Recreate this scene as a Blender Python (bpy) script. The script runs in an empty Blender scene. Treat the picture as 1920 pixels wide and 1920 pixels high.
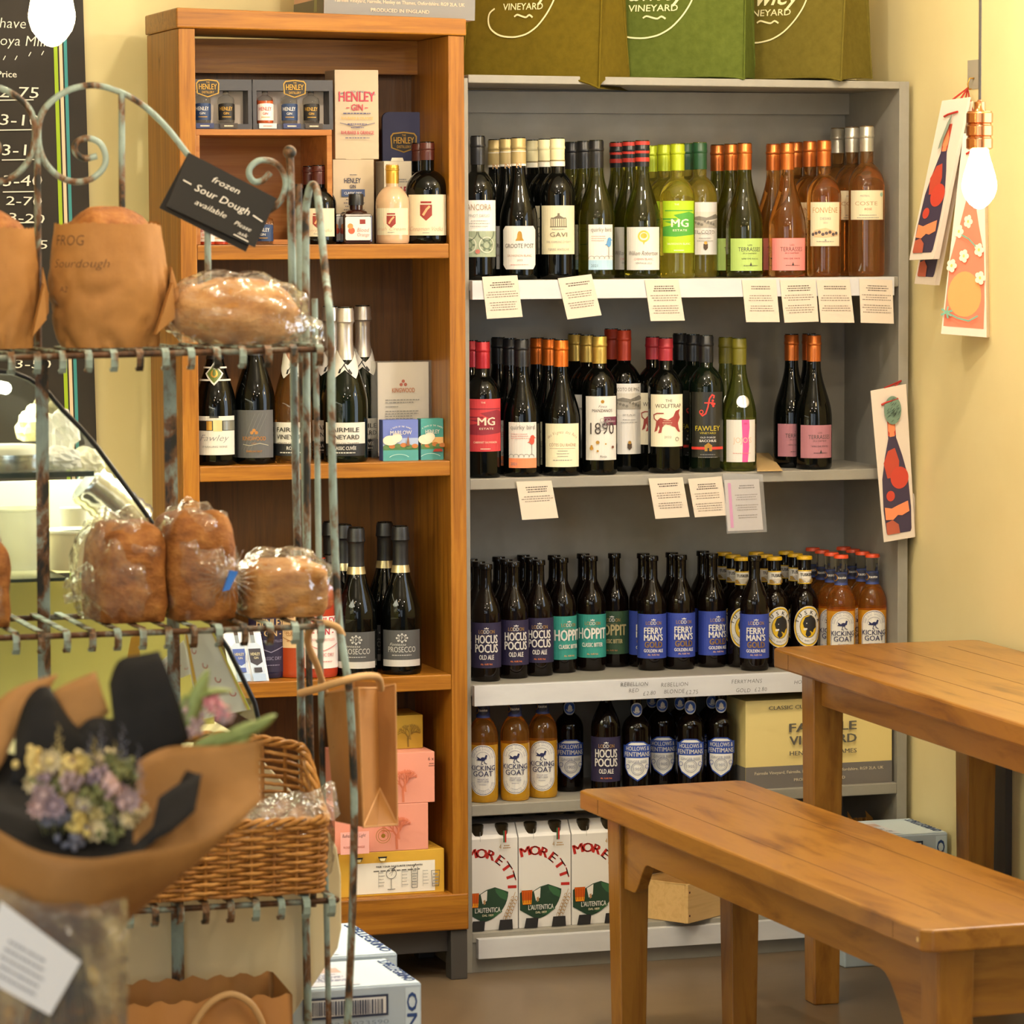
import bpy, bmesh, math, random
from mathutils import Vector, Matrix, noise
from mathutils.geometry import tessellate_polygon
S = bpy.context.scene
COL = S.collection
R = math.radians
random.seed(7)

# ---------------------------------------------------------------- camera
FPX, YAW, PITCH, ROLL = 7000.0, 0.3074, 0.0761, 0.0045
CAM = Vector((-2.2526, -7.3816, 1.5556))
_d = Vector((math.sin(YAW)*math.cos(PITCH), math.cos(YAW)*math.cos(PITCH), -math.sin(PITCH)))
_r0 = Vector((math.cos(YAW), -math.sin(YAW), 0)); _u0 = _r0.cross(_d)
_r = _r0*math.cos(ROLL) - _u0*math.sin(ROLL); _u = _u0*math.cos(ROLL) + _r0*math.sin(ROLL)
cd = bpy.data.cameras.new('camera'); cam = bpy.data.objects.new('camera', cd); COL.objects.link(cam)
m = Matrix((_r, _u, -_d)).transposed().to_4x4(); m.translation = CAM
cam.matrix_world = m
cd.sensor_width = 36; cd.lens = 36*FPX/1920; cd.clip_start = .05
cd.dof.use_dof = True; cd.dof.focus_distance = 7.75; cd.dof.aperture_fstop = 131.25/14.5
S.camera = cam

# ---------------------------------------------------------------- world, lights, exposure
w = bpy.data.worlds.new('world'); S.world = w; w.use_nodes = True
w.node_tree.nodes['Background'].inputs[0].default_value = (.80, .88, 1, 1)
w.node_tree.nodes['Background'].inputs[1].default_value = .22
S.view_settings.view_transform = 'Standard'; S.view_settings.look = 'None'
S.view_settings.gamma = 1; S.view_settings.use_curve_mapping = False
S.view_settings.exposure = -0.28
def lamp(name, kind, loc, power, col, size=.05, size_y=None, aim=None):
    l = bpy.data.lights.new(name, kind); o = bpy.data.objects.new(name, l); COL.objects.link(o)
    o.location = loc; l.energy = power; l.color = col
    if kind == 'AREA':
        l.size = size
        if size_y: l.shape = 'RECTANGLE'; l.size_y = size_y
    else: l.shadow_soft_size = size
    if aim is not None: o.rotation_euler = (Vector(aim)-Vector(loc)).to_track_quat('-Z', 'Y').to_euler()
    return o
WARM = (1, .87, .69)
lamp('window_daylight', 'AREA', (1.07, -1.55, 1.55), 24, (.74, .86, 1), 1.1, 1.0, (-1, -1.5, 1.2))
lamp('shopfront_daylight', 'AREA', (-2.3, -8.6, 1.7), 34, (.80, .90, 1), 2.2, 1.8, (.1, 0, .7))
lamp('side_window_daylight', 'AREA', (-3.25, -5.0, 1.5), 50, (.78, .89, 1), 2.2, 1.4, (.1, -.5, .5))
for x, y, z, p_ in ((-.2, -2.2, 2.4, 26), (.35, -3.4, 2.3, 24), (-1.3, -3.0, 2.4, 26), (-.5, -4.6, 2.35, 24), (.62, -1.15, 2.5, 46), (-.30, -1.25, 2.6, 42)):
    lamp('ceiling_pendant_light', 'POINT', (x, y, z), p_, WARM, .045)

# ---------------------------------------------------------------- pixel -> place helpers
def ray(u, v): return _d + _r*((u-960)/FPX) - _u*((v-960)/FPX)
def P(u, v, Y): k = ray(u, v); return CAM + k*((Y-CAM.y)/k.y)
def PX(u, v, X): k = ray(u, v); return CAM + k*((X-CAM.x)/k.x)
def PZ(u, v, Z): k = ray(u, v); return CAM + k*((Z-CAM.z)/k.z)
def scale(X, Y): return FPX/((Vector((X, Y, 1.2))-CAM).dot(_d))

# ---------------------------------------------------------------- materials
def lin(h):
    h = h.lstrip('#'); c = [int(h[i:i+2], 16)/255 for i in (0, 2, 4)]
    return [x/12.92 if x <= .04045 else ((x+.055)/1.055)**2.4 for x in c]
_mats = {}
def C(h, rough=.55, metal=0.0, spec=.5, coat=0.0):
    k = (h, rough, metal, spec, coat)
    if k in _mats: return _mats[k]
    mt = bpy.data.materials.new('paint_'+h.strip('#')); mt.use_nodes = True
    b = mt.node_tree.nodes['Principled BSDF']
    b.inputs['Base Color'].default_value = (*lin(h), 1); b.inputs['Roughness'].default_value = rough
    b.inputs['Metallic'].default_value = metal; b.inputs['Specular IOR Level'].default_value = spec
    b.inputs['Coat Weight'].default_value = coat
    _mats[k] = mt; return mt
def glass(name, col, trans=1.0, rough=.02, ior=1.4):
    mt = bpy.data.materials.new(name); mt.use_nodes = True
    b = mt.node_tree.nodes['Principled BSDF']
    b.inputs['Base Color'].default_value = (*col, 1); b.inputs['Roughness'].default_value = rough
    b.inputs['Transmission Weight'].default_value = trans; b.inputs['IOR'].default_value = ior
    return mt
def film(name, tint=(1, 1, 1), gloss=.16, rough=.12, bump=.6, scl=30, milk=.12):
    mt = bpy.data.materials.new(name); mt.use_nodes = True; t = mt.node_tree; n = t.nodes; n.clear()
    out = n.new('ShaderNodeOutputMaterial'); tr = n.new('ShaderNodeBsdfTransparent'); tr.inputs[0].default_value = (*tint, 1)
    gl = n.new('ShaderNodeBsdfGlossy'); gl.inputs['Roughness'].default_value = rough
    df = n.new('ShaderNodeBsdfDiffuse'); df.inputs[0].default_value = (.9, .88, .84, 1)
    m1 = n.new('ShaderNodeMixShader'); m1.inputs[0].default_value = milk
    m2 = n.new('ShaderNodeMixShader'); fr = n.new('ShaderNodeLayerWeight'); fr.inputs[0].default_value = gloss
    nz = n.new('ShaderNodeTexNoise'); nz.inputs['Scale'].default_value = scl; nz.inputs['Detail'].default_value = 3
    bp = n.new('ShaderNodeBump'); bp.inputs['Strength'].default_value = bump; bp.inputs['Distance'].default_value = .02
    tc = n.new('ShaderNodeTexCoord'); L = t.links.new
    L(tc.outputs['Object'], nz.inputs['Vector']); L(nz.outputs[0], bp.inputs['Height']); L(bp.outputs[0], gl.inputs['Normal']); L(bp.outputs[0], fr.inputs['Normal'])
    L(tr.outputs[0], m1.inputs[1]); L(df.outputs[0], m1.inputs[2]); L(fr.outputs['Facing'], m2.inputs[0])
    L(m1.outputs[0], m2.inputs[1]); L(gl.outputs[0], m2.inputs[2]); L(m2.outputs[0], out.inputs[0])
    return mt
def noisy(name, stops, scl=(8, 8, 8), detail=5, rough=.5, bump=.0, bdist=.003, spec=.4, dist=0.0, coat=0.0, nrough=.6):
    """two to four colours mixed by stretched noise, with an optional bump"""
    mt = bpy.data.materials.new(name); mt.use_nodes = True; t = mt.node_tree; n = t.nodes; L = t.links.new
    b = n['Principled BSDF']; tc = n.new('ShaderNodeTexCoord'); mp = n.new('ShaderNodeMapping'); mp.inputs['Scale'].default_value = scl
    nz = n.new('ShaderNodeTexNoise'); nz.inputs['Scale'].default_value = 1; nz.inputs['Detail'].default_value = detail
    nz.inputs['Distortion'].default_value = dist; nz.inputs['Roughness'].default_value = nrough
    rp = n.new('ShaderNodeValToRGB'); e = rp.color_ramp.elements
    while len(e) < len(stops): e.new(.5)
    for el, (p, h) in zip(e, stops): el.position = p; el.color = (*lin(h), 1)
    L(tc.outputs['Object'], mp.inputs[0]); L(mp.outputs[0], nz.inputs['Vector']); L(nz.outputs[0], rp.inputs[0]); L(rp.outputs[0], b.inputs['Base Color'])
    b.inputs['Roughness'].default_value = rough; b.inputs['Specular IOR Level'].default_value = spec; b.inputs['Coat Weight'].default_value = coat
    b.inputs['Coat Roughness'].default_value = .25
    if bump:
        bp = n.new('ShaderNodeBump'); bp.inputs['Strength'].default_value = bump; bp.inputs['Distance'].default_value = bdist
        L(nz.outputs[0], bp.inputs['Height']); L(bp.outputs[0], b.inputs['Normal'])
    return mt
def wood(name, stops, axis, fine=70, coat=0.1, rough=.42, run=.045):
    s = [fine, fine, fine]; s['xyz'.index(axis)] = fine*run
    return noisy(name, stops, s, 6, rough, .25, .002, .4, .6, coat)
OAK = [(.25, '#6c400c'), (.48, '#965e16'), (.62, '#a66d1e'), (.8, '#784a12')]
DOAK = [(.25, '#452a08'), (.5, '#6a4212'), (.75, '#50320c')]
PINE = [(.25, '#8a501c'), (.5, '#a0642a'), (.64, '#ac7236'), (.82, '#82481a')]
BEN = [(.24, '#553008'), (.38, '#875617'), (.52, '#a06d26'), (.66, '#98652a'), (.84, '#6e4412')]
oak_x, oak_y, oak_z = (wood('oak_'+a, OAK, a) for a in 'xyz')
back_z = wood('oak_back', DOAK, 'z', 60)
ben_x, ben_y, ben_z = (wood('bench_wood_'+a, BEN, a, 20, .6, .36, .16) for a in 'xyz')
pine_x = wood('pine', PINE, 'x', 50)
crate_x = wood('crate_pine', [(.25, '#c49a5c'), (.5, '#d9b377'), (.75, '#c9a064')], 'x', 45)
grey = noisy('grey_paint', [(.3, '#8a867d'), (.7, '#949086')], (14, 14, 14), 4, .5, .08)
white_p = noisy('white_paint', [(.3, '#c4c4c8'), (.7, '#cccccf')], (10, 10, 30), 4, .4)
wall_m = noisy('wall_paint', [(.3, '#e3d39d'), (.7, '#e9daa6')], (3, 3, 3), 5, .75, .1)
floor_m = noisy('floor_stone', [(.25, '#58493a'), (.5, '#6d5c49'), (.72, '#7f6c54'), (.9, '#5e4f3e')], (1.6, 1.6, 1.6), 8, .35, .05, .002, .5, .8)
ceil_m = C('#e8e2d2', .8)
steel_d = C('#4a4745', .45, .3)
MB_GREEN = (.012, .016, .010)
g_dark = C('#050605', .03, 0, .30); g_brown = C('#0d0705', .035, 0, .32); g_dkgreen = C('#0a120a', .035, 0, .30)
g_olive = glass('olive_glass', (.17, .17, .02), .93)
g_yellow = glass('yellow_wine', (.78, .70, .10), .92)
g_straw = glass('straw_wine', (.82, .70, .14), .92)
g_rose = glass('rose_wine', (.74, .35, .08), .95)
g_rose2 = glass('pale_rose_wine', (.78, .42, .14), .95)
g_amber = glass('label_lit_cider', (.96, .52, .04), .60)  # lower cider: light off the label's back is put into this brighter colour
g_amber2 = glass('unlit_cider', (.72, .30, .05), .9)  # same cider above the label, its lack of that light painted darker
g_clear = glass('clear_glass', (.93, .93, .90), 1.0, .02, 1.3)
kraft = noisy('kraft_paper', [(.3, '#946632'), (.55, '#a5753e'), (.8, '#976a36')], (6, 6, 6), 5, .7, .5, .01)
chalk = C('#f4f0e6', .9)

# ---------------------------------------------------------------- mesh building
class MB:
    def __init__(s): s.v, s.f, s.m, s.mats = [], [], [], []
    def mi(s, mat):
        if mat not in s.mats: s.mats.append(mat)
        return s.mats.index(mat)
    def face(s, pts, mat):
        n = len(s.v); s.v += [tuple(p) for p in pts]; s.f.append(tuple(range(n, n+len(pts)))); s.m.append(s.mi(mat))
    def grid(s, rows, mat, closed=False):
        n = len(s.v); w_ = len(rows[0]); k = s.mi(mat)
        for r in rows: s.v += [tuple(p) for p in r]
        for i in range(len(rows)-1):
            for j in range(w_ if closed else w_-1):
                a, b = n+i*w_+j, n+i*w_+(j+1) % w_
                s.f.append((a, b, b+w_, a+w_)); s.m.append(k)
    def hexa(s, p, mat):
        """eight corners: bottom four, then top four, same turn"""
        n = len(s.v); s.v += [tuple(q) for q in p]; k = s.mi(mat)
        for f in ((3, 2, 1, 0), (4, 5, 6, 7), (0, 1, 5, 4), (1, 2, 6, 5), (2, 3, 7, 6), (3, 0, 4, 7)):
            s.f.append(tuple(n+i for i in f)); s.m.append(k)
        return s
    def box(s, x0, x1, y0, y1, z0, z1, mat):
        return s.hexa([(x0, y0, z0), (x1, y0, z0), (x1, y1, z0), (x0, y1, z0), (x0, y0, z1), (x1, y0, z1), (x1, y1, z1), (x0, y1, z1)], mat)
    def lathe(s, prof, mat, seg=28, c=(0, 0, 0), split=None):
        """prof: (r, z) from bottom to top; split: [(z, material)] gives the material above that z"""
        rows = [[(c[0]+r*math.cos(2*math.pi*j/seg), c[1]+r*math.sin(2*math.pi*j/seg), c[2]+z) for j in range(seg)] for r, z in prof]
        f0 = len(s.f); s.grid(rows, mat, True)
        if split:
            for i in range(len(prof)-1):
                zm = (prof[i][1]+prof[i+1][1])/2
                for zz, mt in split:
                    if zm > zz:
                        k = s.mi(mt)
                        for j in range(seg): s.m[f0+i*seg+j] = k
        if prof[0][0] > 1e-6: s.face(rows[0][::-1], mat)
        if prof[-1][0] > 1e-6: s.face(rows[-1], split[-1][1] if split else mat)
        return s
    def tube(s, pts, rad, mat, seg=8, flat=1.0, cap=True, closed=False):
        pts = [Vector(p) for p in pts]; n = len(pts); rows = []; prev = None
        for i, p in enumerate(pts):
            a, b = (pts[i-1], pts[(i+1) % n]) if closed else (pts[max(i-1, 0)], pts[min(i+1, n-1)])
            t = (b-a)
            t = t.normalized() if t.length > 1e-9 else Vector((0, 0, 1))
            if prev is None:
                up = Vector((0, 0, 1)) if abs(t.z) < .9 else Vector((0, 1, 0))
                x = t.cross(up).normalized()
            else: x = (prev - t*prev.dot(t)).normalized()
            prev = x; y = t.cross(x); r = rad[i] if isinstance(rad, (list, tuple)) else rad
            rows.append([p + x*(r*math.cos(2*math.pi*j/seg)) + y*(r*flat*math.sin(2*math.pi*j/seg)) for j in range(seg)])
        if closed: rows.append(rows[0])
        s.grid(rows, mat, True)
        if cap and not closed: s.face(rows[0][::-1], mat); s.face(rows[-1], mat)
        return s
    def prism(s, pts, vec, mat):
        """flat outline pushed along vec"""
        pts = [Vector(p) for p in pts]; vec = Vector(vec); q = [p+vec for p in pts]; n = len(pts)
        for tri in tessellate_polygon([pts]):
            s.face([pts[i] for i in tri], mat); s.face([q[i] for i in tri][::-1], mat)
        for i in range(n): s.face([pts[i], pts[(i+1) % n], q[(i+1) % n], q[i]], mat)
        return s
    def build(s, name, parent=None, smooth=None, bevel=0, mods=None):
        me = bpy.data.meshes.new(name); me.from_pydata(s.v, [], s.f)
        for mt in s.mats: me.materials.append(mt)
        me.polygons.foreach_set('material_index', s.m)
        bm = bmesh.new(); bm.from_mesh(me); bmesh.ops.remove_doubles(bm, verts=bm.verts, dist=1e-6)
        if smooth != 'flat': bmesh.ops.recalc_face_normals(bm, faces=bm.faces)
        bm.to_mesh(me); bm.free()
        if smooth and smooth != 'flat':
            me.polygons.foreach_set('use_smooth', [True]*len(me.polygons)); me.set_sharp_from_angle(angle=R(smooth))
        o = bpy.data.objects.new(name, me); COL.objects.link(o)
        if parent: o.parent = parent
        if bevel:
            md = o.modifiers.new('edge', 'BEVEL'); md.width = bevel; md.segments = 2; md.limit_method = 'ANGLE'; md.angle_limit = R(40)
        return o
def thing(name, label, cat, loc=(0, 0, 0), rz=0, group=None):
    o = bpy.data.objects.new(name, None); COL.objects.link(o); o.empty_display_size = .05
    o.location = loc; o.rotation_euler = (0, 0, rz); o['label'] = label; o['category'] = cat
    if group: o['group'] = group
    return o
def tag(o, label, cat, group=None):
    o['label'] = label; o['category'] = cat
    if group: o['group'] = group
    return o
def struct(o, label=None):
    o['kind'] = 'structure'
    if label: o['label'] = label
    return o
def dup(root, loc, rz, label, group=None):
    r = root.copy(); COL.objects.link(r); r.location = loc; r.rotation_euler = (0, 0, rz); r['label'] = label
    if group: r['group'] = group
    for ch in list(root.children):
        c = ch.copy(); COL.objects.link(c); c.parent = r
        for g in ch.children:
            d = g.copy(); COL.objects.link(d); d.parent = c
    return r

# ---------------------------------------------------------------- lettering and printed shapes
_txt = {}
def text_mesh(st, bold=0.0, slant=0.0):
    k = (st, bold, slant)
    if k in _txt: return _txt[k]
    cu = bpy.data.curves.new('lettering', 'FONT'); cu.body = st; cu.size = 1; cu.resolution_u = 2; cu.offset = min(bold, 0); cu.shear = slant
    cu.fill_mode = 'FRONT'
    o = bpy.data.objects.new('lettering', cu); COL.objects.link(o)
    dg = bpy.context.evaluated_depsgraph_get(); dg.update(); ev = o.evaluated_get(dg); me = ev.to_mesh()
    vs = [(v.co.x, v.co.y) for v in me.vertices]; fs = [tuple(p.vertices) for p in me.polygons]
    ev.to_mesh_clear(); bpy.data.objects.remove(o); bpy.data.curves.remove(cu)
    _txt[k] = (vs, fs); return _txt[k]
_cap = max(v[1] for v in text_mesh('H')[0])
def clipx(poly, x0, x1):
    for s_, lim in ((1, x0), (-1, x1)):
        out = []
        for i in range(len(poly)):
            a, b = poly[i], poly[(i+1) % len(poly)]; da, db = (a[0]-lim)*s_, (b[0]-lim)*s_
            if da >= 0: out.append(a)
            if da*db < 0: t = da/(da-db); out.append((lim, a[1]+(b[1]-a[1])*t))
        poly = out
        if len(poly) < 3: return None
    return poly
class Pr:
    """draws flat shapes in picture units k (metres per unit) on a mapped surface of a mesh"""
    def __init__(s, mb, mapf, step=None): s.b, s.f, s.step, s.lay = mb, mapf, step, 0
    def _poly(s, poly, mat):
        if s.step is None: s.b.face([s.f(x, y, s.lay) for x, y in poly], mat); return
        a, b = min(p[0] for p in poly), max(p[0] for p in poly); i0, i1 = math.floor(a/s.step), math.ceil(b/s.step)
        for i in range(i0, max(i1, i0+1)):
            q = clipx(poly, i*s.step, (i+1)*s.step) if i1-i0 > 1 else poly
            if q: s.b.face([s.f(x, y, s.lay) for x, y in q], mat)
    def p(s, pts, mat):
        s.lay += 1; vs = [Vector((x, y, 0)) for x, y in pts]
        if len(pts) < 5 and s.step: s._poly(pts, mat); return s
        for t in tessellate_polygon([vs]): s._poly([pts[i] for i in t], mat)
        return s
    def r(s, x0, y0, x1, y1, mat): s.lay += 1; s._poly([(x0, y0), (x1, y0), (x1, y1), (x0, y1)], mat); return s
    def c(s, cx, cy, rx, mat, ry=None, n=24): ry = ry or rx; return s.p([(cx+rx*math.cos(2*math.pi*i/n), cy+ry*math.sin(2*math.pi*i/n)) for i in range(n)], mat)
    def ring(s, cx, cy, r0, r1, mat, a0=0, a1=360, n=24, e=1.0):
        s.lay += 1
        for i in range(n):
            t0, t1 = R(a0+(a1-a0)*i/n), R(a0+(a1-a0)*(i+1)/n)
            s._poly([(cx+r0*math.cos(t0), cy+e*r0*math.sin(t0)), (cx+r1*math.cos(t0), cy+e*r1*math.sin(t0)), (cx+r1*math.cos(t1), cy+e*r1*math.sin(t1)), (cx+r0*math.cos(t1), cy+e*r0*math.sin(t1))], mat)
        return s
    def line(s, pts, w_, mat):
        s.lay += 1
        for (x0, y0), (x1, y1) in zip(pts, pts[1:]):
            dx, dy = x1-x0, y1-y0; l = math.hypot(dx, dy) or 1; nx, ny = -dy/l*w_/2, dx/l*w_/2; ex, ey = dx/l*w_*.3, dy/l*w_*.3
            s._poly([(x0-ex+nx, y0-ey+ny), (x0-ex-nx, y0-ey-ny), (x1+ex-nx, y1+ey-ny), (x1+ex+nx, y1+ey+ny)], mat)
        return s
    def t(s, st, x, y, h, mat, w=None, bold=0.0, slant=0.0, al='c', rot=0.0):
        """lettering: baseline y, capital height h, total width w"""
        s.lay += 1; vs, fs = text_mesh(st, bold, slant)
        if not vs: return s
        a, b = min(v[0] for v in vs), max(v[0] for v in vs); ky = h/_cap; kx = (w/(b-a)) if w else ky
        off = {'c': (a+b)/2, 'l': a, 'r': b}[al]; cr, sr = math.cos(R(rot)), math.sin(R(rot))
        q = []
        for vx, vy in vs:
            X, Y = (vx-off)*kx, vy*ky; q.append((x+X*cr-Y*sr, y+X*sr+Y*cr))
        sh = [(0, 0)] if bold <= 0 else [(-bold*kx*1.3, 0), (bold*kx*1.3, 0), (0, bold*ky*.9)]
        for dx, dy in sh:
            s.lay += 1
            for f in fs: s._poly([(q[i][0]+dx*cr-dy*sr, q[i][1]+dx*sr+dy*cr) for i in f], mat)
        return s
    def arc(s, st, cx, cy, rad, a0, a1, h, mat, bold=0.0, kx=1.0, slant=0.0):
        """letters on a circle, from angle a0 to a1 (degrees, 90 is up)"""
        n = len(st)
        for i, ch in enumerate(st):
            if ch == ' ': continue
            a = a0+(a1-a0)*(i/(n-1) if n > 1 else .5); sg = 1 if a1 < a0 else -1
            rr = rad if sg > 0 else rad
            vs, fs = text_mesh(ch, bold, slant); xa, xb = min(v[0] for v in vs), max(v[0] for v in vs); ky = h/_cap; ro = R(a-90 if sg > 0 else a+90)
            ox, oy = cx+rr*math.cos(R(a)), cy+rr*math.sin(R(a)); q = []
            for vx, vy in vs:
                X, Y = (vx-(xa+xb)/2)*ky*kx, vy*ky; q.append((ox+X*math.cos(ro)-Y*math.sin(ro), oy+X*math.sin(ro)+Y*math.cos(ro)))
            for dx in ((0,) if bold <= 0 else (-bold*ky*1.3, bold*ky*1.3)):
                for f in fs: s._poly([(q[j][0]+dx*math.cos(ro), q[j][1]+dx*math.sin(ro)) for j in f], mat)
        s.lay += 1; return s
    def dash(s, x0, x1, y, n, dy, h, mat, seed=1, centre=True):
        """rows of small print too small to read"""
        rd = random.Random(seed); s.lay += 1
        for i in range(n):
            L_ = (x1-x0)*rd.uniform(.72, 1); a = (x0+x1)/2-L_/2 if centre else x0; x = a; e = a+L_
            while x < e-.5:
                wd = rd.uniform(.03, .10)*(x1-x0); s._poly([(x, y-i*dy), (min(x+wd, e), y-i*dy), (min(x+wd, e), y-i*dy+h), (x, y-i*dy+h)], mat); x += wd+.02*(x1-x0)
        return s
def flat(o, xd, yd, k=1.0, eps=.00025):
    o, xd, yd = Vector(o), Vector(xd).normalized(), Vector(yd).normalized(); n = xd.cross(yd)
    return lambda x, y, l: o + xd*(x*k) + yd*(y*k) + n*(eps*l)
def cyl(rad, z0, k, taper=None, eps=.00012):
    """x runs round the bottle, facing local -Y at x = 0"""
    def f(x, y, l):
        z = z0+y*k; rr = (taper(z) if taper else rad)+.0004+eps*l; a = x*k/rad
        return Vector((rr*math.sin(a), -rr*math.cos(a), z))
    return f
# ================================================================ the setting
def one(name, x0, x1, y0, y1, z0, z1, mat, bevel=0, parent=None): return MB().box(x0, x1, y0, y1, z0, z1, mat).build(name, parent, bevel=bevel)
struct(one('floor', -3.4, 1.15, -9.2, .5, -.1, 0, floor_m))
struct(one('wall_back', -3.4, 1.15, .325, .45, 0, 2.75, wall_m))
struct(one('wall_left', -3.5, -3.4, -9.2, .45, 0, 2.75, wall_m))
wr = MB(); wr.box(1.0, 1.12, -.98, .325, 0, 2.75, wall_m); wr.box(1.0, 1.12, -9.2, -2.15, 0, 2.75, wall_m)
wr.box(1.0, 1.12, -2.15, -.98, 0, 1.0, wall_m); wr.box(1.0, 1.12, -2.15, -.98, 2.1, 2.75, wall_m)
struct(wr.build('wall_right'))
struct(one('ceiling', -3.4, 1.12, -9.2, .325, 2.75, 2.85, ceil_m))
wf = MB()
for a, b, c_, d_ in ((-2.15, -2.10, 1, 2.1), (-1.03, -.98, 1, 2.1), (-2.10, -1.03, 1, 1.05), (-2.10, -1.03, 2.05, 2.1)):
    wf.box(1.005, 1.05, a, b, c_, d_, white_p)
struct(wf.build('window_1'))
# dark upright strip of trim on the side wall, behind the table
y_t = PX(1882, 1540, .998).y
struct(one('trim_1', .985, 1.0, y_t-.035, y_t+.035, 0, .64, C('#4d4a48', .6)))
struct(one('baseboard_right', .988, 1.0, -2.2, y_t-.04, 0, .10, white_p))

# ================================================================ wooden cabinet
X0, X1, YF, YB = -.620, -.026, -.06, .235
cab = thing('wooden_cabinet', 'tall open oak cabinet on dark steel feet against the wall', 'cabinet', (0, 0, 0))
zt0, zt1 = 1.994, 1.979
MB().hexa([(X0-.004, YF-.004, 1.954), (X1+.004, YF-.004, 1.945), (X1+.004, YB, 1.945), (X0-.004, YB, 1.954),
           (X0-.004, YF-.004, zt0), (X1+.004, YF-.004, zt1), (X1+.004, YB, zt1), (X0-.004, YB, zt0)], oak_x).build('top_board', cab, bevel=.003)
MB().hexa([(X0, YF+.022, .105), (X0+.014, YF+.022, .105), (X0+.014, YB, .105), (X0, YB, .105), (X0, YF+.022, 1.953), (X0+.014, YF+.022, 1.953), (X0+.014, YB, 1.953), (X0, YB, 1.953)], oak_z).build('side_panel', cab, bevel=.001)
MB().box(X0, X0+.034, YF, YF+.0215, .105, 1.953, oak_z).build('corner_stile', cab, bevel=.002)
MB().hexa([(X1-.034, YF, .105), (X1, YF, .105), (X1, YB, .105), (X1-.034, YB, .105), (X1-.034, YF, 1.945), (X1, YF, 1.944), (X1, YB, 1.944), (X1-.034, YB, 1.945)], oak_z).build('side_panel', cab, bevel=.002)
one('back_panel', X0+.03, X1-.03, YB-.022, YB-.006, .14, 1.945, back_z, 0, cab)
MB().box(X0+.034, X1-.034, YB-.07, YB-.022, 1.875, 1.945, oak_x).build('top_rail', cab)
for z0, z1 in ((1.493, 1.523), (1.048, 1.079), (.606, .638), (.138, .182)):
    one('shelf', X0+.0345, X1-.034, YF+.002, YB-.02, z0, z1, oak_x, .002, cab)
one('bottom_rail', X0+.001, X1-.001, YF-.003, YF+.022, .105, .181, oak_x, .003, cab)
fb = MB(); fb.box(X0+.01, X1-.01, YF+.03, YF+.06, .055, .104, steel_d); fb.build('steel_beam', cab, bevel=.002)
for xx in (X0+.002, X1-.038):
    for yy in (YF+.004, YB-.05):
        one('foot', xx, xx+.036, yy, yy+.04, 0, .104, steel_d, .002, cab)
yk = PX(299, 118, X0-.0005)
bk = MB(); pk = Pr(bk, flat((X0-.0005, yk.y, yk.z), (0, -1, 0), (0, 0, 1), .001))
pk.line([(-8, 10), (0, 0), (9, 14)], 2, C('#3a2208')).line([(0, 0), (2, -16)], 2, C('#3a2208'))
bk.build('wood_mark', cab, 'flat')

# ================================================================ grey bookcase
GB, GX = .305, .985
gb = thing('grey_bookcase', 'wide grey painted bookcase with five shelves of wine and beer', 'bookcase')
one('side_panel', -.022, 0, 0, GB, 0, 1.862, grey, .001, gb)
one('side_panel', .962, GX, 0, GB, 0, 1.862, grey, .001, gb)
one('back_panel', 0, .962, GB-.006, GB+.01, 0, 1.85, grey, 0, gb)
MB().hexa([(0, -.002, 1.852), (.962, -.002, 1.846), (.962, GB-.006, 1.846), (0, GB-.006, 1.852), (0, -.002, 1.869), (.962, -.002, 1.862), (.962, GB-.006, 1.862), (0, GB-.006, 1.869)], grey).build('top_board', gb, bevel=.002)
for z0, z1 in ((1.425, 1.447), (1.013, 1.036), (.582, .604), (.330, .354), (.062, .084)):
    one('shelf', 0, .962, .001, GB-.006, z0, z1, grey, .002, gb)
one('back_rail', 0, .962, GB-.03, GB-.006, 1.80, 1.846, grey, 0, gb)
one('white_edging', .002, .945, -.016, .002, 1.407, 1.4465, white_p, .001, gb)
z3 = MB(); z3.box(.002, .945, -.016, .002, .563, .606, white_p)
INK = C('#2c2a28', .8)
z3.build('white_edging', gb, bevel=.001)
hw = MB(); q0 = P(887, 1302, -.0165); kk = 1/scale(.3, 0); ph = Pr(hw, flat((0, -.0165, .563), (1, 0, 0), (0, 0, 1), 1))
def hand(pr, st, u, v, h, Y, mat=INK, slant=.12, org=0.0, oz=.563, wd=None):
    p_ = P(u, v, Y); rd = random.Random(st+str(u))
    x, y = p_.x-org, p_.z-oz; hh = h*kk
    for ch in st:
        if ch != ' ':
            vs, _f = text_mesh(ch, -.012, slant); a, b = min(t[0] for t in vs), max(t[0] for t in vs); wch = (b-a)*hh/_cap*.95
            pr.t(ch, x+wch/2, y+rd.uniform(-.06, .06)*hh, hh*rd.uniform(.92, 1.06), mat, wch, -.012, slant, 'c', rd.uniform(-5, 5)); x += wch+hh*.16
        else: x += hh*.5
for st, u, v in (('REBELLION', 1164, 1287), ('RED', 1178, 1298), ('£2.80', 1204, 1303), ('REBELLION', 1237, 1287), ('BLONDE', 1241, 1299), ('£2.75', 1281, 1300), ('FERRYMANS', 1366, 1280), ('GOLD', 1373, 1296), ('£2.80', 1407, 1294), ('HOPPIT', 1480, 1280)):
    hand(ph, st, u, v, 7.5, -.0165)
hw.build('handwritten_lettering', gb, 'flat')
one('white_edging', .008, .93, -.016, .002, .031, .073, white_p, .001, gb)
one('kick_board', .0, .962, .004, .02, 0, .062, grey, 0, gb)
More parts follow.
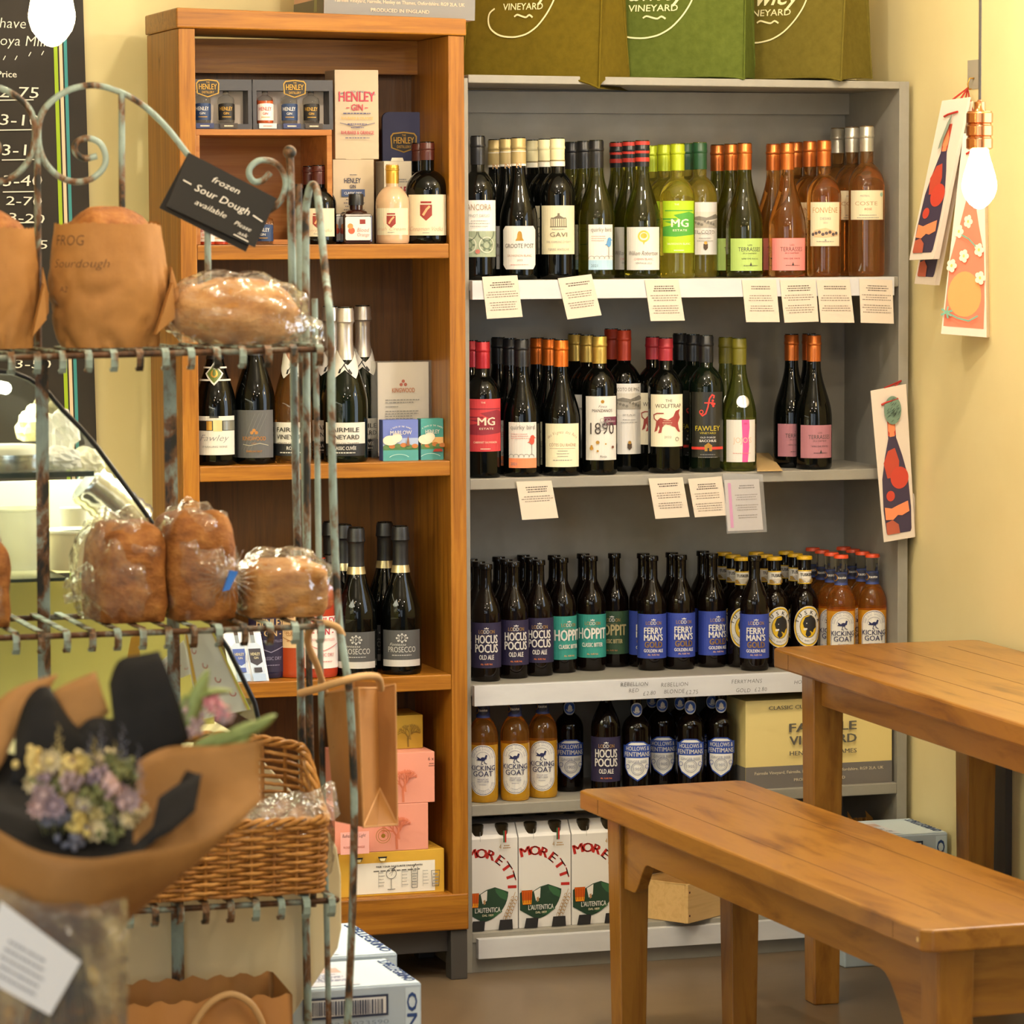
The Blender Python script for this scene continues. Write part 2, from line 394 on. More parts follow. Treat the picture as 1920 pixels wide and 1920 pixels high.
# ================================================================ bottles
K = 1/880
def prof(H, r, rn, zs, zn, kind='bdx', lip=.0015, n=12, punt=True):
    pts = [(r*.45, .006), (r*.78, .0)] if punt else [(r*.8, 0)]
    pts += [(r*.93, .0012), (r*.99, .006), (r, .012), (r, zs)]
    for i in range(1, n+1):
        t = i/n
        f = {'bdx': (1-t**2.3)**.95 if t < 1 else 0, 'burg': .5+.5*math.cos(math.pi*t), 'beer': (1-t**1.7)**1.35 if t < 1 else 0, 'stub': (1-t**2)**.75 if t < 1 else 0}[kind]
        pts.append((rn+(r-rn)*f, zs+(zn-zs)*t))
    if lip:
        pts += [(rn*.96, H-.022), (rn*.96, H-.012), (rn+lip, H-.011), (rn+lip, H-.002), (rn+lip-.001, H)]
    else: pts += [(rn, H)]
    return pts
def at_r(pr_):
    def f(z):
        for (r0, z0), (r1, z1) in zip(pr_, pr_[1:]):
            if z0 <= z <= z1 and z1 > z0: return r0+(r1-r0)*(z-z0)/(z1-z0)
        return pr_[-1][0]
    return f
KINDS = {}
def kind(key, desc, name, cat, H, r, rn, zs, zn, shape, gmat, cap=None, label=None, split=None, extra=None, lip=0, capn='capsule'):
    """cap: (z0 as share of H, material, [(share from, share to, material)]); label: (bottom, top, half width, material, draw)"""
    root = thing(name, desc, cat)
    pf = prof(H, r, rn, zs*H, zn*H, shape, lip)
    for z_, _m in split or ():
        rz = at_r(pf)(z_); i = next(i for i, p in enumerate(pf) if p[1] > z_); pf.insert(i, (rz, z_)); pf.insert(i+1, (rz, z_+.0005))
    MB().lathe(pf, gmat, 28, split=split).build('glass', root, 50)
    if cap:
        z0, cm, bands = cap; b = MB(); rr = at_r(pf); c0 = z0*H
        if capn == 'crown_cap':
            b.lathe([(rn+.0022, H-.006), (rn+.0032, H-.0055), (rn+.0030, H-.001), (rn+.002, H+.0015), (rn*.6, H+.0022), (.0005, H+.0022)], cm, 22)
        elif capn == 'foil':
            q = [(rr(c0)+.0012, c0)]
            for i in range(1, 8): z = c0+(H*.885-c0)*i/7; q.append((rr(z)+.0013, z))
            q += [(rn+.0028, H*.90), (rn+.0045, H*.905), (rn+.0035, H*.93), (rn+.003, H*.97), (rn+.0015, H*.992), (rn*.7, H), (.0005, H+.0005)]
            b.lathe(q, cm, 20)
        else:
            q = [(rr(c0)+.0009, c0)]
            for i in range(1, 6): z = c0+(H*.915-c0)*i/5; q.append((rr(z)+.0009, z))
            q += [(rn+.0006, H*.918), (rn+.0019, H*.925), (rn+.0019, H*.94), (rn+.0010, H*.945), (rn+.0012, H-.0035), (rn*.92, H-.0004), (.0005, H)]
            b.lathe(q, cm, 24)
        if bands:
            pr = Pr(b, cyl(rn+.0016, 0, 1, (lambda z: rr(min(z, H*.9))+.0010)), .006)
            for z0_, z1_, bm_ in bands:
                if callable(bm_): bm_(pr)
                else: pr.r(-math.pi*rn, z0_*H, math.pi*rn, z1_*H, bm_)
        b.build(capn, root, 45)
    if label:
        y0, y1, hw_, lm, fn = label; b = MB(); pr = Pr(b, cyl(r, 0, K, at_r(pf)), 5)
        if lm is not None: pr.r(-hw_, y0, hw_, y1, lm)
        fn(pr, y0, y1, hw_); b.build('label', root, 'flat')
    if extra: extra(root, pf)
    KINDS[key] = [root, desc, False]
def put(key, x, y, z, yaw, suffix, group=None, desc=None):
    k = KINDS[key]; lab = (desc or k[1])+suffix; rz = R(yaw)
    if not k[2]: k[2] = True; o = k[0]; o.location = (x, y, z); o.rotation_euler = (0, 0, rz); o['label'] = lab
    else: o = dup(k[0], (x, y, z), rz, lab)
    if group: o['group'] = group
    return o
FACE = -17.0   # yaw that turns a label to the lens
CR, WH, BK = C('#dcd2b2', .6), C('#dcd8d2', .6), C('#1e1c1e', .6)
GR, GO = C('#8c8a88', .6), C('#b98a3a', .35, .6)
RD, PK = C('#b8322c', .5), C('#d98c84', .6)
NAVY, BLUE = C('#2c2850', .6), C('#3148a8', .6)
def L_ancora(p, y0, y1, w):
    p.r(-w, y0, w, y0+47, C('#9aa58c', .6))
    for s_ in (-1, 1):
        p.ring(s_*17, y0+22, 13, 15, C('#c9cdb8', .6)).ring(s_*17, y0+22, 6, 8, C('#6e7c66', .6)).ring(s_*17, y0+46, 15, 16.5, C('#5f6a5a', .6), 180, 360)
        for a in range(0, 360, 60): p.c(s_*17+10*math.cos(R(a)), y0+22+10*math.sin(R(a)), 2, C('#5f6e5a', .6))
    p.c(0, y0+10, 4, C('#b0685a', .6))
    p.t('ANCORA', 3, y1-18, 11, C('#9a7f6a', .6), 44).t('PINOT GRIGIO', 3, y1-30, 4.5, GR, 38).dash(-16, 22, y1-38, 3, 5, 1.2, GR)
def L_groote(p, y0, y1, w):
    p.p([(-w, y0+8), (-w+7, y0), (w-7, y0), (w, y0+8), (w, y1-7), (w-6, y1), (-w+6, y1), (-w, y1-7)], WH)
    p.p([(-8, y1-27), (8, y1-27), (5, y1-22), (4, y1-14), (0, y1-9), (-4, y1-14), (-5, y1-22)], GO).c(0, y1-13, 3.5, GO)
    p.t('GROOTE POST', 0, y0+39, 7.5, C('#3a302a', .6), 56).t('SAUVIGNON BLANC', 0, y0+23, 4, C('#b08a78', .6), 46).t('2023', 0, y0+15, 3.4, GR, 10).dash(-22, 22, y0+8, 1, 4, 1, PK)
def L_gavi(p, y0, y1, w):
    d = C('#6a6152', .6); y = y1-40
    p.r(-16, y, 16, y+2, d).r(-14, y+16, 14, y+18, d).p([(-9, y+18), (9, y+18), (0, y+23)], d).r(-2, y+22, 2, y+26, d)
    for i in range(8): p.r(-14.5+i*3.9, y+2, -13+i*3.9, y+16, d)
    p.dash(-16, 16, y-4, 1, 3, 1.5, GR).t('GAVI', 0, y1-57, 8, d, 31).t('DEL COMUNE DI GAVI', 0, y1-68, 3.5, GR, 44).t('TERRE ANTICHE', 0, y0+7, 4, GR, 38)
def L_quirky(c1, c2, bird):
    def f(p, y0, y1, w):
        p.r(-w, y0, w, y0+18, c1).t('2021', -w+11, y0+5, 5, C('#6a7a8a', .6), 12)
        for i in range(5): p.ring(-w+6+i*9.6, y0+20, 5, 5.8, GR, 0, 180)
        p.t('quirky bird', 0, y1-13, 8, GR, 2*w-10).dash(-w+6, w-12, y1-22, 3, 4, 1, PK, 3, False)
        bx, by = w-11, y1-34
        p.r(bx-1, y0+24, bx+.2, by, GR).c(bx, by, 5, c2, 7).c(bx+1, by+6, 4.3, c2).p([(bx+4, by+7), (bx+9, by+5), (bx+4, by+4)], c2).p([(bx-4, by), (bx-9, by-3), (bx-3, by-4)], c2)
    return f
def L_william(p, y0, y1, w):
    p.c(0, y1-17, 11, C('#e3b64a', .3, .4)).c(0, y1-17, 7.5, WH).c(0, y1-16, 6, C('#e3b64a', .3, .4), 5).p([(-3, y1-24), (3, y1-24), (0, y1-33)], C('#e3b64a', .3, .4))
    p.t('William Robertson', 0, y0+27, 8, C('#4a3024', .6), 58, -.01, .35).t('CHENIN BLANC', 0, y0+18, 4, PK, 36).t('VINTAGE 2023', 0, y0+11, 3.2, GR, 30)
def L_mg(base, dark, mark, sub):
    def f(p, y0, y1, w):
        p.p([(-w, y0+36), (-w, y0+31), (-6, y0+30), (w, y0+34), (w, y0+72), (w-14, y0+76), (-10, y0+70), (w-30, y0+60), (-w+4, y0+58), (-6, y0+52), (-w, y0+48)], dark)
        p.r(-w, y0+61, -4, y0+64, dark).r(-w+6, y1-19, w-4, y1-17, dark)
        p.t('MG', 2, y0+48, 14, mark, 32, .02).t('ESTATE', 2, y0+40, 3.6, mark, 26).t(sub, 0, y0+15, 3.6, mark, 44).dash(-12, 12, y0+4, 1, 3, 1.6, mark).t('THE', -4, y1-8, 3, mark, 8)
    return f
def L_coto(title):
    def f(p, y0, y1, w):
        d = C('#7d786e', .6); y = y1-48
        p.t(title, 4, y1-14 if title[0] == 'C' else y1-59, 6.5, C('#6a5f52', .6), 46 if title[0] == 'C' else 40)
        p.r(-w+4, y, w, y+30, C('#d7d0c2', .6)).p([(-w+4, y), (-w+4, y+14), (-10, y+19), (4, y+10), (w, y+16), (w, y)], C('#a9a294', .6)).p([(-w+4, y+17), (-8, y+22), (6, y+19), (w-8, y+26), (w, y+22), (w, y+18), (0, y+13)], d)
        for i in range(9): p.c(-w+9+i*6, y+5+(i*7) % 9, 2.6, d)
        p.t('IMAZ' if title[0] == 'C' else 'RIOJA', 4, y-12, 3, GR, 24).dash(-12, 20, y-20, 2, 5, 1.2, GR)
        p.p([(0, y0+20), (8, y0+20), (8, y0+12), (4, y0+8), (0, y0+12)], C('#4a3a2a', .6)).c(4, y0+22, 3, GO)
    return f
def L_terr(p, y0, y1, w):
    d = C('#3c3a3a', .6)
    p.t('TERRASSES', 4, y0+36, 7.5, d, 44).t('LES', 4, y0+46, 3, d, 8).t('DE LA CHARTREUSE', 4, y0+31, 2.6, d, 26).t('VIN DE PAYS', 4, y0+21, 2.6, d, 32).dash(-12, 24, y0+9, 1, 3, 1.1, d).p([(3, y0+9), (8, y0+9), (5.5, y0+16)], d)
def L_fonvene(p, y0, y1, w):
    p.t('FONVÈNE', 0, y1-20, 10, C('#b98a5a', .6), 50).t('DESIRS', 0, y1-33, 4.4, GR, 20).t('2022', 0, y1-40, 3, GR, 8)
    p.p([(-27, y0+22), (-20, y0+30), (0, y0+34), (24, y0+26), (27, y0+20), (0, y0+16), (-20, y0+17)], C('#d8b48c', .6))
    for i in range(8): p.c(-24+i*6.4, y0+22+(i % 3)*2, 3, C('#544a4c', .6))
    p.dash(-22, 22, y0+8, 1, 4, 1.2, GR).c(0, y0+11, 1.5, GR)
def L_coste(p, y0, y1, w):
    p.t('COSTE', -2, y1-28, 7, C('#b08a6a', .6), 44).t('MISTRAL', -4, y1-12, 3.2, GR, 18).t('ROSÉ', 2, y1-37, 3.6, C('#b0503a', .6), 13).c(w-6, y1-8, 4, C('#9ab8a0', .6)).dash(-20, 24, y0+8, 2, 5, 1.2, GR)
def L_cotes(p, y0, y1, w):
    d = C('#a9826a', .6)
    p.arc('des Vignes des Rois', 0, y1-62, 44, 128, 52, 5.5, d, 0, .8, .2).t('CÔTES DU RHÔNE', 0, y0+38, 5.5, d, 52).r(-25, y0+34, 25, y0+34.6, d).dash(-12, 12, y0+29, 3, 5, 1.2, GR).dash(-24, 24, y0+12, 1, 5, 1.4, GR)
def L_1890(p, y0, y1, w):
    d = C('#3c3230', .6)
    p.r(3, y1-54, w, y1-38, C('#6d2f48', .6)).t('TEMPRANILLO', 18, y1-48, 3, WH, 22).c(1, y1-10, 3.2, GO).t('Finca', 1, y1-21, 4.5, d, 15, -.01, .3).t('MANZANOS', 1, y1-29, 5.2, d, 38).t('1890', 1, y0+48, 21, d, 46)
    for i in range(9): p.ring(-6+(i % 3)*6+(i//3)*3, y1-60+(i//3)*8, 3, 3.8, GR)
    for i, (x, y, r_) in enumerate(((-19, 26, 2), (-8, 33, 3.2), (-19, 22, 3.4), (-8, 17, 2), (20, 24, 2.6), (6, 30, 1.4))): p.c(x, y0+y, r_, GO if i != 4 else C('#7a4a3a', .6))
    p.t('Rioja', 2, y0+5, 4, d, 11)
def L_wolf(p, y0, y1, w):
    m_ = C('#9c3f3a', .6); d = C('#4a3c34', .6)
    p.t('THE', 2, y1-14, 5, d, 13).t('WOLFTRAP', 2, y1-25, 7.4, d, 52).t('2022', 0, y0+16, 4, GR, 13)
    y = y0+38
    p.p([(-22, y+8), (-14, y+16), (0, y+12), (10, y+18), (15, y+28), (25, y+32), (22, y+24), (25, y+16), (20, y+6), (22, y-4), (26, y-11), (20, y-10), (14, y-2), (6, y+1), (-4, y+4), (-10, y-2), (-12, y-12), (-18, y-13), (-15, y-4), (-17, y+2), (-20, y-8), (-26, y-11), (-23, y)], m_)
    p.line([(-20, y+9), (-26, y+14), (-27, y+21), (-20, y+24), (-8, y+24)], 2, m_).dash(-10, 8, y+10, 3, 4, 1, CR)
    p.ring(18, y0+14, 3, 3.8, d)
def L_fawley(p, y0, y1, w):
    m_ = C('#d8382c', .5); g = C('#c8b42c', .45)
    p.line([(-14, y1-40), (-10, y1-44), (-4, y1-40), (0, y1-28), (3, y1-12), (8, y1-5), (12, y1-7), (11, y1-11)], 2.6, m_).line([(-6, y1-20), (10, y1-20)], 2.2, m_).ring(-12, y1-37, 2.5, 4.2, m_)
    for x, y in ((8, -22), (12, -22), (10, -26), (9, -16)): p.c(x, y1+y, 2.2, m_)
    p.t('FAWLEY', 0, y0+50, 9, g, 48).t('VINEYARD', 0, y0+44, 3.4, g, 30).t('OLD FORGE', 0, y0+36, 3, WH, 28).t('BACCHUS', 0, y0+29, 4.4, WH, 30, .02)
    p.r(-w+2, y0+15, w-2, y0+20, m_).r(-6, y0+12, 7, y0+22, GO).p([(-7, y0+22), (8, y0+22), (.5, y0+28)], GO).r(-1, y0+12, 2, y0+18, BK).dash(-18, 18, y0+5, 2, 5, 1.2, GR)
def L_jojo(p, y0, y1, w):
    p.p([(0, y1), (15, y1), (16, y1-14), (14, y1-30), (15, y1-50), (12, y0), (1, y0), (2, y0+30)], C('#e2559a', .6)).t('JOJO\'S', 2, y0+36, 10, C('#d8b8a0', .6), 36).t('2022', 7, y1-8, 2.6, C('#a83060', .6), 6).dash(-22, 24, y0+16, 1, 4, 1, PK)
def load_crown(p, x, y, t1, t2):
    p.t('LO', x-10, y, 6.6, t1, 9, .01).t('DD', x, y, 6.6, WH, 10, .01).t('ON', x+10.5, y, 6.6, t1, 9, .01).t('BREWERY', x, y-5.5, 2.6, t2, 20)
    p.p([(x-3.5, y+8.5), (x+3.5, y+8.5), (x+4, y+11), (x+2, y+9.8), (x, y+12), (x-2, y+9.8), (x-4, y+11)], WH)
def L_beer(lines, cx, tc):
    def f(p, y0, y1, w):
        load_crown(p, cx, y1-20, C('#b08a50', .4, .3), C('#8a7a58', .5))
        for st, yy, h, ww, c_ in lines: p.t(st, cx, y0+yy, h, c_, ww, .028 if h > 5 else .012)
        p.t('Alc. 4.6% Vol.', cx, y0+6, 3, tc, 20, .02)
    return f
def L_goat(p, y0, y1, w, full=True):
    nv = C('#1c2150', .6); g2 = C('#77758f', .6)
    ov = lambda a, b: [(a*math.cos(t), (y0+y1)/2+math.copysign(b-a, math.sin(t))*(1 if abs(math.sin(t)) > 1e-9 else 0)+a*math.sin(t)) for t in [2*math.pi*(i+.5)/40 for i in range(40)]]
    hh = (y1-y0)/2
    p.p(ov(26, hh), WH).p(ov(24.6, hh-1.5), nv).p(ov(23.6, hh-2.5), WH)
    for k_ in range(2):
        rr = 20.5-k_*4; p.arc('MADE WITH APPLES FROM', 0, (y0+y1)/2+hh-26, rr, 172, 8, 2.4, g2, 0, .9); p.arc('SLOWLY FERMENTED CIDER', 0, (y0+y1)/2-hh+26, rr+2, 188, 352, 2.4, g2, 0, .9)
    m_ = (y0+y1)/2
    p.ring(0, m_+hh-26, 12.6, 13.2, g2, 0, 180).c(0, m_+21, 4.4, nv, 3.6).p([(2, m_+22), (5, m_+29), (8, m_+28), (6, m_+20)], nv).p([(-3, m_+21), (-11, m_+26), (-9, m_+21), (-12, m_+19), (-3, m_+18)], nv)
    p.line([(-1, m_+18), (-3, m_+12), (0, m_+11)], 1.3, nv).line([(2, m_+18), (3, m_+14), (7, m_+12)], 1.3, nv)
    p.t('KICKING', 0, m_, 9, nv, 46, .008).t('GOAT', 0, m_-11, 9.4, nv, 35, .008).t('MEDIUM DRY', 0, m_-18, 2.8, g2, 19, .01).t('CRAFT CIDER', 0, m_-22, 2.8, g2, 20, .01).dash(-8, 8, m_-27, 1, 3, 1, g2)
def L_tusker(p, y0, y1, w):
    m_ = (y0+y1)/2; hh = (y1-y0)/2; ye = C('#e0b61c', .5)
    el = lambda a, b, mt: p.c(0, m_, a, mt, b, 36)
    el(30, hh, WH); el(29, hh-1.2, ye); el(26, hh-4, BK); el(25.2, hh-5, WH); el(17, hh-17, BK); el(16, hh-18, ye); el(15, hh-19, ye)
    p.arc('TUSKER', 0, m_+4, 19.6, 165, 15, 7, BK, .02, 1.0); p.arc('FINEST QUALITY LAGER', 0, m_-5, 24, 205, 335, 2.6, BK, 0, 1)
    p.p([(-11, m_+6), (-7, m_+17), (4, m_+21), (14, m_+12), (15, m_-2), (10, m_-6), (8, m_-12), (2, m_-8), (2, m_-16), (-2, m_-21), (-6, m_-16), (-4, m_-4), (-9, m_-2)], BK)
    p.p([(-10, m_-4), (-3, m_-3), (-3, m_-6), (-9, m_-8)], WH).c(-4, m_+6, 1, WH)
    p.ring(-1, m_-14, 3.2, 5, BK, 180, 400)
def L_hollow(p, y0, y1, w):
    bl = C('#2848a0', .5); ip = C('#e6e4e0', .6); g2 = C('#8f93a8', .6)
    p.p([(-26, y0+22), (-18, y0+8), (0, y0-4), (18, y0+8), (26, y0+22), (26, y1-10), (12, y1-2), (-12, y1-2), (-26, y1-10)], bl)
    p.p([(-24, y0+22), (-17, y0+10), (0, y0-1), (17, y0+10), (24, y0+22), (24, y1-12), (11, y1-4), (-11, y1-4), (-24, y1-12)], ip)
    p.r(-30, y1-33, 30, y1-9, bl).arc('SINCE 1905 BREWED', 0, y1-90, 86, 97, 83, 2.6, bl, .01, 1)
    p.t('HOLLOWS &', 1, y1-19, 7.6, WH, 46, .01).t('FENTIMANS', 0, y1-30, 8.2, WH, 50, .01).t('GINGER BEER', 0, y1-42, 5, g2, 36).ring(0, y0+20, 11, 12, g2).ring(0, y0+20, 8.6, 9.2, g2).t('1905', 0, y0+17, 5.4, g2, 14)
    for s_ in (-18, 18): p.ring(s_, y0+24, 3.4, 4.2, bl)
def X_hollow(root, pf):
    b = MB(); rr = at_r(pf); pr = Pr(b, cyl(.0145, 0, K, rr, .0003), 4); y = 157
    for _ in range(3): pr.lay += 1
    pr.c(0, y, 13, WH).c(0, y, 11.5, C('#7f94c8', .5)).c(0, y, 10, C('#2f56ac', .5)).p([(-4, y-5), (5, y-5), (4, y+3), (0, y+7), (-3, y+3)], WH).ring(0, y, 6, 7.2, WH, 200, 340); b.build('neck_label', root, 'flat')
def X_neck(base, mark, y0, y1):
    def f(root, pf):
        b = MB(); rr = at_r(pf); pr = Pr(b, cyl(.0155, 0, K, rr, .0003), 3); w_ = 44
        pr.r(-w_, y0, w_, y1, base); mark(pr, y0, y1); b.build('neck_label', root, 'flat')
    return f
def N_tusker(p, y0, y1):
    ye = C('#e0b61c', .5); p.r(-44, y0, 44, y0+2, ye).r(-44, y1-2, 44, y1, ye).t('TUSKER', 0, y1-11, 5.5, BK, 24, .02).p([(-12, y0+12), (12, y0+12), (0, y0+3)], C('#d8cfc0', .5)).p([(-15, y0+10), (-10, y0+10), (-4, y0+3), (-15, y0+3)], C('#a8843c', .5)).p([(15, y0+10), (10, y0+10), (4, y0+3), (15, y0+3)], C('#a8843c', .5))
def N_goat(p, y0, y1):
    p.r(-44, y0, 44, y0+6, C('#3c4c8c', .5)).c(0, (y0+y1)/2+2, 12, C('#2a2c40', .5), 9).t('taste', 0, (y0+y1)/2, 5.2, WH, 18, .02).ring(-15, (y0+y1)/2+2, 5, 7, GO)
cm_bk = C('#17171a', .35); cm_gold = C('#b89a4a', .35, .6); cm_cop = C('#c06a32', .32, .75); cm_red = C('#a8202a', .35, .3); cm_or = C('#cf6a1e', .32, .6)
def band_N(p): p.t('N', 0, .232, .011, C('#b08a5c', .5), None, .02)
nv_ = lambda *a: C(*a)
s1 = 1/K
kind('ancora', 'black-capped wine bottle with pale leaf-scroll label', 'wine_bottle', 'wine bottle', .298, .0375, .0145, .585, .755, 'bdx', g_dark, (.80, cm_bk, None), (42, 145, 42, C('#ece8e0', .6), L_ancora))
kind('groote', 'dark bottle with gold crest on notched white label', 'wine_bottle', 'wine bottle', .295, .040, .0145, .40, .79, 'burg', g_dark, (.80, C('#b6a06a', .4, .3), [(.80, .905, C('#efe8da', .5)), (.815, .90, C('#b09a66', .4)), (0, 0, band_N)]), (19, 98, 34, None, L_groote))
kind('gavi', 'cream-capped wine bottle with grand building on cream label', 'wine_bottle', 'wine bottle', .294, .0375, .0145, .585, .755, 'bdx', g_dark, (.80, C('#e6dcae', .4), [(.80, .835, C('#f0ead8', .5)), (.835, .845, C('#8a7a50', .5))]), (46, 135, 37, CR, L_gavi))
kind('birdw', 'green wine bottle with blue bird on white label', 'wine_bottle', 'wine bottle', .290, .0385, .0145, .42, .80, 'burg', g_olive, (.80, cm_bk, None), (17, 100, 25, WH, L_quirky(C('#a8c8dc', .6), C('#5a94c8', .6), 0)))
kind('william', 'green wine bottle with red and black banded cap', 'wine_bottle', 'wine bottle', .290, .0385, .0145, .40, .79, 'burg', g_olive, (.81, cm_bk, [(.845, .875, C('#b83226', .4)), (.905, .93, C('#b83226', .4)), (.965, .992, C('#b83226', .4))]), (16, 95, 36, WH, L_william))
kind('mgg', 'clear wine bottle of yellow wine with lime green label', 'wine_bottle', 'wine bottle', .283, .0375, .0145, .58, .745, 'bdx', g_yellow, (.80, C('#a8b81c', .35, .2), None), (47, 143, 34, C('#a8c81e', .6), L_mg(0, C('#4a9a34', .6), C('#f0ead0', .5), 'SAUVIGNON BLANC')))
kind('elcoto', 'clear white-wine bottle with green cap and vineyard etching label', 'wine_bottle', 'wine bottle', .288, .0375, .0145, .58, .745, 'bdx', g_straw, (.80, C('#1f4a2c', .4), None), (43, 141, 36, WH, L_coto('EL COTO')))
kind('terrg', 'copper-capped green bottle with plain light-green label', 'wine_bottle', 'wine bottle', .285, .040, .0145, .36, .79, 'burg', g_olive, (.80, cm_cop, None), (13, 73, 35, C('#a9c46a', .6), L_terr))
kind('terrp', 'copper-capped rose bottle with plain pink label', 'wine_bottle', 'wine bottle', .285, .040, .0145, .36, .79, 'burg', g_rose, (.80, cm_cop, None), (13, 73, 37, C('#e88a86', .6), L_terr))
kind('fonvene', 'rose wine bottle with landscape sketch on cream label', 'wine_bottle', 'wine bottle', .291, .037, .0145, .58, .745, 'bdx', g_rose, (.81, cm_cop, None), (58, 140, 31, CR, L_fonvene))
kind('coste', 'tall silver-capped rose bottle with small cream label', 'wine_bottle', 'wine bottle', .322, .039, .0145, .59, .75, 'bdx', g_rose2, (.83, C('#b8b4a6', .3, .6), None), (107, 162, 36, CR, L_coste))
kind('mgr', 'red-capped wine bottle with red label', 'wine_bottle', 'wine bottle', .284, .0375, .0145, .58, .745, 'bdx', g_dark, (.80, cm_red, None), (49, 145, 38, C('#c43a40', .6), L_mg(0, C('#8a2434', .6), C('#f0d8c0', .5), 'CABERNET SAUVIGNON')))
kind('birdr', 'black-capped bottle with red bird on white label', 'wine_bottle', 'wine bottle', .287, .039, .0145, .42, .80, 'burg', g_dark, (.80, cm_bk, None), (17, 101, 28, WH, L_quirky(C('#ee8a5e', .6), C('#d8503a', .6), 0)))
kind('cotes', 'orange-capped bottle with square cream label', 'wine_bottle', 'wine bottle', .285, .0405, .0145, .40, .80, 'burg', g_dark, (.80, cm_or, None), (17, 97, 36, C('#ece4c4', .6), L_cotes))
kind('rioja', 'gold-capped bottle with large date on white label', 'wine_bottle', 'wine bottle', .292, .0375, .0145, .60, .77, 'bdx', g_dark, (.80, cm_gold, None), (28, 146, 33, WH, L_1890))
kind('imaz', 'tall rust-capped bottle with etched landscape label', 'wine_bottle', 'wine bottle', .302, .0375, .0145, .60, .76, 'bdx', g_dark, (.78, C('#b0391e', .4, .2), None), (33, 165, 34, C('#e8e4dc', .6), L_coto('COTO DE IMAZ')))
kind('wolf', 'red-capped bottle with howling wolf on cream label', 'wine_bottle', 'wine bottle', .286, .0375, .0145, .59, .77, 'bdx', g_dark, (.83, C('#9c2430', .4, .2), None), (50, 147, 36, C('#efe6cc', .6), L_wolf))
kind('fawley', 'black bottle printed with red curl and orange band', 'wine_bottle', 'wine bottle', .290, .0375, .0145, .60, .77, 'bdx', g_dkgreen, (.80, cm_bk, None), (28, 150, 34, C('#24241f', .35), L_fawley))
def X_medal(root, pf):
    b = MB(); rr = at_r(pf); pr = Pr(b, cyl(.03, 0, K, rr, .0003), 4); pr.lay = 3
    pr.c(3, 131, 11.5, C('#c8c8c6', .2, .8)).c(3, 131, 9.5, C('#e8e6e2', .25, .6)).line([(3, 140), (3, 124)], 1.5, C('#8a8a88', .3, .5)); b.build('medal_sticker', root, 'flat')
kind('jojo', 'olive-capped green bottle with pink stripe on white label', 'wine_bottle', 'wine bottle', .283, .037, .0145, .40, .80, 'burg', glass('green_olive_glass', (.20, .24, .04), .9), (.80, C('#6a6418', .4), None), (18, 97, 31, WH, L_jojo), None, X_medal)
kind('terrm', 'copper-capped dark bottle with plain mauve label', 'wine_bottle', 'wine bottle', .288, .039, .0145, .37, .79, 'burg', g_dark, (.80, cm_cop, None), (22, 84, 35, C('#a8707c', .6), L_terr))
HPl = [('HOCUS', 46, 15, 41, WH), ('POCUS', 29, 15, 41, WH), ('OLD ALE', 16, 8.5, 25, WH)]
kind('hocus', 'dark ale bottle with purple label', 'beer_bottle', 'beer bottle', .2465, .031, .0125, .585, .80, 'beer', g_brown, None, (26, 110, 46, C('#241d40', .6), L_beer(HPl, -1, C('#e07a30', .5))), None, None, .0018)
HOl = [('HOPPIT', 36, 20, 54, WH), ('CLASSIC BITTER', 21, 7.5, 38, WH)]
kind('hoppit', 'dark ale bottle with teal label', 'beer_bottle', 'beer bottle', .2465, .031, .0125, .585, .80, 'beer', g_brown, None, (26, 108, 46, C('#2c8a80', .6), L_beer(HOl, 4, C('#e0a060', .5))), None, None, .0018)
HDl = [('HOPPIT', 36, 20, 54, C('#b8a878', .5)), ('CLASSIC BITTER', 21, 7.5, 38, C('#b8a878', .5))]
kind('hopdark', 'dark ale bottle with deep green label', 'beer_bottle', 'beer bottle', .2465, .031, .0125, .585, .80, 'beer', g_brown, None, (26, 108, 46, C('#2c4a30', .6), L_beer(HDl, 0, C('#b07040', .5))), None, None, .0018)
FEl = [('FERRY', 47, 11.5, 34, WH), ('MAN\'S', 34, 11.5, 34, WH), ('GOLD', 21, 11, 31, C('#a07c3c', .35, .5)), ('GOLDEN ALE', 12, 6, 34, WH)]
kind('ferry', 'dark ale bottle with bright blue label', 'beer_bottle', 'beer bottle', .2465, .031, .0125, .585, .80, 'beer', g_brown, None, (24, 108, 46, C('#3044a0', .6), L_beer(FEl, -2, C('#e0b080', .5))), None, None, .0018)
kind('tusker', 'yellow-capped beer bottle with round elephant label', 'beer_bottle', 'beer bottle', .2365, .031, .0140, .555, .72, 'bdx', g_brown, (.9, C('#d8aa14', .4), None), (38, 116, 30, None, L_tusker), None, X_neck(C('#efe8dc', .5), N_tusker, 157, 183), 0, 'crown_cap')
kind('goat', 'orange-capped cider bottle with arched bird label', 'cider_bottle', 'cider bottle', .2405, .031, .0130, .555, .74, 'bdx', g_amber, (.9, C('#d84a20', .4), None), (14, 108, 26, None, L_goat), [(.122, g_amber2), (.184, g_clear)], X_neck(C('#2e3a6a', .5), N_goat, 156, 180), 0, 'crown_cap')
kind('hollow', 'ginger-beer bottle with blue and white shield', 'beer_bottle', 'beer bottle', .2365, .031, .0125, .555, .70, 'bdx', g_brown, (.9, C('#26346c', .4), None), (28, 101, 26, None, L_hollow), None, X_hollow, 0, 'crown_cap')

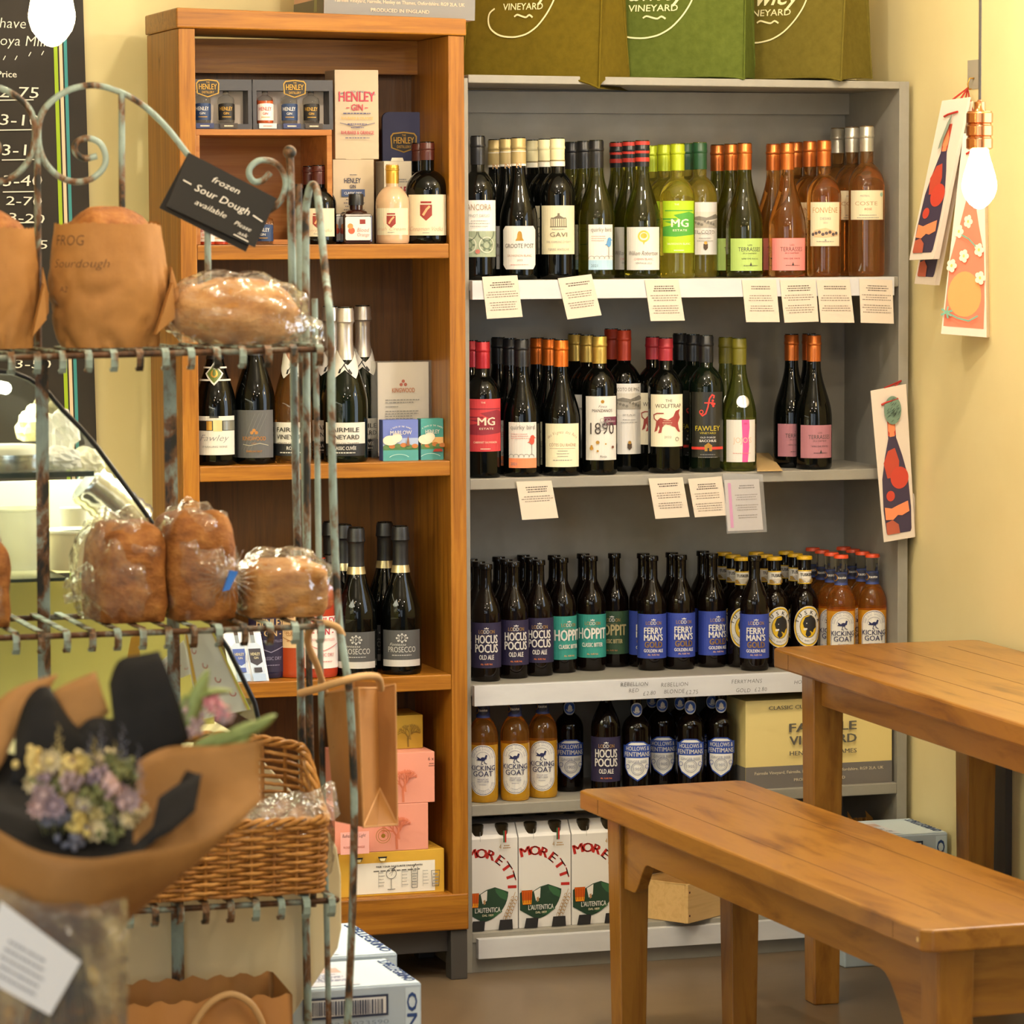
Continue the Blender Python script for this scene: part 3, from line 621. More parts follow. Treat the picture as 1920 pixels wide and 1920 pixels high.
# ---- rows on the wine shelves: kind, u of the front cap, v used, depth of the front bottle, how many deep, extra yaw
ORD = {1: [''], 2: [', front', ', second back'], 3: [', front', ', second back', ', third back']}
def row(key, u, v, y0, n, z, yaw, where, dy=.0805, dx=0.0):
    x = P(u, v, y0).x
    for i in range(n):
        put(key, x+dx*i, y0+dy*i, z, FACE+yaw+random.uniform(-5, 5)*(i > 0), ORD[n][i]+where)
T1 = ', top shelf'
for a in (('ancora', 896, .047, 1, -2), ('groote', 972, .050, 3, 2), ('gavi', 1045, .046, 3, 2), ('birdw', 1118, .048, 3, 15), ('william', 1204, .048, 3, 2), ('mgg', 1270, .046, 3, 2),
          ('elcoto', 1312, .126, 2, 8), ('terrg', 1396, .048, 3, 6), ('terrp', 1476, .048, 2, 4), ('fonvene', 1545, .046, 3, 0), ('coste', 1625, .050, 3, -4)):
    row(a[0], a[1], 300, a[2], a[3], 1.447, a[4], T1)
T2 = ', second shelf'
for a in (('mgr', 905, .046, 2, 8), ('birdr', 978, .050, 3, 2), ('cotes', 1052, .050, 3, 3), ('rioja', 1124, .047, 3, 6), ('imaz', 1170, .135, 2, 8), ('wolf', 1248, .047, 2, 4), ('fawley', 1324, .047, 3, 2), ('jojo', 1386, .046, 2, 4)):
    row(a[0], a[1], 700, a[2], a[3], 1.036, a[4], T2)
x = P(1526, 700, .047).x
put('terrm', x, .047, 1.036, FACE+8, ', foremost of the corner three')
put('terrm', x+.022, .128, 1.036, FACE, ', directly behind the foremost of three')
put('terrm', P(1484, 700, .115).x, .115, 1.036, FACE+6, ', beside the leaning kraft card', desc='copper-capped dark bottle with shaded mauve label')
# ---- beers
ORB = ('first', 'second', 'third', 'fourth')
def beer(key, cols, z, v, where, n, dy=.0655, yaw=0):
    for ci, c_ in enumerate(cols):
        u, y0 = c_[0], c_[1]; nn = c_[2] if len(c_) > 2 else n; yw = c_[3] if len(c_) > 3 else yaw; x = P(u, v, y0).x
        for i in range(nn):
            pos = {1: '', 2: ('front', 'rear'), 3: ('front', 'middle', 'rear'), 4: ('front', 'second', 'third', 'rear')}[nn]
            pos = pos[i] if pos else ''
            col = ('%s column from oak cabinet' % ORB[ci]) if len(cols) > 1 else ''
            pos = ', '+(pos+' of ' if pos and col else pos)+col if pos or col else ''
            put(key, x+.004*i, y0+dy*i, z, FACE+yw+random.uniform(-14, 14)*(i > 0), pos+where)
T3 = ', ale shelf'
beer('hocus', [(911, .085, 3, 3), (963, .115, 3, 10), (1010, .139, 3, 4)], .604, 1070, T3, 3)
beer('hoppit', [(1053.6, .175, 2, 18), (1108.6, .190, 2, -6)], .604, 1070, T3, 2)
beer('hopdark', [(1152, .238, 1, -12)], .604, 1060, ', alone behind the teal ones', 1)
beer('ferry', [(1222, .15, 2, 8), (1276, .15, 2, 14), (1334.5, .162, 2, 26), (1414.7, .072, 1, 6)], .604, 1060, T3, 2)
beer('tusker', [(1391, .138, 3, 4), (1452, .122, 3, 20), (1508.5, .118, 3, 12)], .604, 1060, T3, 3, .064)
beer('goat', [(1577, .072, 4, 4), (1635.8, .068, 4, 2)], .604, 1060, T3, 4, .0635)
T4 = ', cider shelf'
beer('goat', [(906, .048, 1, -2), (965.5, .048, 1, 0), (1017.5, .068, 1, -4)], .354, 1350, T4, 1)
beer('hollow', [(1066.7, .135, 1, 6)], .354, 1350, ', next to the cider bottles', 1)
beer('hocus', [(1135.6, .060, 1, 2)], .354, 1350, ', alone among the ginger beers', 1)
beer('hollow', [(1193, .060, 1, 2), (1241, .115, 2, 2), (1294, .060, 2, -2), (1352, .060, 2, -4)], .354, 1350, ', ginger-beer shelf', 1, .072)
# ================================================================ felt bags on the bookcase
felt = [noisy('felt_'+n, [(.3, a), (.7, b)], (60, 60, 60), 4, .9, .3, .002, .1) for n, a, b in (('moss', '#5a4c12', '#655616'), ('green', '#4a541e', '#555f26'), ('olive', '#5c521e', '#675c24'))]
CREAM = C('#e6dcaa', .7)
def smooth2(pts):
    out = []
    for i in range(len(pts)-1):
        p0, p1, p2, p3 = pts[max(i-1, 0)], pts[i], pts[i+1], pts[min(i+2, len(pts)-1)]
        for k in range(3):
            t = k/3; out.append(tuple(.5*(2*b_+(c_-a_)*t+(2*a_-5*b_+4*c_-d_)*t*t+(3*b_-a_-3*c_+d_)*t**3) for a_, b_, c_, d_ in zip(p0, p1, p2, p3)))
    return out+[pts[-1]]
def felt_bag(u, v, Y, th, w_, d_, mat, label, droop, hbag=.36, logo=(.425, 1, .44)):
    p = P(u, v, Y); z0 = 1.870
    root = thing('felt_bag', label, 'bag', (p.x, Y, z0), 0, 'felt bags on the bookcase')
    W = Vector((-math.cos(R(th)), math.sin(R(th)), 0)); D = Vector((math.sin(R(th)), math.cos(R(th)), 0)); N = 16
    lo = p.z-z0
    def front(s, t, off=0):   # s 0..1 from the near corner along the width, t height
        q = W*(w_*s)*(1-.10*t) + Vector((0, 0, hbag*t))
        edge = math.exp(-s*7)+.25*math.exp(-(1-s)*9)
        q.z += lo*math.exp(-s*(6 if droop else 12))*(1-t)**3
        q += D*(.006*math.sin(math.pi*s)*math.sin(math.pi*min(t*1.2, 1))*-1 + off + .035*t)
        return q
    def side(s, t):
        q = D*(d_*s)*(1-.45*t) + D*(.035*t) + Vector((0, 0, hbag*t)); q.z += lo*math.exp(-s*5)*(1-t)**3
        q += W*(w_*.045*t) + W*(.02*math.sin(math.pi*s)*t); return q
    b = MB(); T = [i/14 for i in range(15)]
    b.grid([[front(i/N, t) for i in range(N+1)] for t in T], mat)
    b.grid([[side(i/8, t) for i in range(9)] for t in T], mat)
    b.grid([[front(i/N, t)+D*(d_*(1-.45*t)) - Vector((0, 0, lo*math.exp(-i/N*8)*(1-t)**3)) for i in range(N+1)] for t in T], mat)
    b.grid([[front(1, t)+D*(d_*(1-.45*t)*i/6) for i in range(7)] for t in T], mat)
    b.grid([[front(i/N, 0)*(1-k/4)+(front(i/N, 0)+D*d_)*(k/4) for i in range(N+1)] for k in range(5)], mat)
    b.build('felt_body', root, 60)
    e = MB()
    for pts in ([front(0, t)+W*-.001 for t in T], [front(i/N, 0)+Vector((0, 0, .001)) for i in range(N+1)], [side(1, t) for t in T], [front(1, t) for t in T]): e.tube(pts, .0025, mat, 6)
    e.build('seam_piping', root, 60)
    for k, dd in ((0, 0), (1, 1)):
        h_ = MB(); pts = []
        for i in range(13):
            a = math.pi*i/12; s = .3+.4*i/12; q = front(s, 1)+Vector((0, 0, .10*math.sin(a)-.02)) + D*(dd*d_*.55); pts.append(q)
        h_.tube(pts, .011, mat, 8, .3); h_.build('strap', root, 60)
    if logo:
        lb = MB()
        def mp(x, y, l):   # x along the front from its far edge, in bag widths
            q = front(1-x, y/hbag*w_); return q - D*(.0012+.00015*l)
        xc, sx, yb = logo; q = lambda x, y: (xc+x*sx/254, yb+y/885/w_)
        pr = Pr(lb, mp, .06); kx_ = sx/254; ky_ = 1/885/w_
        pr.t('VINEYARD', xc, yb, 12*ky_, CREAM, 77*kx_, .008).t('Fawley', xc-.005, yb+20*ky_, 34*ky_, CREAM, 108*kx_, .012, .35)
        pr.line([q(x, y) for x, y in smooth2([(-14, -12), (-9, -9), (0, -12), (8, -14), (14, -10), (20, -14)])], 3.2*ky_, CREAM)
        pr.line([q(x, y) for x, y in smooth2([(-55, 3), (-63, -4), (-65, -15), (-62, -28), (-54, -38), (-38, -47), (-16, -50), (0, -48), (14, -43), (30, -31), (44, -13), (53, 3), (59, 17), (64, 34)])], 3.0*ky_, CREAM)
        lb.build('printed_logo_lettering', root, 'flat')
    return root
felt_bag(1122, 166, -.030, 42, .315, .165, felt[0], 'brown-green felt bag drooping over the bookcase edge', True)
felt_bag(1394, 149, -.004, 30, .30, .165, felt[1], 'brightest green felt bag, between two browner ones', False, .36, (.325, 1.22, .465))
felt_bag(1576, 152, -.024, 50, .285, .145, felt[2], 'olive felt bag on the bookcase end by the side wall', False, .36, (.34, 1.40, .470))

# ================================================================ price cards hanging from the shelves
paper = C('#d6c9b9', .7)
def card(quad, Y, label, seed, stripe=False, sleeve=False):
    tl, tr, br, bl = [P(u, v, Y) for u, v in quad]; b = MB(); b.prism([tl, tr, br, bl], (0, .0006, 0), paper)
    o = (bl+br)/2; X = (br-bl).normalized(); Yd = (tl-bl).normalized(); w_ = (br-bl).length*880; h = (tl-bl).length*880
    pr = Pr(b, flat(o+Vector((0, -.0003, 0)), X, Yd, 1/880, .0002)); ink = C('#8d8176', .8)
    x0 = -w_/2+(11 if stripe else 4)
    if stripe: pr.r(-w_/2+6, 6, -w_/2+12, h-6, C('#e88ab8', .7)); x0 += 5
    pr.dash(x0+8, w_/2-8, h-13, 3 if seed % 2 else 2, 4.2, 1.8, C('#5f564f', .8), seed)
    y = h-30
    for n_ in (3, 3+seed % 2, 2):
        if y-n_*4.4 < 5: break
        pr.dash(x0, w_/2-4, y, n_, 4.4, 1.5, ink, seed*7+n_); y -= n_*4.4+6
    ob = b.build('price_card', None, 'flat'); tag(ob, label, 'card', 'printed cards hanging from the shelves')
    if sleeve:
        s_ = MB(); s_.prism([tl+Vector((-.004, -.001, .014)), tr+Vector((.008, -.001, .010)), br+Vector((.008, -.001, -.005)), bl+Vector((-.003, -.001, -.005))], (0, -.0008, 0), film('card_sleeve', (.93, .95, 1), .10, .1, .05)); s_.build('plastic_sleeve', ob)
YC = -.0185
for i, (q_, lb) in enumerate((
    (((904, 519), (970, 516), (980, 594), (913, 598)), 'printed card under the gold-crest bottle on the white edging'),
    (((1046, 522), (1109, 514), (1128, 591), (1064, 599)), 'most tilted printed card, below the blue-bird bottle'),
    (((1209, 525), (1272, 524), (1284, 601), (1220, 602)), 'printed card below the lime green label, alone'),
    (((1391, 525), (1455, 524), (1462, 604), (1399, 604)), 'printed card below the light-green label bottle'),
    (((1462, 525), (1529, 524), (1535, 603), (1471, 605)), 'printed card below the pink label rose bottle'),
    (((1531, 525), (1593, 524), (1602, 605), (1539, 605)), 'printed card below the landscape-sketch rose bottle'),
    (((1611, 523), (1673, 525), (1676, 607), (1614, 605)), 'printed card at the far end by the bookcase side'))):
    card(q_, YC, lb, i+1)
for i, (q_, lb) in enumerate((
    (((968, 903), (1034, 901), (1047, 971), (979, 975)), 'printed card alone below the red-bird bottle'),
    (((1216, 897), (1280, 895), (1293, 969), (1229, 973)), 'printed card below the howling-wolf bottle'),
    (((1290, 898), (1353, 893), (1364, 966), (1303, 970)), 'printed card below the black bottle with red curl'),
    (((1358, 900), (1423, 898), (1431, 993), (1365, 996)), 'pink-striped card in a clear sleeve below the red wines'))):
    card(q_, -.004 - .001*i, lb, i+11, i == 3, i == 3)
jc = MB(); a_ = [P(1418, 850, .24), P(1442, 850, .24), PZ(1468, 883, 1.0368), PZ(1420, 884, 1.0368)]
jc.prism(a_, (0, .001, .001), C('#b89a68', .7)); tag(jc.build('price_card'), 'kraft jumble card leaning behind the olive-capped bottles', 'card')

# ================================================================ boxes and crate in the grey bookcase
def carton(name, label, x0, x1, y0, y1, z0, z1, mat, draw=None, group=None, bevel=.001, side=None, k=1/880, cat='box', rz=0):
    cx, cy = (x0+x1)/2, (y0+y1)/2
    root = thing(name, label, cat, (cx, cy, z0), R(rz), group); X0_, Y0_ = (x0-x1)/2, (y0-y1)/2
    MB().box(X0_, -X0_, Y0_, -Y0_, 0, z1-z0, mat).build('carton', root, bevel=bevel)
    if draw:
        b = MB(); draw(Pr(b, flat((0, Y0_-.0004, 0), (1, 0, 0), (0, 0, 1), k)), (x1-x0)/k, (z1-z0)/k); b.build('front_lettering', root, 'flat')
    if side:
        b = MB(); side(Pr(b, flat((X0_-.0004, 0, 0), (0, -1, 0), (0, 0, 1), k)), (y1-y0)/k, (z1-z0)/k); b.build('side_lettering', root, 'flat')
    return root
g_band = C('#6f6a66', .6); yel = C('#e2cd88', .6); dk_t = C('#5d584f', .6)
def D_fair(p, w_, h):
    p.r(-w_/2, 0, w_/2, 42, g_band).t('Fairmile Vineyard, Fairmile, Henley on Thames, Oxfordshire. RG9 2LA. UK', 0, 27, 5.5, C('#d8cdb0', .6), w_-36, .008).t('PRODUCED IN ENGLAND', 0, 12, 5.2, C('#d8cdb0', .6), 104, .008)
    p.t('CLASSIC CUVÉE', -w_/2+92, h-18, 7, dk_t, 92, .006).t('FAIRMILE', 6, h-62, 16, dk_t, 136, .02).t('VINEYARD', 6, h-86, 16, dk_t, 136, .02).t('HENLEY ON THAMES', 6, h-106, 8, dk_t, 136, .014)
bx0, bx1 = P(1398, 1400, .012).x, P(1676, 1400, .012).x
carton('wine_carton', 'pale yellow wine carton with grey lower band under the table', bx0, min(bx1, .955), .012, .26, .354, .354+P(1500, 1322, .012).z-P(1500, 1487, .012).z, yel, D_fair, side=lambda p, w_, h: p.r(-w_/2, 0, w_/2, 42, g_band))
ink_r = C('#b5261f', .5)
def D_beer(p, w_, h):
    gd = C('#1c3a26', .6); gl = C('#2f5c38', .6); am = C('#c85a14', .4)
    p.arc('MORETTI', -25, 80, 56, 102, -1, 17, ink_r, .04, 1.15)
    # dark green round with mug and barley; the portrait itself is left out
    p.p([(-49, 34), (-49, 66), (-38, 74), (-24, 68), (-10, 76), (6, 80), (22, 74)]+[(-25+57*math.cos(R(a)), 72+57*math.sin(R(a))) for a in range(-2, -84, -8)], gd)
    p.p([(6, 78), (22, 73), (30, 66), (28, 54), (16, 60), (8, 70)], gl).p([(14, 40), (20, 34), (4, 24), (-8, 22)], gl).p([(-22, 68), (-9, 75), (-10, 56), (-18, 50)], WH).p([(-17, 56), (-13, 58), (-12, 50), (-16, 48)], C('#a8825a', .6))
    p.p([(-46, 72), (-25, 72), (-27, 44), (-44, 44)], am).p([(-44.5, 52), (-26.5, 52), (-27, 45), (-44, 45)], C('#e8a020', .4)).p([(-47, 80), (-40, 83), (-30, 82), (-24, 79), (-24, 71), (-47, 71)], WH)
    for i in range(4): p.r(-43+i*4.4, 47, -41.6+i*4.4, 68, C('#a8420e', .4))
    p.t('L\'AUTENTICA', -9, 34, 9, WH, 49, .012).t('DAL 1859', -9, 27, 4, CR, 21, .01)
    for i in range(7):
        for s_ in (-1, 1): p.ring(27+i*2.4+s_*3.6, 22+i*6, 2.4, 3, GO, 0, 360, 10, 1.6)
    p.line([(16, 8), (22, 16), (43, 70)], .9, GO)
    p.p([(-w_/2+8, 1), (-w_/2+34, 1), (-w_/2+36, 20), (-w_/2+12, 20)], BK).p([(10, 1), (38, 1), (37, 20), (13, 20)], BK)
    p.r(20, 164, 23, 186, gl).r(23, 164, 26, 186, ink_r).t('4', 14, 152, 9, GO, 4).dash(19, 34, 157, 2, 4, 2, GO)
    p.line([(-25, 186), (-25, 168)], .7, GR)
def beerpack(x0, label):
    W_, H_ = .1165, .2225; root = thing('beer_pack', label, 'beer pack', (x0+W_/2, .02, .084), 0, 'four-bottle beer packs on the bottom shelf')
    pk_ = C('#dcd8d4', .45); b = MB(); hw_ = W_/2-.0006
    b.prism([(-hw_, 0, 0), (-hw_, 0, H_*.87), (-hw_, .022, H_), (-hw_, .098, H_), (-hw_, .12, H_*.87), (-hw_, .12, 0)], (2*hw_, 0, 0), pk_); b.build('carton', root, bevel=.001)
    p_ = MB(); D_beer(Pr(p_, flat((0, -.0004, 0), (1, 0, 0), (0, 0, 1), 1/880)), 103, 196); p_.build('front_lettering', root, 'flat')
    for xx in (-.027, .027):
        for yy in (.016, .104):
            c_ = MB(); c_.lathe([(.0135, 0), (.0135, .014), (.0142, .015), (.0142, .021), (.012, .0228), (.0005, .023)], C('#3a3222', .3, .6), 18, (xx, yy, H_*.90)); c_.build('crown_cap', root, 50)
for i in range(3):
    beerpack(P(872, 1640, .02).x+.1175*i, ('cut-off white beer pack beside the oak cabinet on the bottom shelf', 'fully visible white beer pack, second along the bottom shelf', 'white beer pack partly behind the bench leg, bottom shelf')[i])
wc = thing('wine_crate', 'small bare pine crate jutting from the bottom shelf under the bench', 'crate', (P(1290, 1745, -.05).x, -.05, .0845), R(34))
cw = MB(); cw.box(0, .19, 0, .009, 0, .083, crate_x).box(0, .19, .131, .14, 0, .083, crate_x).box(0, .009, .009, .131, 0, .083, crate_x).box(.181, .19, .009, .131, 0, .083, crate_x).box(.009, .181, .009, .131, 0, .008, crate_x)
cw.build('crate_boards', wc, bevel=.001); nl = MB()
for zz in (.014, .068): nl.lathe([(.0025, 0), (.0025, .001)], C('#5a2a1a', .5), 8, (.005, -.0008, zz))
nl2 = MB()
for zz in (.016, .066):
    for xx in (.006, .184): nl2.prism([(xx+.0025*math.cos(t), -.0006, zz+.0025*math.sin(t)) for t in [R(a) for a in range(0, 360, 45)]], (0, .001, 0), C('#5a2a1a', .5))
nl2.build('nail', wc)
# dark bits stored under the wine carton
kb = thing('kindling_box', 'dark box of kindling in the shadow under the wine carton', 'box', (.86, .15, .0845))
kbm = MB(); kbm.box(-.085, .085, -.08, .09, 0, .13, C('#161412', .8)); kbm.build('box_body', kb, bevel=.002)
ks = MB(); rd = random.Random(5)
for i in range(14): x = -.08+.012*i; ks.hexa([(x, -.07, .13), (x+.006, -.07, .13), (x+.006, -.06, .13), (x, -.06, .13), (x+rd.uniform(-.01, .01), -.06, .18+rd.uniform(0, .02)), (x+.008, -.06, .18), (x+.008, -.05, .18), (x, -.05, .18)], C('#b8823c', .7))
ks.build('kindling_sticks', kb)

# ================================================================ bottle gift bags on the side wall
gw = C('#dccfc2', .6); g_d = C('#3a3048', .6); g_r = C('#b84430', .6); g_o = C('#e88a5c', .6); g_t = C('#6f8a78', .7)
def D_gift(p):      # units: face 78 wide (-39..39), 292 high
    bt = [(-30, 16), (-28, 13), (28, 13), (31, 18), (33, 60), (30, 120), (20, 160), (9, 195), (8, 245), (-8, 245), (-9, 195), (-20, 160), (-30, 120), (-33, 60)]
    p.p(bt, g_d).p([(-9, 200), (9, 200), (8, 247), (-8, 247)], g_r).p([(0, 240), (7, 222), (8, 210), (5, 206), (6, 198), (-6, 198), (-5, 206), (-8, 210), (-7, 222)], g_o)
    p.p([(-18, 120), (-24, 150), (-12, 172), (4, 176), (12, 150), (8, 122)], g_r).c(10, 118, 21, C('#c2402f', .6)).c(-14, 86, 10, C('#c2402f', .6)).p([(-30, 42), (-30, 66), (-14, 62), (0, 66), (26, 72), (28, 52), (10, 46), (0, 48), (-12, 40)], g_o)
    p.p([(-30, 16), (-28, 13), (2, 13), (0, 30), (-14, 40), (-30, 36)], C('#b0563f', .6))
def D_orange(p):
    sal = C('#e87a60', .6); bl = C('#f0e2c8', .6); gn = C('#6fa08c', .6)
    p.p([(-36, 12), (34, 12), (36, 50), (36, 120), (24, 160), (12, 200), (12, 250), (-9, 250), (-9, 200), (-22, 160), (-36, 110)], sal).p([(-9, 200), (12, 200), (9, 250), (-6, 250)], C('#ee8c50', .6)).c(-2, 60, 32, C('#f09a5c', .6), 33)
    for x, y in ((-2, 165), (-22, 150), (26, 125), (-6, 115), (-30, 100), (30, 85)):
        for a in range(0, 360, 72): p.c(x+6*math.cos(R(a)), y+6*math.sin(R(a)), 5, bl, 4, 10)
        p.c(x, y, 2.4, C('#e8c060', .6), 2.4, 8)
    p.line([(-12, 145), (4, 140), (20, 130)], 2.4, gn).line([(-30, 32), (-10, 25), (10, 22), (26, 30)], 2.4, gn)
    for a in (20, 80, 150, 210, 290, 330): p.line([(-30, 32), (-30+10*math.cos(R(a)), 32+8*math.sin(R(a)))], 3, gn)
def gift_bag(label, tl, tr, br, bl, dep, draw, tag_kind, cord=None, sdraw=None, grp='bottle gift bags'):
    """four front corners in the place, depth vector"""
    nn_ = (br-bl).cross(tr-bl); k_ = tl-CAM; tl = CAM + k_*((bl-CAM).dot(nn_)/k_.dot(nn_))
    root = thing('gift_bag', label, 'gift bag', (bl+br)/2, 0, grp); o = (bl+br)/2
    q = [c_-o for c_ in (bl, br, tr, tl)]; dep = Vector(dep)
    b = MB(); b.hexa([q[0], q[1], q[1]+dep, q[0]+dep, q[3], q[2], q[2]+dep*.35, q[3]+dep*.35], gw); b.build('paper_bag', root, bevel=.0006)
    n = (q[1]-q[0]).cross(q[3]-q[0]).normalized()
    def mp(x, y, l): s, t = x/78+.5, y/292; return (q[0]*(1-s)+q[1]*s)*(1-t)+(q[3]*(1-s)+q[2]*s)*t + n*(.0006+.0002*l)
    f = MB(); draw(Pr(f, mp)); f.build('front_lettering', root, 'flat')
    if sdraw:
        ns = (q[3]-q[0]).cross(dep).normalized()*-1; f = MB()
        def ms(x, y, l): s, t = x/78+.5, y/292; return (q[0]+dep)*(1-s)*(1-t)+q[0]*s*(1-t)+(q[3]+dep*.35)*(1-s)*t+q[3]*s*t - ns*(.0006+.0002*l)
        sdraw(Pr(f, ms)); f.build('side_lettering', root, 'flat')
    at = lambda x, y, l: mp(x, y, l)
    cm = C('#a8241c', .6); c_ = MB(); c_.tube([at(-19, 262, 14), at(-8, 265, 18), at(18, 268, 14)], .0022, cm, 6)
    top = cord or (at(6, 292, 0)+Vector((0, 0, .02))); c_.tube([at(-8, 292, -10), top-o if cord else top, at(16, 292, -10)], .002, cm, 6); c_.build('cord_handle', root, 60)
    if tag_kind:
        g = MB(); pr = Pr(g, mp); pr.lay = 22 if tag_kind == 1 else 30
        if tag_kind == 1:
            pr.c(4, 248, 19, g_t, 27).lay += 1
            rd = random.Random(3)
            for i in range(34): a, r_ = rd.uniform(0, 6.3), rd.uniform(0, .8); x, y = 4+19*r_*math.cos(a), 248+27*r_*math.sin(a); pr.line([(x-2.5, y-2), (x+2.5, y+rd.uniform(0, 3))], .9, C('#39483f', .7))
        else: pr.p([(-14, 202), (-8, 206), (4, 240), (8, 262), (6, 264), (-2, 250), (-12, 218)], C('#7f8a7c', .7))
        g.build('gift_tag', root, 'flat')
    return root
# lower one, on the end of the bookcase
YL = -.03
gift_bag('lower white gift bag with round green tag, on bookcase edge', P(1632, 733, YL), P(1699, 720, YL), P(1716, 1007, YL), P(1657, 1017, YL), (.012, .026, .0), D_gift, 1, P(1690, 714, -.004))
bk2 = MB(); a_ = [P(1716, 1000, -.004), P(1727, 960, -.004), P(1731, 925, -.004), P(1720, 935, -.004)]
bk2.prism(a_, (-.03, .01, 0), gw); tag(bk2.build('gift_bag'), 'sliver of a second gift bag behind the lower one', 'gift bag')
# upper stack, hanging from a hook on the side wall
hook_y = PX(1822, 168, .993).y
pl = thing('wall_hook', 'grey adhesive wall plate with small brass hook', 'hook', (1.0, hook_y, PX(1822, 140, .999).z))
MB().box(-.0015, 0, -.026, .034, -.03, .03, C('#a8a090', .5)).build('plate', pl, bevel=.0005)
hk = MB(); hk.tube([(-.002, 0, -.008), (-.012, 0, -.008), (-.016, 0, -.02), (-.014, 0, -.03), (-.008, 0, -.030)], .0016, C('#b88a3c', .3, .9), 8); hk.build('brass_hook', pl, 60)
HK = Vector((.984, hook_y, pl.location.z-.028))
def g4(tl, tr, br, bl): return [PX(*a_) for a_ in (tl, tr, br, bl)]
gift_bag('front gift bag of the hanging stack, slim green tag', *g4((1766, 189, .935), (1817, 182, .955), (1750, 486, .930), (1704, 488, .905)), (.012, -.004, .0), D_gift, 2, HK)
gift_bag('second hanging gift bag peeking below the front one', *g4((1775, 200, .955), (1822, 190, .972), (1752, 535, .955), (1714, 532, .935)), (.010, -.004, .0), D_gift, 0, HK)
gift_bag('largest hanging gift bag with orange blossom bottle', *g4((1806, 250, .925), (1845, 250, .985), (1850, 633, .985), (1764, 626, .915)), (.045, .055, .0), D_orange, 0, HK, D_gift)
# ================================================================ goods in the oak cabinet
ZA, ZB, ZC, ZD = 1.523, 1.079, .638, .182
# pine crate turned on its side, carrying the gift boxes
xa, xb = X0+.036, P(622, 350, -.03).x
ct = thing('wooden_crate', 'small pine crate turned on its side as a riser', 'crate', (0, 0, ZA))
hc = P(560, 243, -.03).z-ZA
MB().box(xa, xb, -.035, .19, hc-.012, hc, pine_x).build('top_panel', ct, bevel=.001)
MB().box(xb-.011, xb, -.035, .19, .0005, hc-.012, pine_x).build('end_panel', ct, bevel=.001)
MB().box(xa, xa+.011, -.035, .19, .0005, hc-.012, pine_x).build('end_panel', ct, bevel=.001)
MB().box(xa+.011, xb-.011, .178, .19, .0005, hc-.012, pine_x).build('bottom_panel', ct)
MB().box(xa+.011, xb-.011, -.02, .178, .0005, .01, pine_x).build('side_board', ct)
n_ = C('#4a4540', .6); g_gold = C('#b08a3c', .35, .5)
gold_t = C('#c89a3c', .4, .3)
def badge(p, x, y, s):
    p.p([(x-21*s, y+9*s), (x-17*s, y+14*s), (x, y+16*s), (x+17*s, y+14*s), (x+21*s, y+9*s), (x+20*s, y-9*s), (x, y-16*s), (x-20*s, y-9*s)], g_gold)
    p.p([(x-19*s, y+8*s), (x-16*s, y+12*s), (x, y+14*s), (x+16*s, y+12*s), (x+19*s, y+8*s), (x+18*s, y-8*s), (x, y-14*s), (x-18*s, y-8*s)], C('#2c2824', .6))
    p.t('HENLEY', x, y-2*s, 9.5*s, gold_t, 32*s, .01).t('THE', x, y+9*s, 3*s, gold_t, 6*s).t('DISTILLERY', x, y-9*s, 4*s, gold_t, 22*s)
def mini(parent, x, y, lab, liq, txt):
    b = MB(); b.lathe([(.008, 0), (.0165, .001), (.017, .004), (.017, .046), (.0155, .052), (.006, .058), (.006, .072), (.0068, .073), (.0068, .078), (.006, .079)], liq, 18, (x, y, .012), [(.044, g_clear)]); mbo = b.build('miniature_bottle', parent, 50)
    l = MB(); pr = Pr(l, lambda a, c_, k_: Vector((x, y, .012))+cyl(.0172, .0, 1/880)(a, c_, k_), 3)
    ang = -17; pr.r(-19, 6, 19, 33, lab).c(0, 33, 19, lab, 3).t('HENLEY', -3, 23, 6.5, txt, 23, .01).t('GIN', -3, 16, 4, txt, 9, .01).dash(-12, 8, 11, 1, 3, 1.4, gold_t); l.build('miniature_label', mbo, 'flat')
gx_k = g_clear
def gift_box(x0, x1, h, label, minis, bx):
    y0 = -.02; root = thing('gin_gift_box', label, 'gift box', (x0, y0, ZA+hc), 0, 'gin gift boxes on the pine riser'); w_ = x1-x0; D_ = .045; dk = C('#3e3d42', .5)
    b = MB(); b.box(0, w_, 0, D_, 0, .011, dk).box(0, w_, 0, D_, h-.022, h, dk).box(0, .008, 0, D_, .011, h-.022, dk).box(w_-.008, w_, 0, D_, .011, h-.022, dk).box(.008, w_-.008, D_-.002, D_, .011, h-.022, C('#c8b8a8', .5)); b.build('card_sleeve', root, bevel=.0005)
    f = MB(); pr = Pr(f, flat((0, -.0005, 0), (1, 0, 0), (0, 0, 1), 1/880)); badge(pr, bx*880, (h-.018)*880, 1.0)
    for x, lab, liq, tx, pc in minis: pr.r(x*880-16, 2, x*880+16, 11, pc).dash(x*880-11, x*880+11, 5, 1, 3, 2.4, CR if pc != WH else PK)
    f.build('front_lettering', root, 'flat')
    for x, lab, liq, tx, pc in minis: mini(root, x, .021, lab, liq, tx)
nb, kb_, rb = C('#22385e', .5), C('#1e1a18', .5), C('#efe0d6', .5)
xL = P(366, 180, -.02).x; xM = P(473, 180, -.02).x; xR = P(624, 180, -.02).x
hb1 = P(420, 138, -.02).z-P(420, 232, -.02).z
gift_box(X0+.016, xM-.001, hb1, 'dark gift box of miniatures, half behind the cabinet side', [(.045, nb, g_clear, WH, C('#2a3560', .5)), (.094, kb_, g_clear, gold_t, C('#3a3028', .5))], .052)
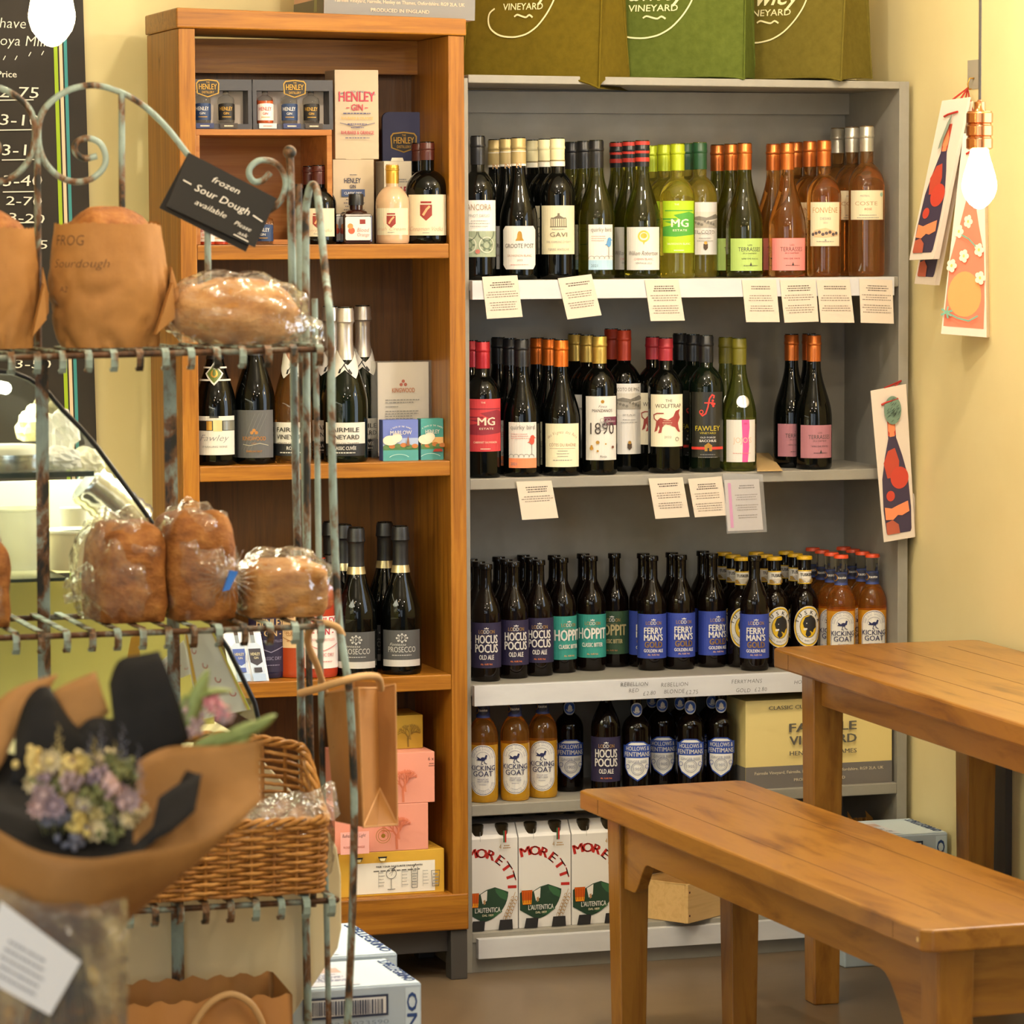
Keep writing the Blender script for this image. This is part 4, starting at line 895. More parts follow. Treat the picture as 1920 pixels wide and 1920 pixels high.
gift_box(xM+.001, xR, hb1, 'dark gift box showing three whole miniature gin bottles', [(.030, rb, C('#b0502a', .15, 0, .6), C('#c03a3a', .5), WH), (.080, nb, g_clear, WH, C('#2a3560', .5)), (.126, kb_, g_clear, gold_t, C('#3a3028', .5))], .087)
# cartons
cream_b = C('#bca98c', .6)
def D_gin1(p, w_, h):
    r_ = C('#b8384a', .5); nv = C('#4a4a70', .6)
    p.arc('SMALL BATCH HANDCRAFTED', 0, h-145, 105, 108, 72, 3.4, nv).t('HENLEY', 0, h-56, 17, r_, 66, .02).t('GIN', 0, h-72, 11, r_, 21, .02).r(-20, h-68, -14, h-66.5, r_).r(14, h-68, 20, h-66.5, r_)
    p.dash(-34, 34, h-78, 1, 4, 2, nv).t('RHUBARB & ORANGE', 0, h-88, 5, C('#d8a04a', .5), 58).line([(-32, h-94), (0, h-101), (32, h-94)], 1, nv).dash(-24, 24, h-97, 1, 4, 2, nv)
    p.t('RHUBARB & ORANGE', 0, 44, 6, r_, 60, .012).dash(-16, 16, 55, 1, 3, 1.6, nv).dash(-30, 30, 37, 1, 3, 1.6, nv)
def D_gin2(p, w_, h):
    nv = C('#3a3a50', .6)
    p.p([(-14, h), (14, h), (12, h+7), (-12, h+7)], cream_b).t('HENLEY', -2, h-42, 9, nv, 30, .01).t('GIN', -2, h-51, 6, nv, 11, .01).r(-23, h-66, 20, h-53, C('#38486e', .6)).t('CLASSIC DRY', -2, h-62, 4.4, WH, 32, .01).dash(-20, 20, h-72, 4, 6, 1.4, nv).dash(-10, 8, h-28, 1, 3, 1.4, nv)
y1_ = .03
c2 = [P(624, 300, y1_).x, P(701, 300, y1_).x]; zc2 = P(660, 299, y1_).z
carton('gin_carton', 'white gin carton with blue band under a taller carton', c2[0], c2[1], y1_, y1_+.075, ZA, zc2, cream_b, D_gin2, k=1/870)
c1 = [P(628, 220, y1_).x, P(710, 220, y1_).x]
carton('gin_carton', 'tall cream gin carton with red lettering, stacked on another', c1[0], c1[1], y1_, y1_+.078, zc2+.0005, P(670, 131, y1_).z, cream_b, D_gin1, k=1/870)
c3 = [P(720, 330, .06).x, P(772, 330, .06).x]
carton('gin_carton', 'small white carton behind the gold-capped cream bottle', c3[0], c3[1], .06, .125, ZA, P(745, 302, .06).z, C('#ddd0b8', .6), lambda p, w_, h: p.p([(-13, h), (11, h), (9, h+6), (-11, h+6)], C('#ddd0b8', .6)).dash(-12, 20, h-34, 2, 4, 2, GR).t('HAPPY', 12, h-58, 12, C('#b8384a', .5), 40, .02), k=1/870)
sg = thing('shop_sign', 'navy arched gin sign standing behind a white carton', 'sign', (P(757, 300, .15).x, .15, ZA))
sm = MB(); sw_ = .0455; sh_ = P(757, 210, .15).z-ZA; nvb = C('#2e3050', .6)
sm.prism([(-sw_, 0, 0), (sw_, 0, 0), (sw_, 0, sh_-.014)]+[(sw_-.014+.014*math.cos(R(a)), 0, sh_-.014+.014*math.sin(R(a))) for a in (30, 60, 90)]+[(-sw_+.014-.014*math.cos(R(a)), 0, sh_-.014+.014*math.sin(R(a))) for a in (90, 60, 30, 0)], (0, .008, 0), nvb)
sm.build('board', sg); bm_ = MB(); badge(Pr(bm_, flat((0, -.0005, 0), (1, 0, 0), (0, 0, 1), 1/860)), 0, (sh_)*860-54, 1.18); bm_.build('badge_lettering', sg, 'flat')
# liqueurs
crest = C('#8a2c22', .5)
def L_liq(txt, sc_=1.0):
    def f(p, y0, y1, w):
        m_ = y1-24*sc_; x = -2
        p.ring(x, m_, 12*sc_, 16*sc_, C('#ecc9b0', .6), -30, 210).r(x-9*sc_, m_-7*sc_, x+9*sc_, m_+9*sc_, crest).p([(x-9*sc_, m_-7*sc_), (x+9*sc_, m_-7*sc_), (x, m_-15*sc_)], crest).line([(x-4*sc_, m_-6*sc_), (x+1*sc_, m_+2*sc_), (x+5*sc_, m_+6*sc_)], 3.4*sc_, C('#e8a070', .5)).r(x-8*sc_, m_+11*sc_, x+8*sc_, m_+14*sc_, crest)
        p.t(txt, x, y0+8, 6.5*sc_, C('#c89a80', .6), 2*w*.8, -.01, .35).dash(x-8, x+8, y0+4, 1, 3, 1.2, GR)
    return f
IV = C('#d8cdb0', .6); bur = C('#4a1c14', .35)
kind('liqd', 'round-shouldered dark liqueur bottle with large cream label', 'liqueur_bottle', 'liqueur bottle', .208, .044, .0145, .52, .72, 'stub', g_dark, (.82, bur, None), (15, 88, 40, IV, L_liq('Cinnamon Vodka', 1.2)))
kind('liqc', 'small gold-capped bottle of pale cream liqueur', 'liqueur_bottle', 'liqueur bottle', .162, .0345, .0125, .50, .72, 'stub', C('#c8a684', .15, 0, .6), (.76, C('#c89a3c', .3, .6), None), (16, 64, 34, IV, L_liq('Irish Cream', .9)))
kind('liqm', 'dark red-capped liqueur bottle with small cream label', 'liqueur_bottle', 'liqueur bottle', .160, .0355, .0125, .50, .72, 'stub', g_dark, (.76, bur, None), (14, 64, 34, IV, L_liq('Cherry Vodka', .9)))
put('liqd', P(801, 350, -.01).x, -.01, ZA, FACE, ' at the shelf end')
put('liqd', P(786, 350, .085).x, .085, ZA, FACE, ', hidden behind its twin')
put('liqc', P(736, 400, -.015).x, -.015, ZA, FACE, ' before a white carton')
put('liqm', P(598, 400, -.012).x, -.012, ZA, FACE, ', behind the iron rack post')
put('liqm', P(580, 400, .066).x, .066, ZA, FACE, ', tucked behind its twin')
def square_bottle(loc, label):
    root = thing('liqueur_bottle', label, 'liqueur bottle', loc, R(-8), 'square blood-orange bottles'); b = MB(); b.box(-.030, .030, -.030, .030, 0, .062, C('#2c1410', .08, 0, .6)); b.build('glass', root, bevel=.005)
    n2 = MB(); n2.lathe([(.024, .060), (.022, .066), (.0135, .070), (.0135, .080)], C('#2c1410', .08, 0, .6), 20); n2.build('neck', root, 50)
    cpb = MB(); cpb.lathe([(.0155, .079), (.0155, .100), (.014, .102), (.0005, .102)], cm_bk, 20); cpb.build('stopper', root, 50)
    l = MB(); pr = Pr(l, flat((0, -.0306, 0), (1, 0, 0), (0, 0, 1), 1/880)); pr.p([(-23, 9), (-21, 7), (21, 7), (23, 9), (23, 47), (21, 49), (-21, 49), (-23, 47)], WH).c(-12, 24, 6, C('#d8583a', .5)).c(-14, 32, 5, C('#e08a4a', .5)).r(3, 36, 13, 44, crest).t('Blood', 9, 22, 7, PK, 22, 0, .2).t('Orange', 9, 14, 6, PK, 22, 0, .2); l.build('label', root, 'flat')
square_bottle((P(668, 430, -.015).x, -.015, ZA), 'square dark bottle with blood-orange fruit label')
square_bottle((P(640, 430, .052).x, .052, ZA), 'square dark bottle half hidden behind its fruit-labelled twin')
def small_mini(u, lab, liq, txt, label):
    p_ = P(u, 440, -.02); root = thing('gin_miniature', label, 'gin bottle', (p_.x, -.02, ZA), R(FACE)); mini(root, 0, 0, lab, liq, txt)
    for c_ in root.children: c_.location.z = -.012
small_mini(388, rb, C('#a8381e', .15, 0, .6), C('#c03a3a', .5), 'red miniature bottle at the pine riser foot')
small_mini(412, rb, C('#a8381e', .15, 0, .6), C('#c03a3a', .5), 'second red miniature bottle, behind the chalk sign pole')
small_mini(497, nb, g_clear, WH, 'blue miniature bottle below the chalk sign corner')

# ---- sparkling wine shelf
foil_s = C('#cfc8c0', .3, .7); ivory = C('#dcd8d0', .6)
def L_fairm(sub):
    def f(p, y0, y1, w):
        p.r(-w, y0, w, y0+22, C('#1c1e22', .5)).t(sub, -2, y0+11, 6, WH, 44 if len(sub) > 6 else 16, .014).dash(-30, 26, y0+5, 1, 3, 1.8, WH)
        p.t('FAIRMILE', -2, y1-17, 8, C('#33302e', .6), 56, .012).t('VINEYARD', -2, y1-30, 8, C('#33302e', .6), 56, .012).t('HENLEY ON THAMES', -2, y1-39, 3.6, C('#6a6058', .6), 54)
    return f
def X_fold(root, pf):
    b = MB(); rr = at_r(pf); pr = Pr(b, cyl(.03, 0, K, rr, .0003), 4); pr.lay = 4
    pr.p([(-40, 178), (-16, 152), (0, 166), (18, 150), (40, 176), (40, 200), (20, 184), (6, 174), (0, 178), (-20, 196), (-40, 206)], ivory)
    pr.line([(-10, 164), (4, 182)], 2, BK).line([(8, 160), (-2, 176)], 2, BK).p([(-12, 160), (-8, 160), (-6, 168), (-10, 168)], BK).p([(10, 157), (13, 160), (8, 168), (6, 165)], BK); b.build('neck_band', root, 'flat')
def L_fawl2(p, y0, y1, w):
    bk = C('#20201e', .4); p.r(-w, y1-26, w, y1-8, bk).r(-14, y1-25, -4, y1-9, GO).r(-2, y1-27, 14, y1-7, C('#d8c890', .4, .3)).r(16, y1-25, w, y1-9, C('#8a8a80', .3, .5)).t('Fawley', 0, y1-44, 11, C('#8a8890', .6), 54, -.012, .35).t('SPARKLING WINE', 0, y1-56, 3.4, GR, 46).r(-8, y1-3, 8, y1, bk)
def X_diamond(root, pf):
    b = MB(); pr = Pr(b, cyl(.03, 0, K, at_r(pf), .0003), 4); pr.lay = 3
    for y in (150, 172): pr.r(-48, y, 48, y+3, ivory)
    pr.p([(0, 184), (19, 163), (0, 142), (-19, 163)], ivory).p([(0, 180), (15, 163), (0, 146), (-15, 163)], C('#5a6a2a', .5)).c(0, 163, 7, GO); b.build('neck_label', root, 'flat')
def L_king(p, y0, y1, w):
    o_ = C('#b87a34', .4, .3); p.c(0, y1-36, 3, o_).c(-4, y1-40, 3, o_).c(4, y1-40, 3, o_).t('KINGWOOD', 0, y1-54, 7, o_, 42, .012).t('1737', 0, y1-61, 3, o_, 8).line([(-20, y0+24), (-8, y0+22), (10, y0+26), (26, y0+22)], .7, CR).t('SPARKLING BRUT', 0, y0+10, 3.4, o_, 28, .01)
    for i in range(4): p.line([(-24+i*6, y0+14), (2+i*7, y1-6)], .5, C('#7a7a7c', .6))
kind('fairw', 'tall silver-foiled sparkling wine with white and black label', 'sparkling_wine_bottle', 'wine bottle', .316, .0455, .0150, .36, .78, 'burg', g_dkgreen, (.66, foil_s, None), (12, 72, 42, ivory, L_fairm('CLASSIC CUVÉE')), None, X_fold, 0, 'foil')
kind('fairr', 'rose sparkling wine with white and black label', 'sparkling_wine_bottle', 'wine bottle', .305, .0400, .0150, .36, .78, 'burg', g_rose, (.66, C('#c89a8a', .3, .6), None), (14, 74, 40, ivory, L_fairm('ROSÉ')), None, X_fold, 0, 'foil')
kind('fawl2', 'dark sparkling wine with diamond neck badge', 'sparkling_wine_bottle', 'wine bottle', .305, .0430, .0150, .36, .78, 'burg', g_dark, (.70, cm_bk, None), (19, 88, 42, ivory, L_fawl2), None, X_diamond, 0, 'foil')
kind('kingw', 'dark sparkling wine with plain grey label', 'sparkling_wine_bottle', 'wine bottle', .305, .0415, .0150, .40, .80, 'burg', g_dark, (.72, cm_bk, None), (12, 97, 40, C('#5a5a5c', .6), L_king), None, None, 0, 'foil')
SB = ' on the oak shelf'
put('fawl2', P(404, 760, .0).x, .0, ZB, FACE, SB)
put('kingw', P(478, 760, .005).x, .005, ZB, FACE, SB)
put('fairr', P(549, 760, .0).x, .0, ZB, FACE, SB)
put('fairw', P(647, 640, -.003).x, -.003, ZB, FACE, ', foremost of three')
put('fairw', P(620, 640, .098).x, .098, ZB, FACE, ', behind the iron post')
put('fairw', P(680, 640, .145).x, .145, ZB, FACE, ', set far back', desc='silver-foiled sparkling wine beside the acrylic leaflet stand')
# leaflet in an acrylic stand, and two little picture boxes
lf = thing('leaflet_stand', 'white leaflet in a clear acrylic stand on the oak shelf', 'leaflet', (P(757, 868, .075).x, .075, ZB))
hL = P(757, 679, .075).z-ZB; wL = .055; lm = MB(); lm.box(-wL, wL, 0, .0008, .004, hL, C('#f0e6de', .7))
pr = Pr(lm, flat((0, -.0004, 0), (1, 0, 0), (0, 0, 1), 1/860)); h_ = hL*860
for x, y in ((0, -34), (-4, -40), (4, -40)): pr.c(x, h_+y, 3, C('#c05a4a', .6))
pr.t('KINGWOOD', 0, h_-54, 8, C('#c87a50', .6), 42, .012).dash(-34, 30, h_-68, 2, 4.5, 1.5, GR, 2, False).dash(-34, -4, h_-80, 1, 4, 1.6, GR, 4, False).dash(-34, 32, h_-88, 5, 4.5, 1.4, GR, 6, False).dash(-34, 30, h_-114, 4, 4.5, 1.4, GR, 9, False)
lm.build('leaflet', lf, 'flat')
acr = film('acrylic', (.95, .95, .93), .12, .03, 0, 5, .04)
MB().box(-wL-.014, wL+.018, -.004, -.002, 0, hL+.003, acr).build('acrylic_front', lf); MB().box(-wL-.014, wL+.018, .003, .005, 0, hL+.003, acr).build('acrylic_back', lf)
def D_town(sky, low, name, spire):
    def f(p, w_, h):
        sk = C(sky, .6); p.r(-w_/2, h*.35, w_/2, h, sk).r(-w_/2, h*.35, w_/2, h*.55, C(low, .6)).r(-w_/2, 0, w_/2, h*.32, C('#4f9a98', .5)).r(-w_/2, h*.26, w_/2, h*.36, C('#4a7a48', .6))
        for i in range(6): p.c(-w_/2+6+i*w_/6.2, h*.34+(i*5) % 4, 6, C('#b8743c' if i % 2 else '#5a7a48', .6), 4)
        p.c(-w_*.3, h*.5, 14, C('#efdcc0', .6), 9).c(-w_*.12, h*.56, 10, C('#efe0c8', .6), 8).t(name, 0, h*.64, 7, WH, min(w_*.62, 40), .012).arc('A TASTE OF THE THAMES', 0, h*.3, h*.52, 118, 62, 2.6, WH)
        if spire: p.p([(10, h*.36), (16, h*.36), (15, h*.48), (13, h*.62), (11, h*.48)], C('#8a5a3a', .6))
        else: p.p([(0, h*.2), (w_/2-2, h*.2), (w_/2-4, h*.27), (4, h*.27)], C('#a83a2c', .6))
        p.ring(-4, h*.02, 20, 21.5, C('#bfe0d8', .6), 30, 150, 20, .5)
    return f
YM = -.02
carton('picture_box', 'blue picture box with river town and church spire', P(718, 830, YM).x, P(784, 830, YM).x, YM, YM+.03, ZB, P(750, 787, YM).z, C('#5a6ab0', .5), D_town('#6878c0', '#a8b8d8', 'MARLOW', True), k=1/880)
carton('picture_box', 'green picture box with red riverboat, cut by the post', P(789, 830, YM+.005).x, X1-.036, YM+.005, YM+.033, ZB, P(815, 785, YM).z, C('#3f8a84', .5), D_town('#4a9a94', '#e8b878', 'HENLEY', False), k=1/880)

# ---- prosecco and gin shelf
def L_pros(p, y0, y1, w):
    s_ = C('#c8c6c4', .4, .3); p.r(-w, y0, w, y0+12, C('#d0ccca', .4, .3)).t('PROSECCO', 0, y0+26, 10, s_, 52, .004).t('Fontessa', -8, y0+38, 5, s_, 30, 0, .4).dash(-24, 24, y0+20, 1, 3, 1.4, s_).ring(0, y1-14, 5, 6, s_).t('P', 0, y1-17, 6, s_, 3)
    for a in range(0, 360, 45): p.c(9*math.cos(R(a)), y1-14+7*math.sin(R(a)), 2, s_, 2, 8)
def band_p(p): pass
kind('pros', 'black-foiled prosecco bottle with grey label', 'sparkling_wine_bottle', 'wine bottle', .306, .0425, .0150, .38, .78, 'burg', g_dark, (.70, C('#1c1c1e', .4), [(.685, .735, C('#c8b88a', .3, .7))]), (16, 82, 40, C('#4c4c4e', .5), L_pros), None, None, 0, 'foil')
put('pros', P(668, 1080, -.005).x, -.005, ZC, FACE, ' beside the hanging paper bag')
put('pros', P(751, 1080, .000).x, .000, ZC, FACE+4, ' nearest the shelf end'.replace('nearest', 'closest to'))
put('pros', P(722, 1080, .110).x, .110, ZC, FACE, ' between and behind its neighbours')
put('pros', P(645, 1080, .082).x, .082, ZC, FACE, ' half hidden by an iron post')
put('pros', P(621, 1080, .165).x, .165, ZC, FACE, ', only its foil seen')
def L_gin(c_, t1, t2):
    def f(p, y0, y1, w):
        p.t('HENLEY', 4, y1-16, 14, t1, 52, .02).t('- GIN -', 4, y1-33, 11, t1, 40, .02).t('DOUBLE DISTILLED', 4, y1-44, 4.4, t2, 46).line([(-26, y1-50), (4, y1-62), (34, y1-50)], 1.6, t2).t('CLASSIC DRY', 4, y0+22, 6, t2, 40, .01).dash(-20, 26, y0+12, 1, 3, 1.6, t2)
    return f
def kg(key, desc, gl, lc, t1, t2, y0, y1):
    kind(key, desc, 'gin_bottle', 'gin bottle', .245, .039, .0150, .66, .80, 'bdx', gl, (.84, C('#2a1c14', .4), None), (y0, y1, 50, lc, L_gin(lc, t1, t2)))
kg('ginn', 'navy gin bottle behind the leaflet cut-out', C('#1c1e3c', .12, 0, .6), C('#241f3c', .5), C('#c8a878', .4), C('#8a84a0', .5), 12, 110)
kg('gino', 'orange-red gin bottle with ribbed foot and cream label', C('#a8401c', .12, 0, .6), C('#d8b488', .5), C('#8a5a3a', .5), C('#a8764a', .5), 55, 125)
kg('ginw', 'gin bottle with white and pink label behind the rack', C('#a83a26', .12, 0, .6), C('#efe4e0', .5), C('#c8384a', .5), C('#d88a8a', .5), 18, 112)
kg('gink', 'dark gin bottle with copper band by the prosecco', g_dark, C('#1c1614', .4), C('#a86a3a', .4, .4), C('#a86a3a', .4, .4), 40, 110)
put('ginn', P(502, 1230, .03).x, .03, ZC, FACE+6, '')
put('gino', P(555, 1230, .02).x, .02, ZC, FACE, '')
put('ginw', P(600, 1230, .0).x-.002, .0, ZC, FACE+10, '')
put('gink', P(622, 1230, .075).x, .075, ZC, FACE, '')
so = thing('leaflet_cutout', 'white cut-out card showing two drawn gin bottles', 'card', (P(462, 1284, -.035).x, -.035, ZC))
sm = MB(); hC = P(462, 1192, -.035).z-ZC; y_up = .02
mpc = lambda x, y, l: Vector((x/880-(.014*y/95), y/880*.21-.0004*l, y/880))
pq = Pr(sm, mpc); wq = C('#eef0f8', .6)
pq.p([(-28, 0), (42, 0), (42, 86), (38, 97), (32, 97), (30, 88), (16, 88), (14, 95), (-20, 95), (-20, 88), (-28, 84)], wq)
for x, c_ in ((-4, C('#4a5fa8', .5)), (24, C('#3a3640', .5))):
    pq.r(x-3, 66, x+4, 90, C('#8a929a', .5)).r(x-3, 82, x+4, 90, C('#4a3a34', .5)).p([(x-12, 6), (x+12, 6), (x+12, 62), (x+6, 68), (x-6, 68), (x-12, 62)], C('#c2cfe4', .5)).p([(x-11, 34), (x, 28), (x+11, 34), (x+11, 58), (x-11, 58)], c_).t('HENLEY', x, 46, 5, CR, 17, .012).t('GIN', x, 40, 4, CR, 8).r(x-7, 17, x+7, 25, c_).r(x-12, 1, x+12, 14, C('#a8bcdc', .5))
sm.build('printed_card', so, 'flat'); st = MB(); st.prism([mpc(-20, 2, -3), mpc(35, 2, -3), mpc(35, 70, -3), mpc(-20, 70, -3)], (0, .0012, 0), wq); st.prism([(0, .002, .06), (0, .002, 0), (0, .05, 0)], (.001, 0, 0), wq); st.build('card_back', so)

# ---- bottom compartment: mixer cartons
tree_o = C('#d87a58', .6)
def tree(p, x, y, s, c_, seed=1):
    rd = random.Random(seed)
    def br(x, y, a, l, d):
        x2, y2 = x+l*math.cos(R(a)), y+l*math.sin(R(a)); p.line([(x, y), (x2, y2)], max(.9, d*.9)*s, c_)
        if d:
            for k_ in (-1, 1, 0.2): br(x2, y2, a+k_*rd.uniform(20, 42), l*.72, d-1)
    br(x, y, 92, 17*s, 4)
def D_pink(b6):
    def f(p, w_, h):
        tree(p, w_*.16, 4, 1.25, tree_o, 4)
        if b6: p.t('6 x', w_/2-15, h-12, 6, C('#6a3a34', .6), 11, .01).dash(-0+w_/2-20, w_/2-8, h-19, 2, 4, 2, C('#6a3a34', .6))
        else:
            p.r(-w_/2+3, 3, -w_*.18, 44, C('#f0b0a8', .6)).t('Refreshingly Light', -w_*.34, 34, 6.5, C('#7a5a5a', .6), 44, -.01, .3).t('ROSE & ORANGE', -w_*.34, 14, 4, C('#b86a5a', .6), 40).ring(-w_*.03, 34, 13, 14, GO).ring(-w_*.03, 34, 9, 10, GO).c(-w_*.03, 34, 4, GO)
    return f
def D_mix(p, w_, h):
    bk = C('#4a4644', .6); p.r(-w_/2+28, 4, w_/2-18, h-20, C('#efe8dc', .6))
    p.t('PAIR YOUR FAVOURITE DRINK WITH', 14, h-29, 3, bk, 88, .006).dash(-50, 70, h-36, 1, 3, 1.6, bk)
    for i, x in enumerate((-2, 42, 82)):
        p.line([(x-24, 14), (x-24, 44)], .5, GR).dash(x-24, x-12, 42, 5, 6, 1.3, GR, i+1, False)
        if i == 0: p.ring(x, 40, 9, 10, bk).r(x-.5, 12, x+.5, 30, bk).line([(x-7, 11), (x+7, 11)], 1.2, bk).line([(x-4, 40), (x+4, 46), (x, 36)], .6, bk).line([(x+2, 48), (x+8, 52)], 2, bk)
        elif i == 1: p.line([(x-6, 50), (x-5, 12), (x+5, 12), (x+6, 50)], 1, bk).dash(x-5, x+5, 42, 6, 5, 2.4, GR).line([(x-2, 50), (x+2, 56)], 1.6, bk)
        else: p.line([(x-8, 42), (x-6, 13), (x+6, 13), (x+8, 42), (x-8, 42)], 1, bk).dash(x-6, x+6, 34, 4, 6, 3, GR)
    for x in (-w_/2+26, -w_/2+72): p.p([(x, h-8), (x+18, h-8), (x+14, h-16), (x+4, h-16)], BK).p([(x+3, h-11), (x+15, h-11), (x+13, h-16), (x+5, h-16)], C('#efe0a8', .5))
MG_ = C('#d8a838', .55); SP_ = C('#e89a84', .55); GD_ = C('#b8922c', .55)
y_ = -.035
za = ZD; zb = P(720, 1597, y_).z; zc_ = P(720, 1509, y_).z; zd = P(770, 1411, y_).z; ze = P(770, 1341, .02).z
carton('mixer_carton', 'golden mixer carton with glass drawings, at the stack bottom', P(636, 1640, y_).x, P(833, 1640, y_).x, y_, y_+.15, za, zb, MG_, D_mix, k=1/890, group='mixer cartons')
carton('mixer_carton', 'pink mixer carton lying directly on the golden one', P(628, 1550, y_).x, P(803, 1550, y_).x, y_, y_+.14, zb+.0005, zc_, SP_, D_pink(False), k=1/890, group='mixer cartons')
carton('mixer_carton', 'upper pink mixer carton with red tree, partly behind bag', P(640, 1460, y_).x, P(815, 1460, y_).x, y_, y_+.14, zc_+.0005, zd, SP_, D_pink(True), k=1/890, group='mixer cartons')
carton('mixer_carton', 'small dull gold carton on top of the pink ones', P(700, 1380, .02).x, P(793, 1380, .02).x, .02, .13, zd+.0005, ze, GD_, lambda p, w_, h: tree(p, w_*.2, 4, .9, C('#8a6a1c', .6), 6), k=1/880, group='mixer cartons')
# carton on top of the cabinet
xt0, xt1 = P(607, 20, -.045).x, P(890, 20, -.045).x
def D_top(p, w_, h):
    p.r(-w_/2, 0, w_/2, 50, C('#7d7a78', .6)).t('Fairmile Vineyard, Fairmile, Henley on Thames, Oxfordshire. RG9 2LA. UK', 0, 24, 6, C('#e6c8a8', .6), w_-40, .008).t('PRODUCED IN ENGLAND', 0, 9, 6, C('#e6c8a8', .6), 108, .008).t('FAIRMILE', 0, 110, 16, dk_t, 136, .02)
tb = carton('wine_carton', 'wine carton on top of the oak cabinet, grey band showing', xt0, xt1, -.045, .20, 1.9805, 2.18, C('#d8b09a', .6), D_top, k=1/880)
tb.rotation_euler.y = R(1.45)
def side_(p, w_, h): p.r(-w_/2, 0, w_/2, 50, C('#7d7a78', .6))
sb = MB(); wS = (xt1-xt0)/2; prs = Pr(sb, flat((-wS-.0004, 0, 0), (0, -1, 0), (0, 0, 1), 1/880)); prs.r(-107, 0, 107, 30, C('#6a685c', .6)).p([(40, 8), (62, 8), (60, 30), (50, 40), (42, 28)], C('#8a9068', .6)); sb.build('side_lettering', tb, 'flat')
# ================================================================ bench and table
def plank_top(L_, W_, zt, th, mat, mat_end, seams, e_=.115):
    """local x 0..W, y 0..-L; boards with hair gaps, breadboard ends"""
    b = MB(); g = .0007; c_ = .016
    b.prism([(x, y, zt-th) for x, y in ((0, -L_+c_), (c_, -L_), (W_-c_, -L_), (W_, -L_+c_), (W_, -c_), (W_-c_, 0), (c_, 0), (0, -c_))], (0, 0, th), mat)
    s = MB(); dk = C('#3a2008', .7)
    for x in seams: s.box(x-.0006, x+.0006, -L_+e_, -e_, zt-.002, zt+.0002, dk)
    for y in (-e_, -L_+e_):
        for x in (0, W_): s.box(x-.0003, x+.0003, y-.0006, y+.0006, zt-th+.005, zt-.005, dk)
    return b, s
def leg(x, y, s_, h, mat): return MB().hexa([(x+.006, y+.006, 0), (x+s_-.006, y+.006, 0), (x+s_-.006, y+s_-.006, 0), (x+.006, y+s_-.006, 0), (x, y, h), (x+s_, y, h), (x+s_, y+s_, h), (x, y+s_, h)], mat)
bn = thing('wooden_bench', 'low wooden bench with curved apron in front of the beer shelves', 'bench', (.013, -.648, 0), R(1.52))
BL, BW, BZ = 1.545, .345, .480
tp, sm_ = plank_top(BL, BW, BZ, .036, ben_y, ben_x, [.082, .262]); sm_.build('board_seam', tp.build('bench_top', bn, bevel=.004))
lx0, lx1, ly0, ly1 = .046, BW-.064-.006, -.105-.0, -BL+.05
for x in (lx0, lx1):
    for y in (ly0, ly1): leg(x, y, .064, BZ-.037, ben_z).build('leg', bn, bevel=.003)
def apron(x):
    za, zm, ze = BZ-.037, BZ-.037-.078, BZ-.037-.142; a, b_ = ly0-.002, ly1+.066
    pts = [(x, a, za), (x, a, ze)]
    for i in range(9): t = i/8; pts.append((x, a-.048-.075*t, ze+(zm-ze)*(.5-.5*math.cos(math.pi*t))))
    for i in range(13): t = i/12; pts.append((x, b_+.17-.13*t, zm+(ze-.07-zm)*(1-math.cos(math.pi*.5*t))))
    pts += [(x, b_, ze-.07), (x, b_, za)]
    return MB().prism(pts, (.022, 0, 0), ben_y)
for x in (lx0+.010, lx1+.030): apron(x).build('apron', bn, bevel=.002)
for y in (ly0+.02, ly1+.02): MB().box(lx0+.065, lx1-.001, y, y+.022, BZ-.037-.12, BZ-.037, ben_x).build('end_rail', bn, bevel=.002)
pg = MB(); pg.prism([(-.0008, -BL+.025+.004*math.cos(t), BZ-.018+.004*math.sin(t)) for t in [R(a) for a in range(0, 360, 40)]], (.001, 0, 0), C('#d8b87a', .5)); pg.build('dowel', bn)

tbn = thing('wooden_table', 'tall wooden table against the side wall behind the bench', 'table', (.516, -.386, 0), R(-1.4))
TL_, TW, TZ = 1.55, .452, .707
tp, sm_ = plank_top(TL_, TW, TZ, .040, ben_y, ben_x, [.11, .23, .345], .10); sm_.build('board_seam', tp.build('table_top', tbn, bevel=.005))
for x in (.033, TW-.088):
    for y in (-.153, -TL_+.06): leg(x, y, .066, TZ-.041, ben_z).build('leg', tbn, bevel=.003)
for x in (.050, TW-.058): MB().box(x, x+.022, -TL_+.127, -.154, TZ-.041-.062, TZ-.041, ben_y).build('apron', tbn, bevel=.002)
for y in (-.13, -TL_+.09): MB().box(.10, TW-.106, y, y+.022, TZ-.041-.062, TZ-.041, ben_x).build('end_rail', tbn, bevel=.002)

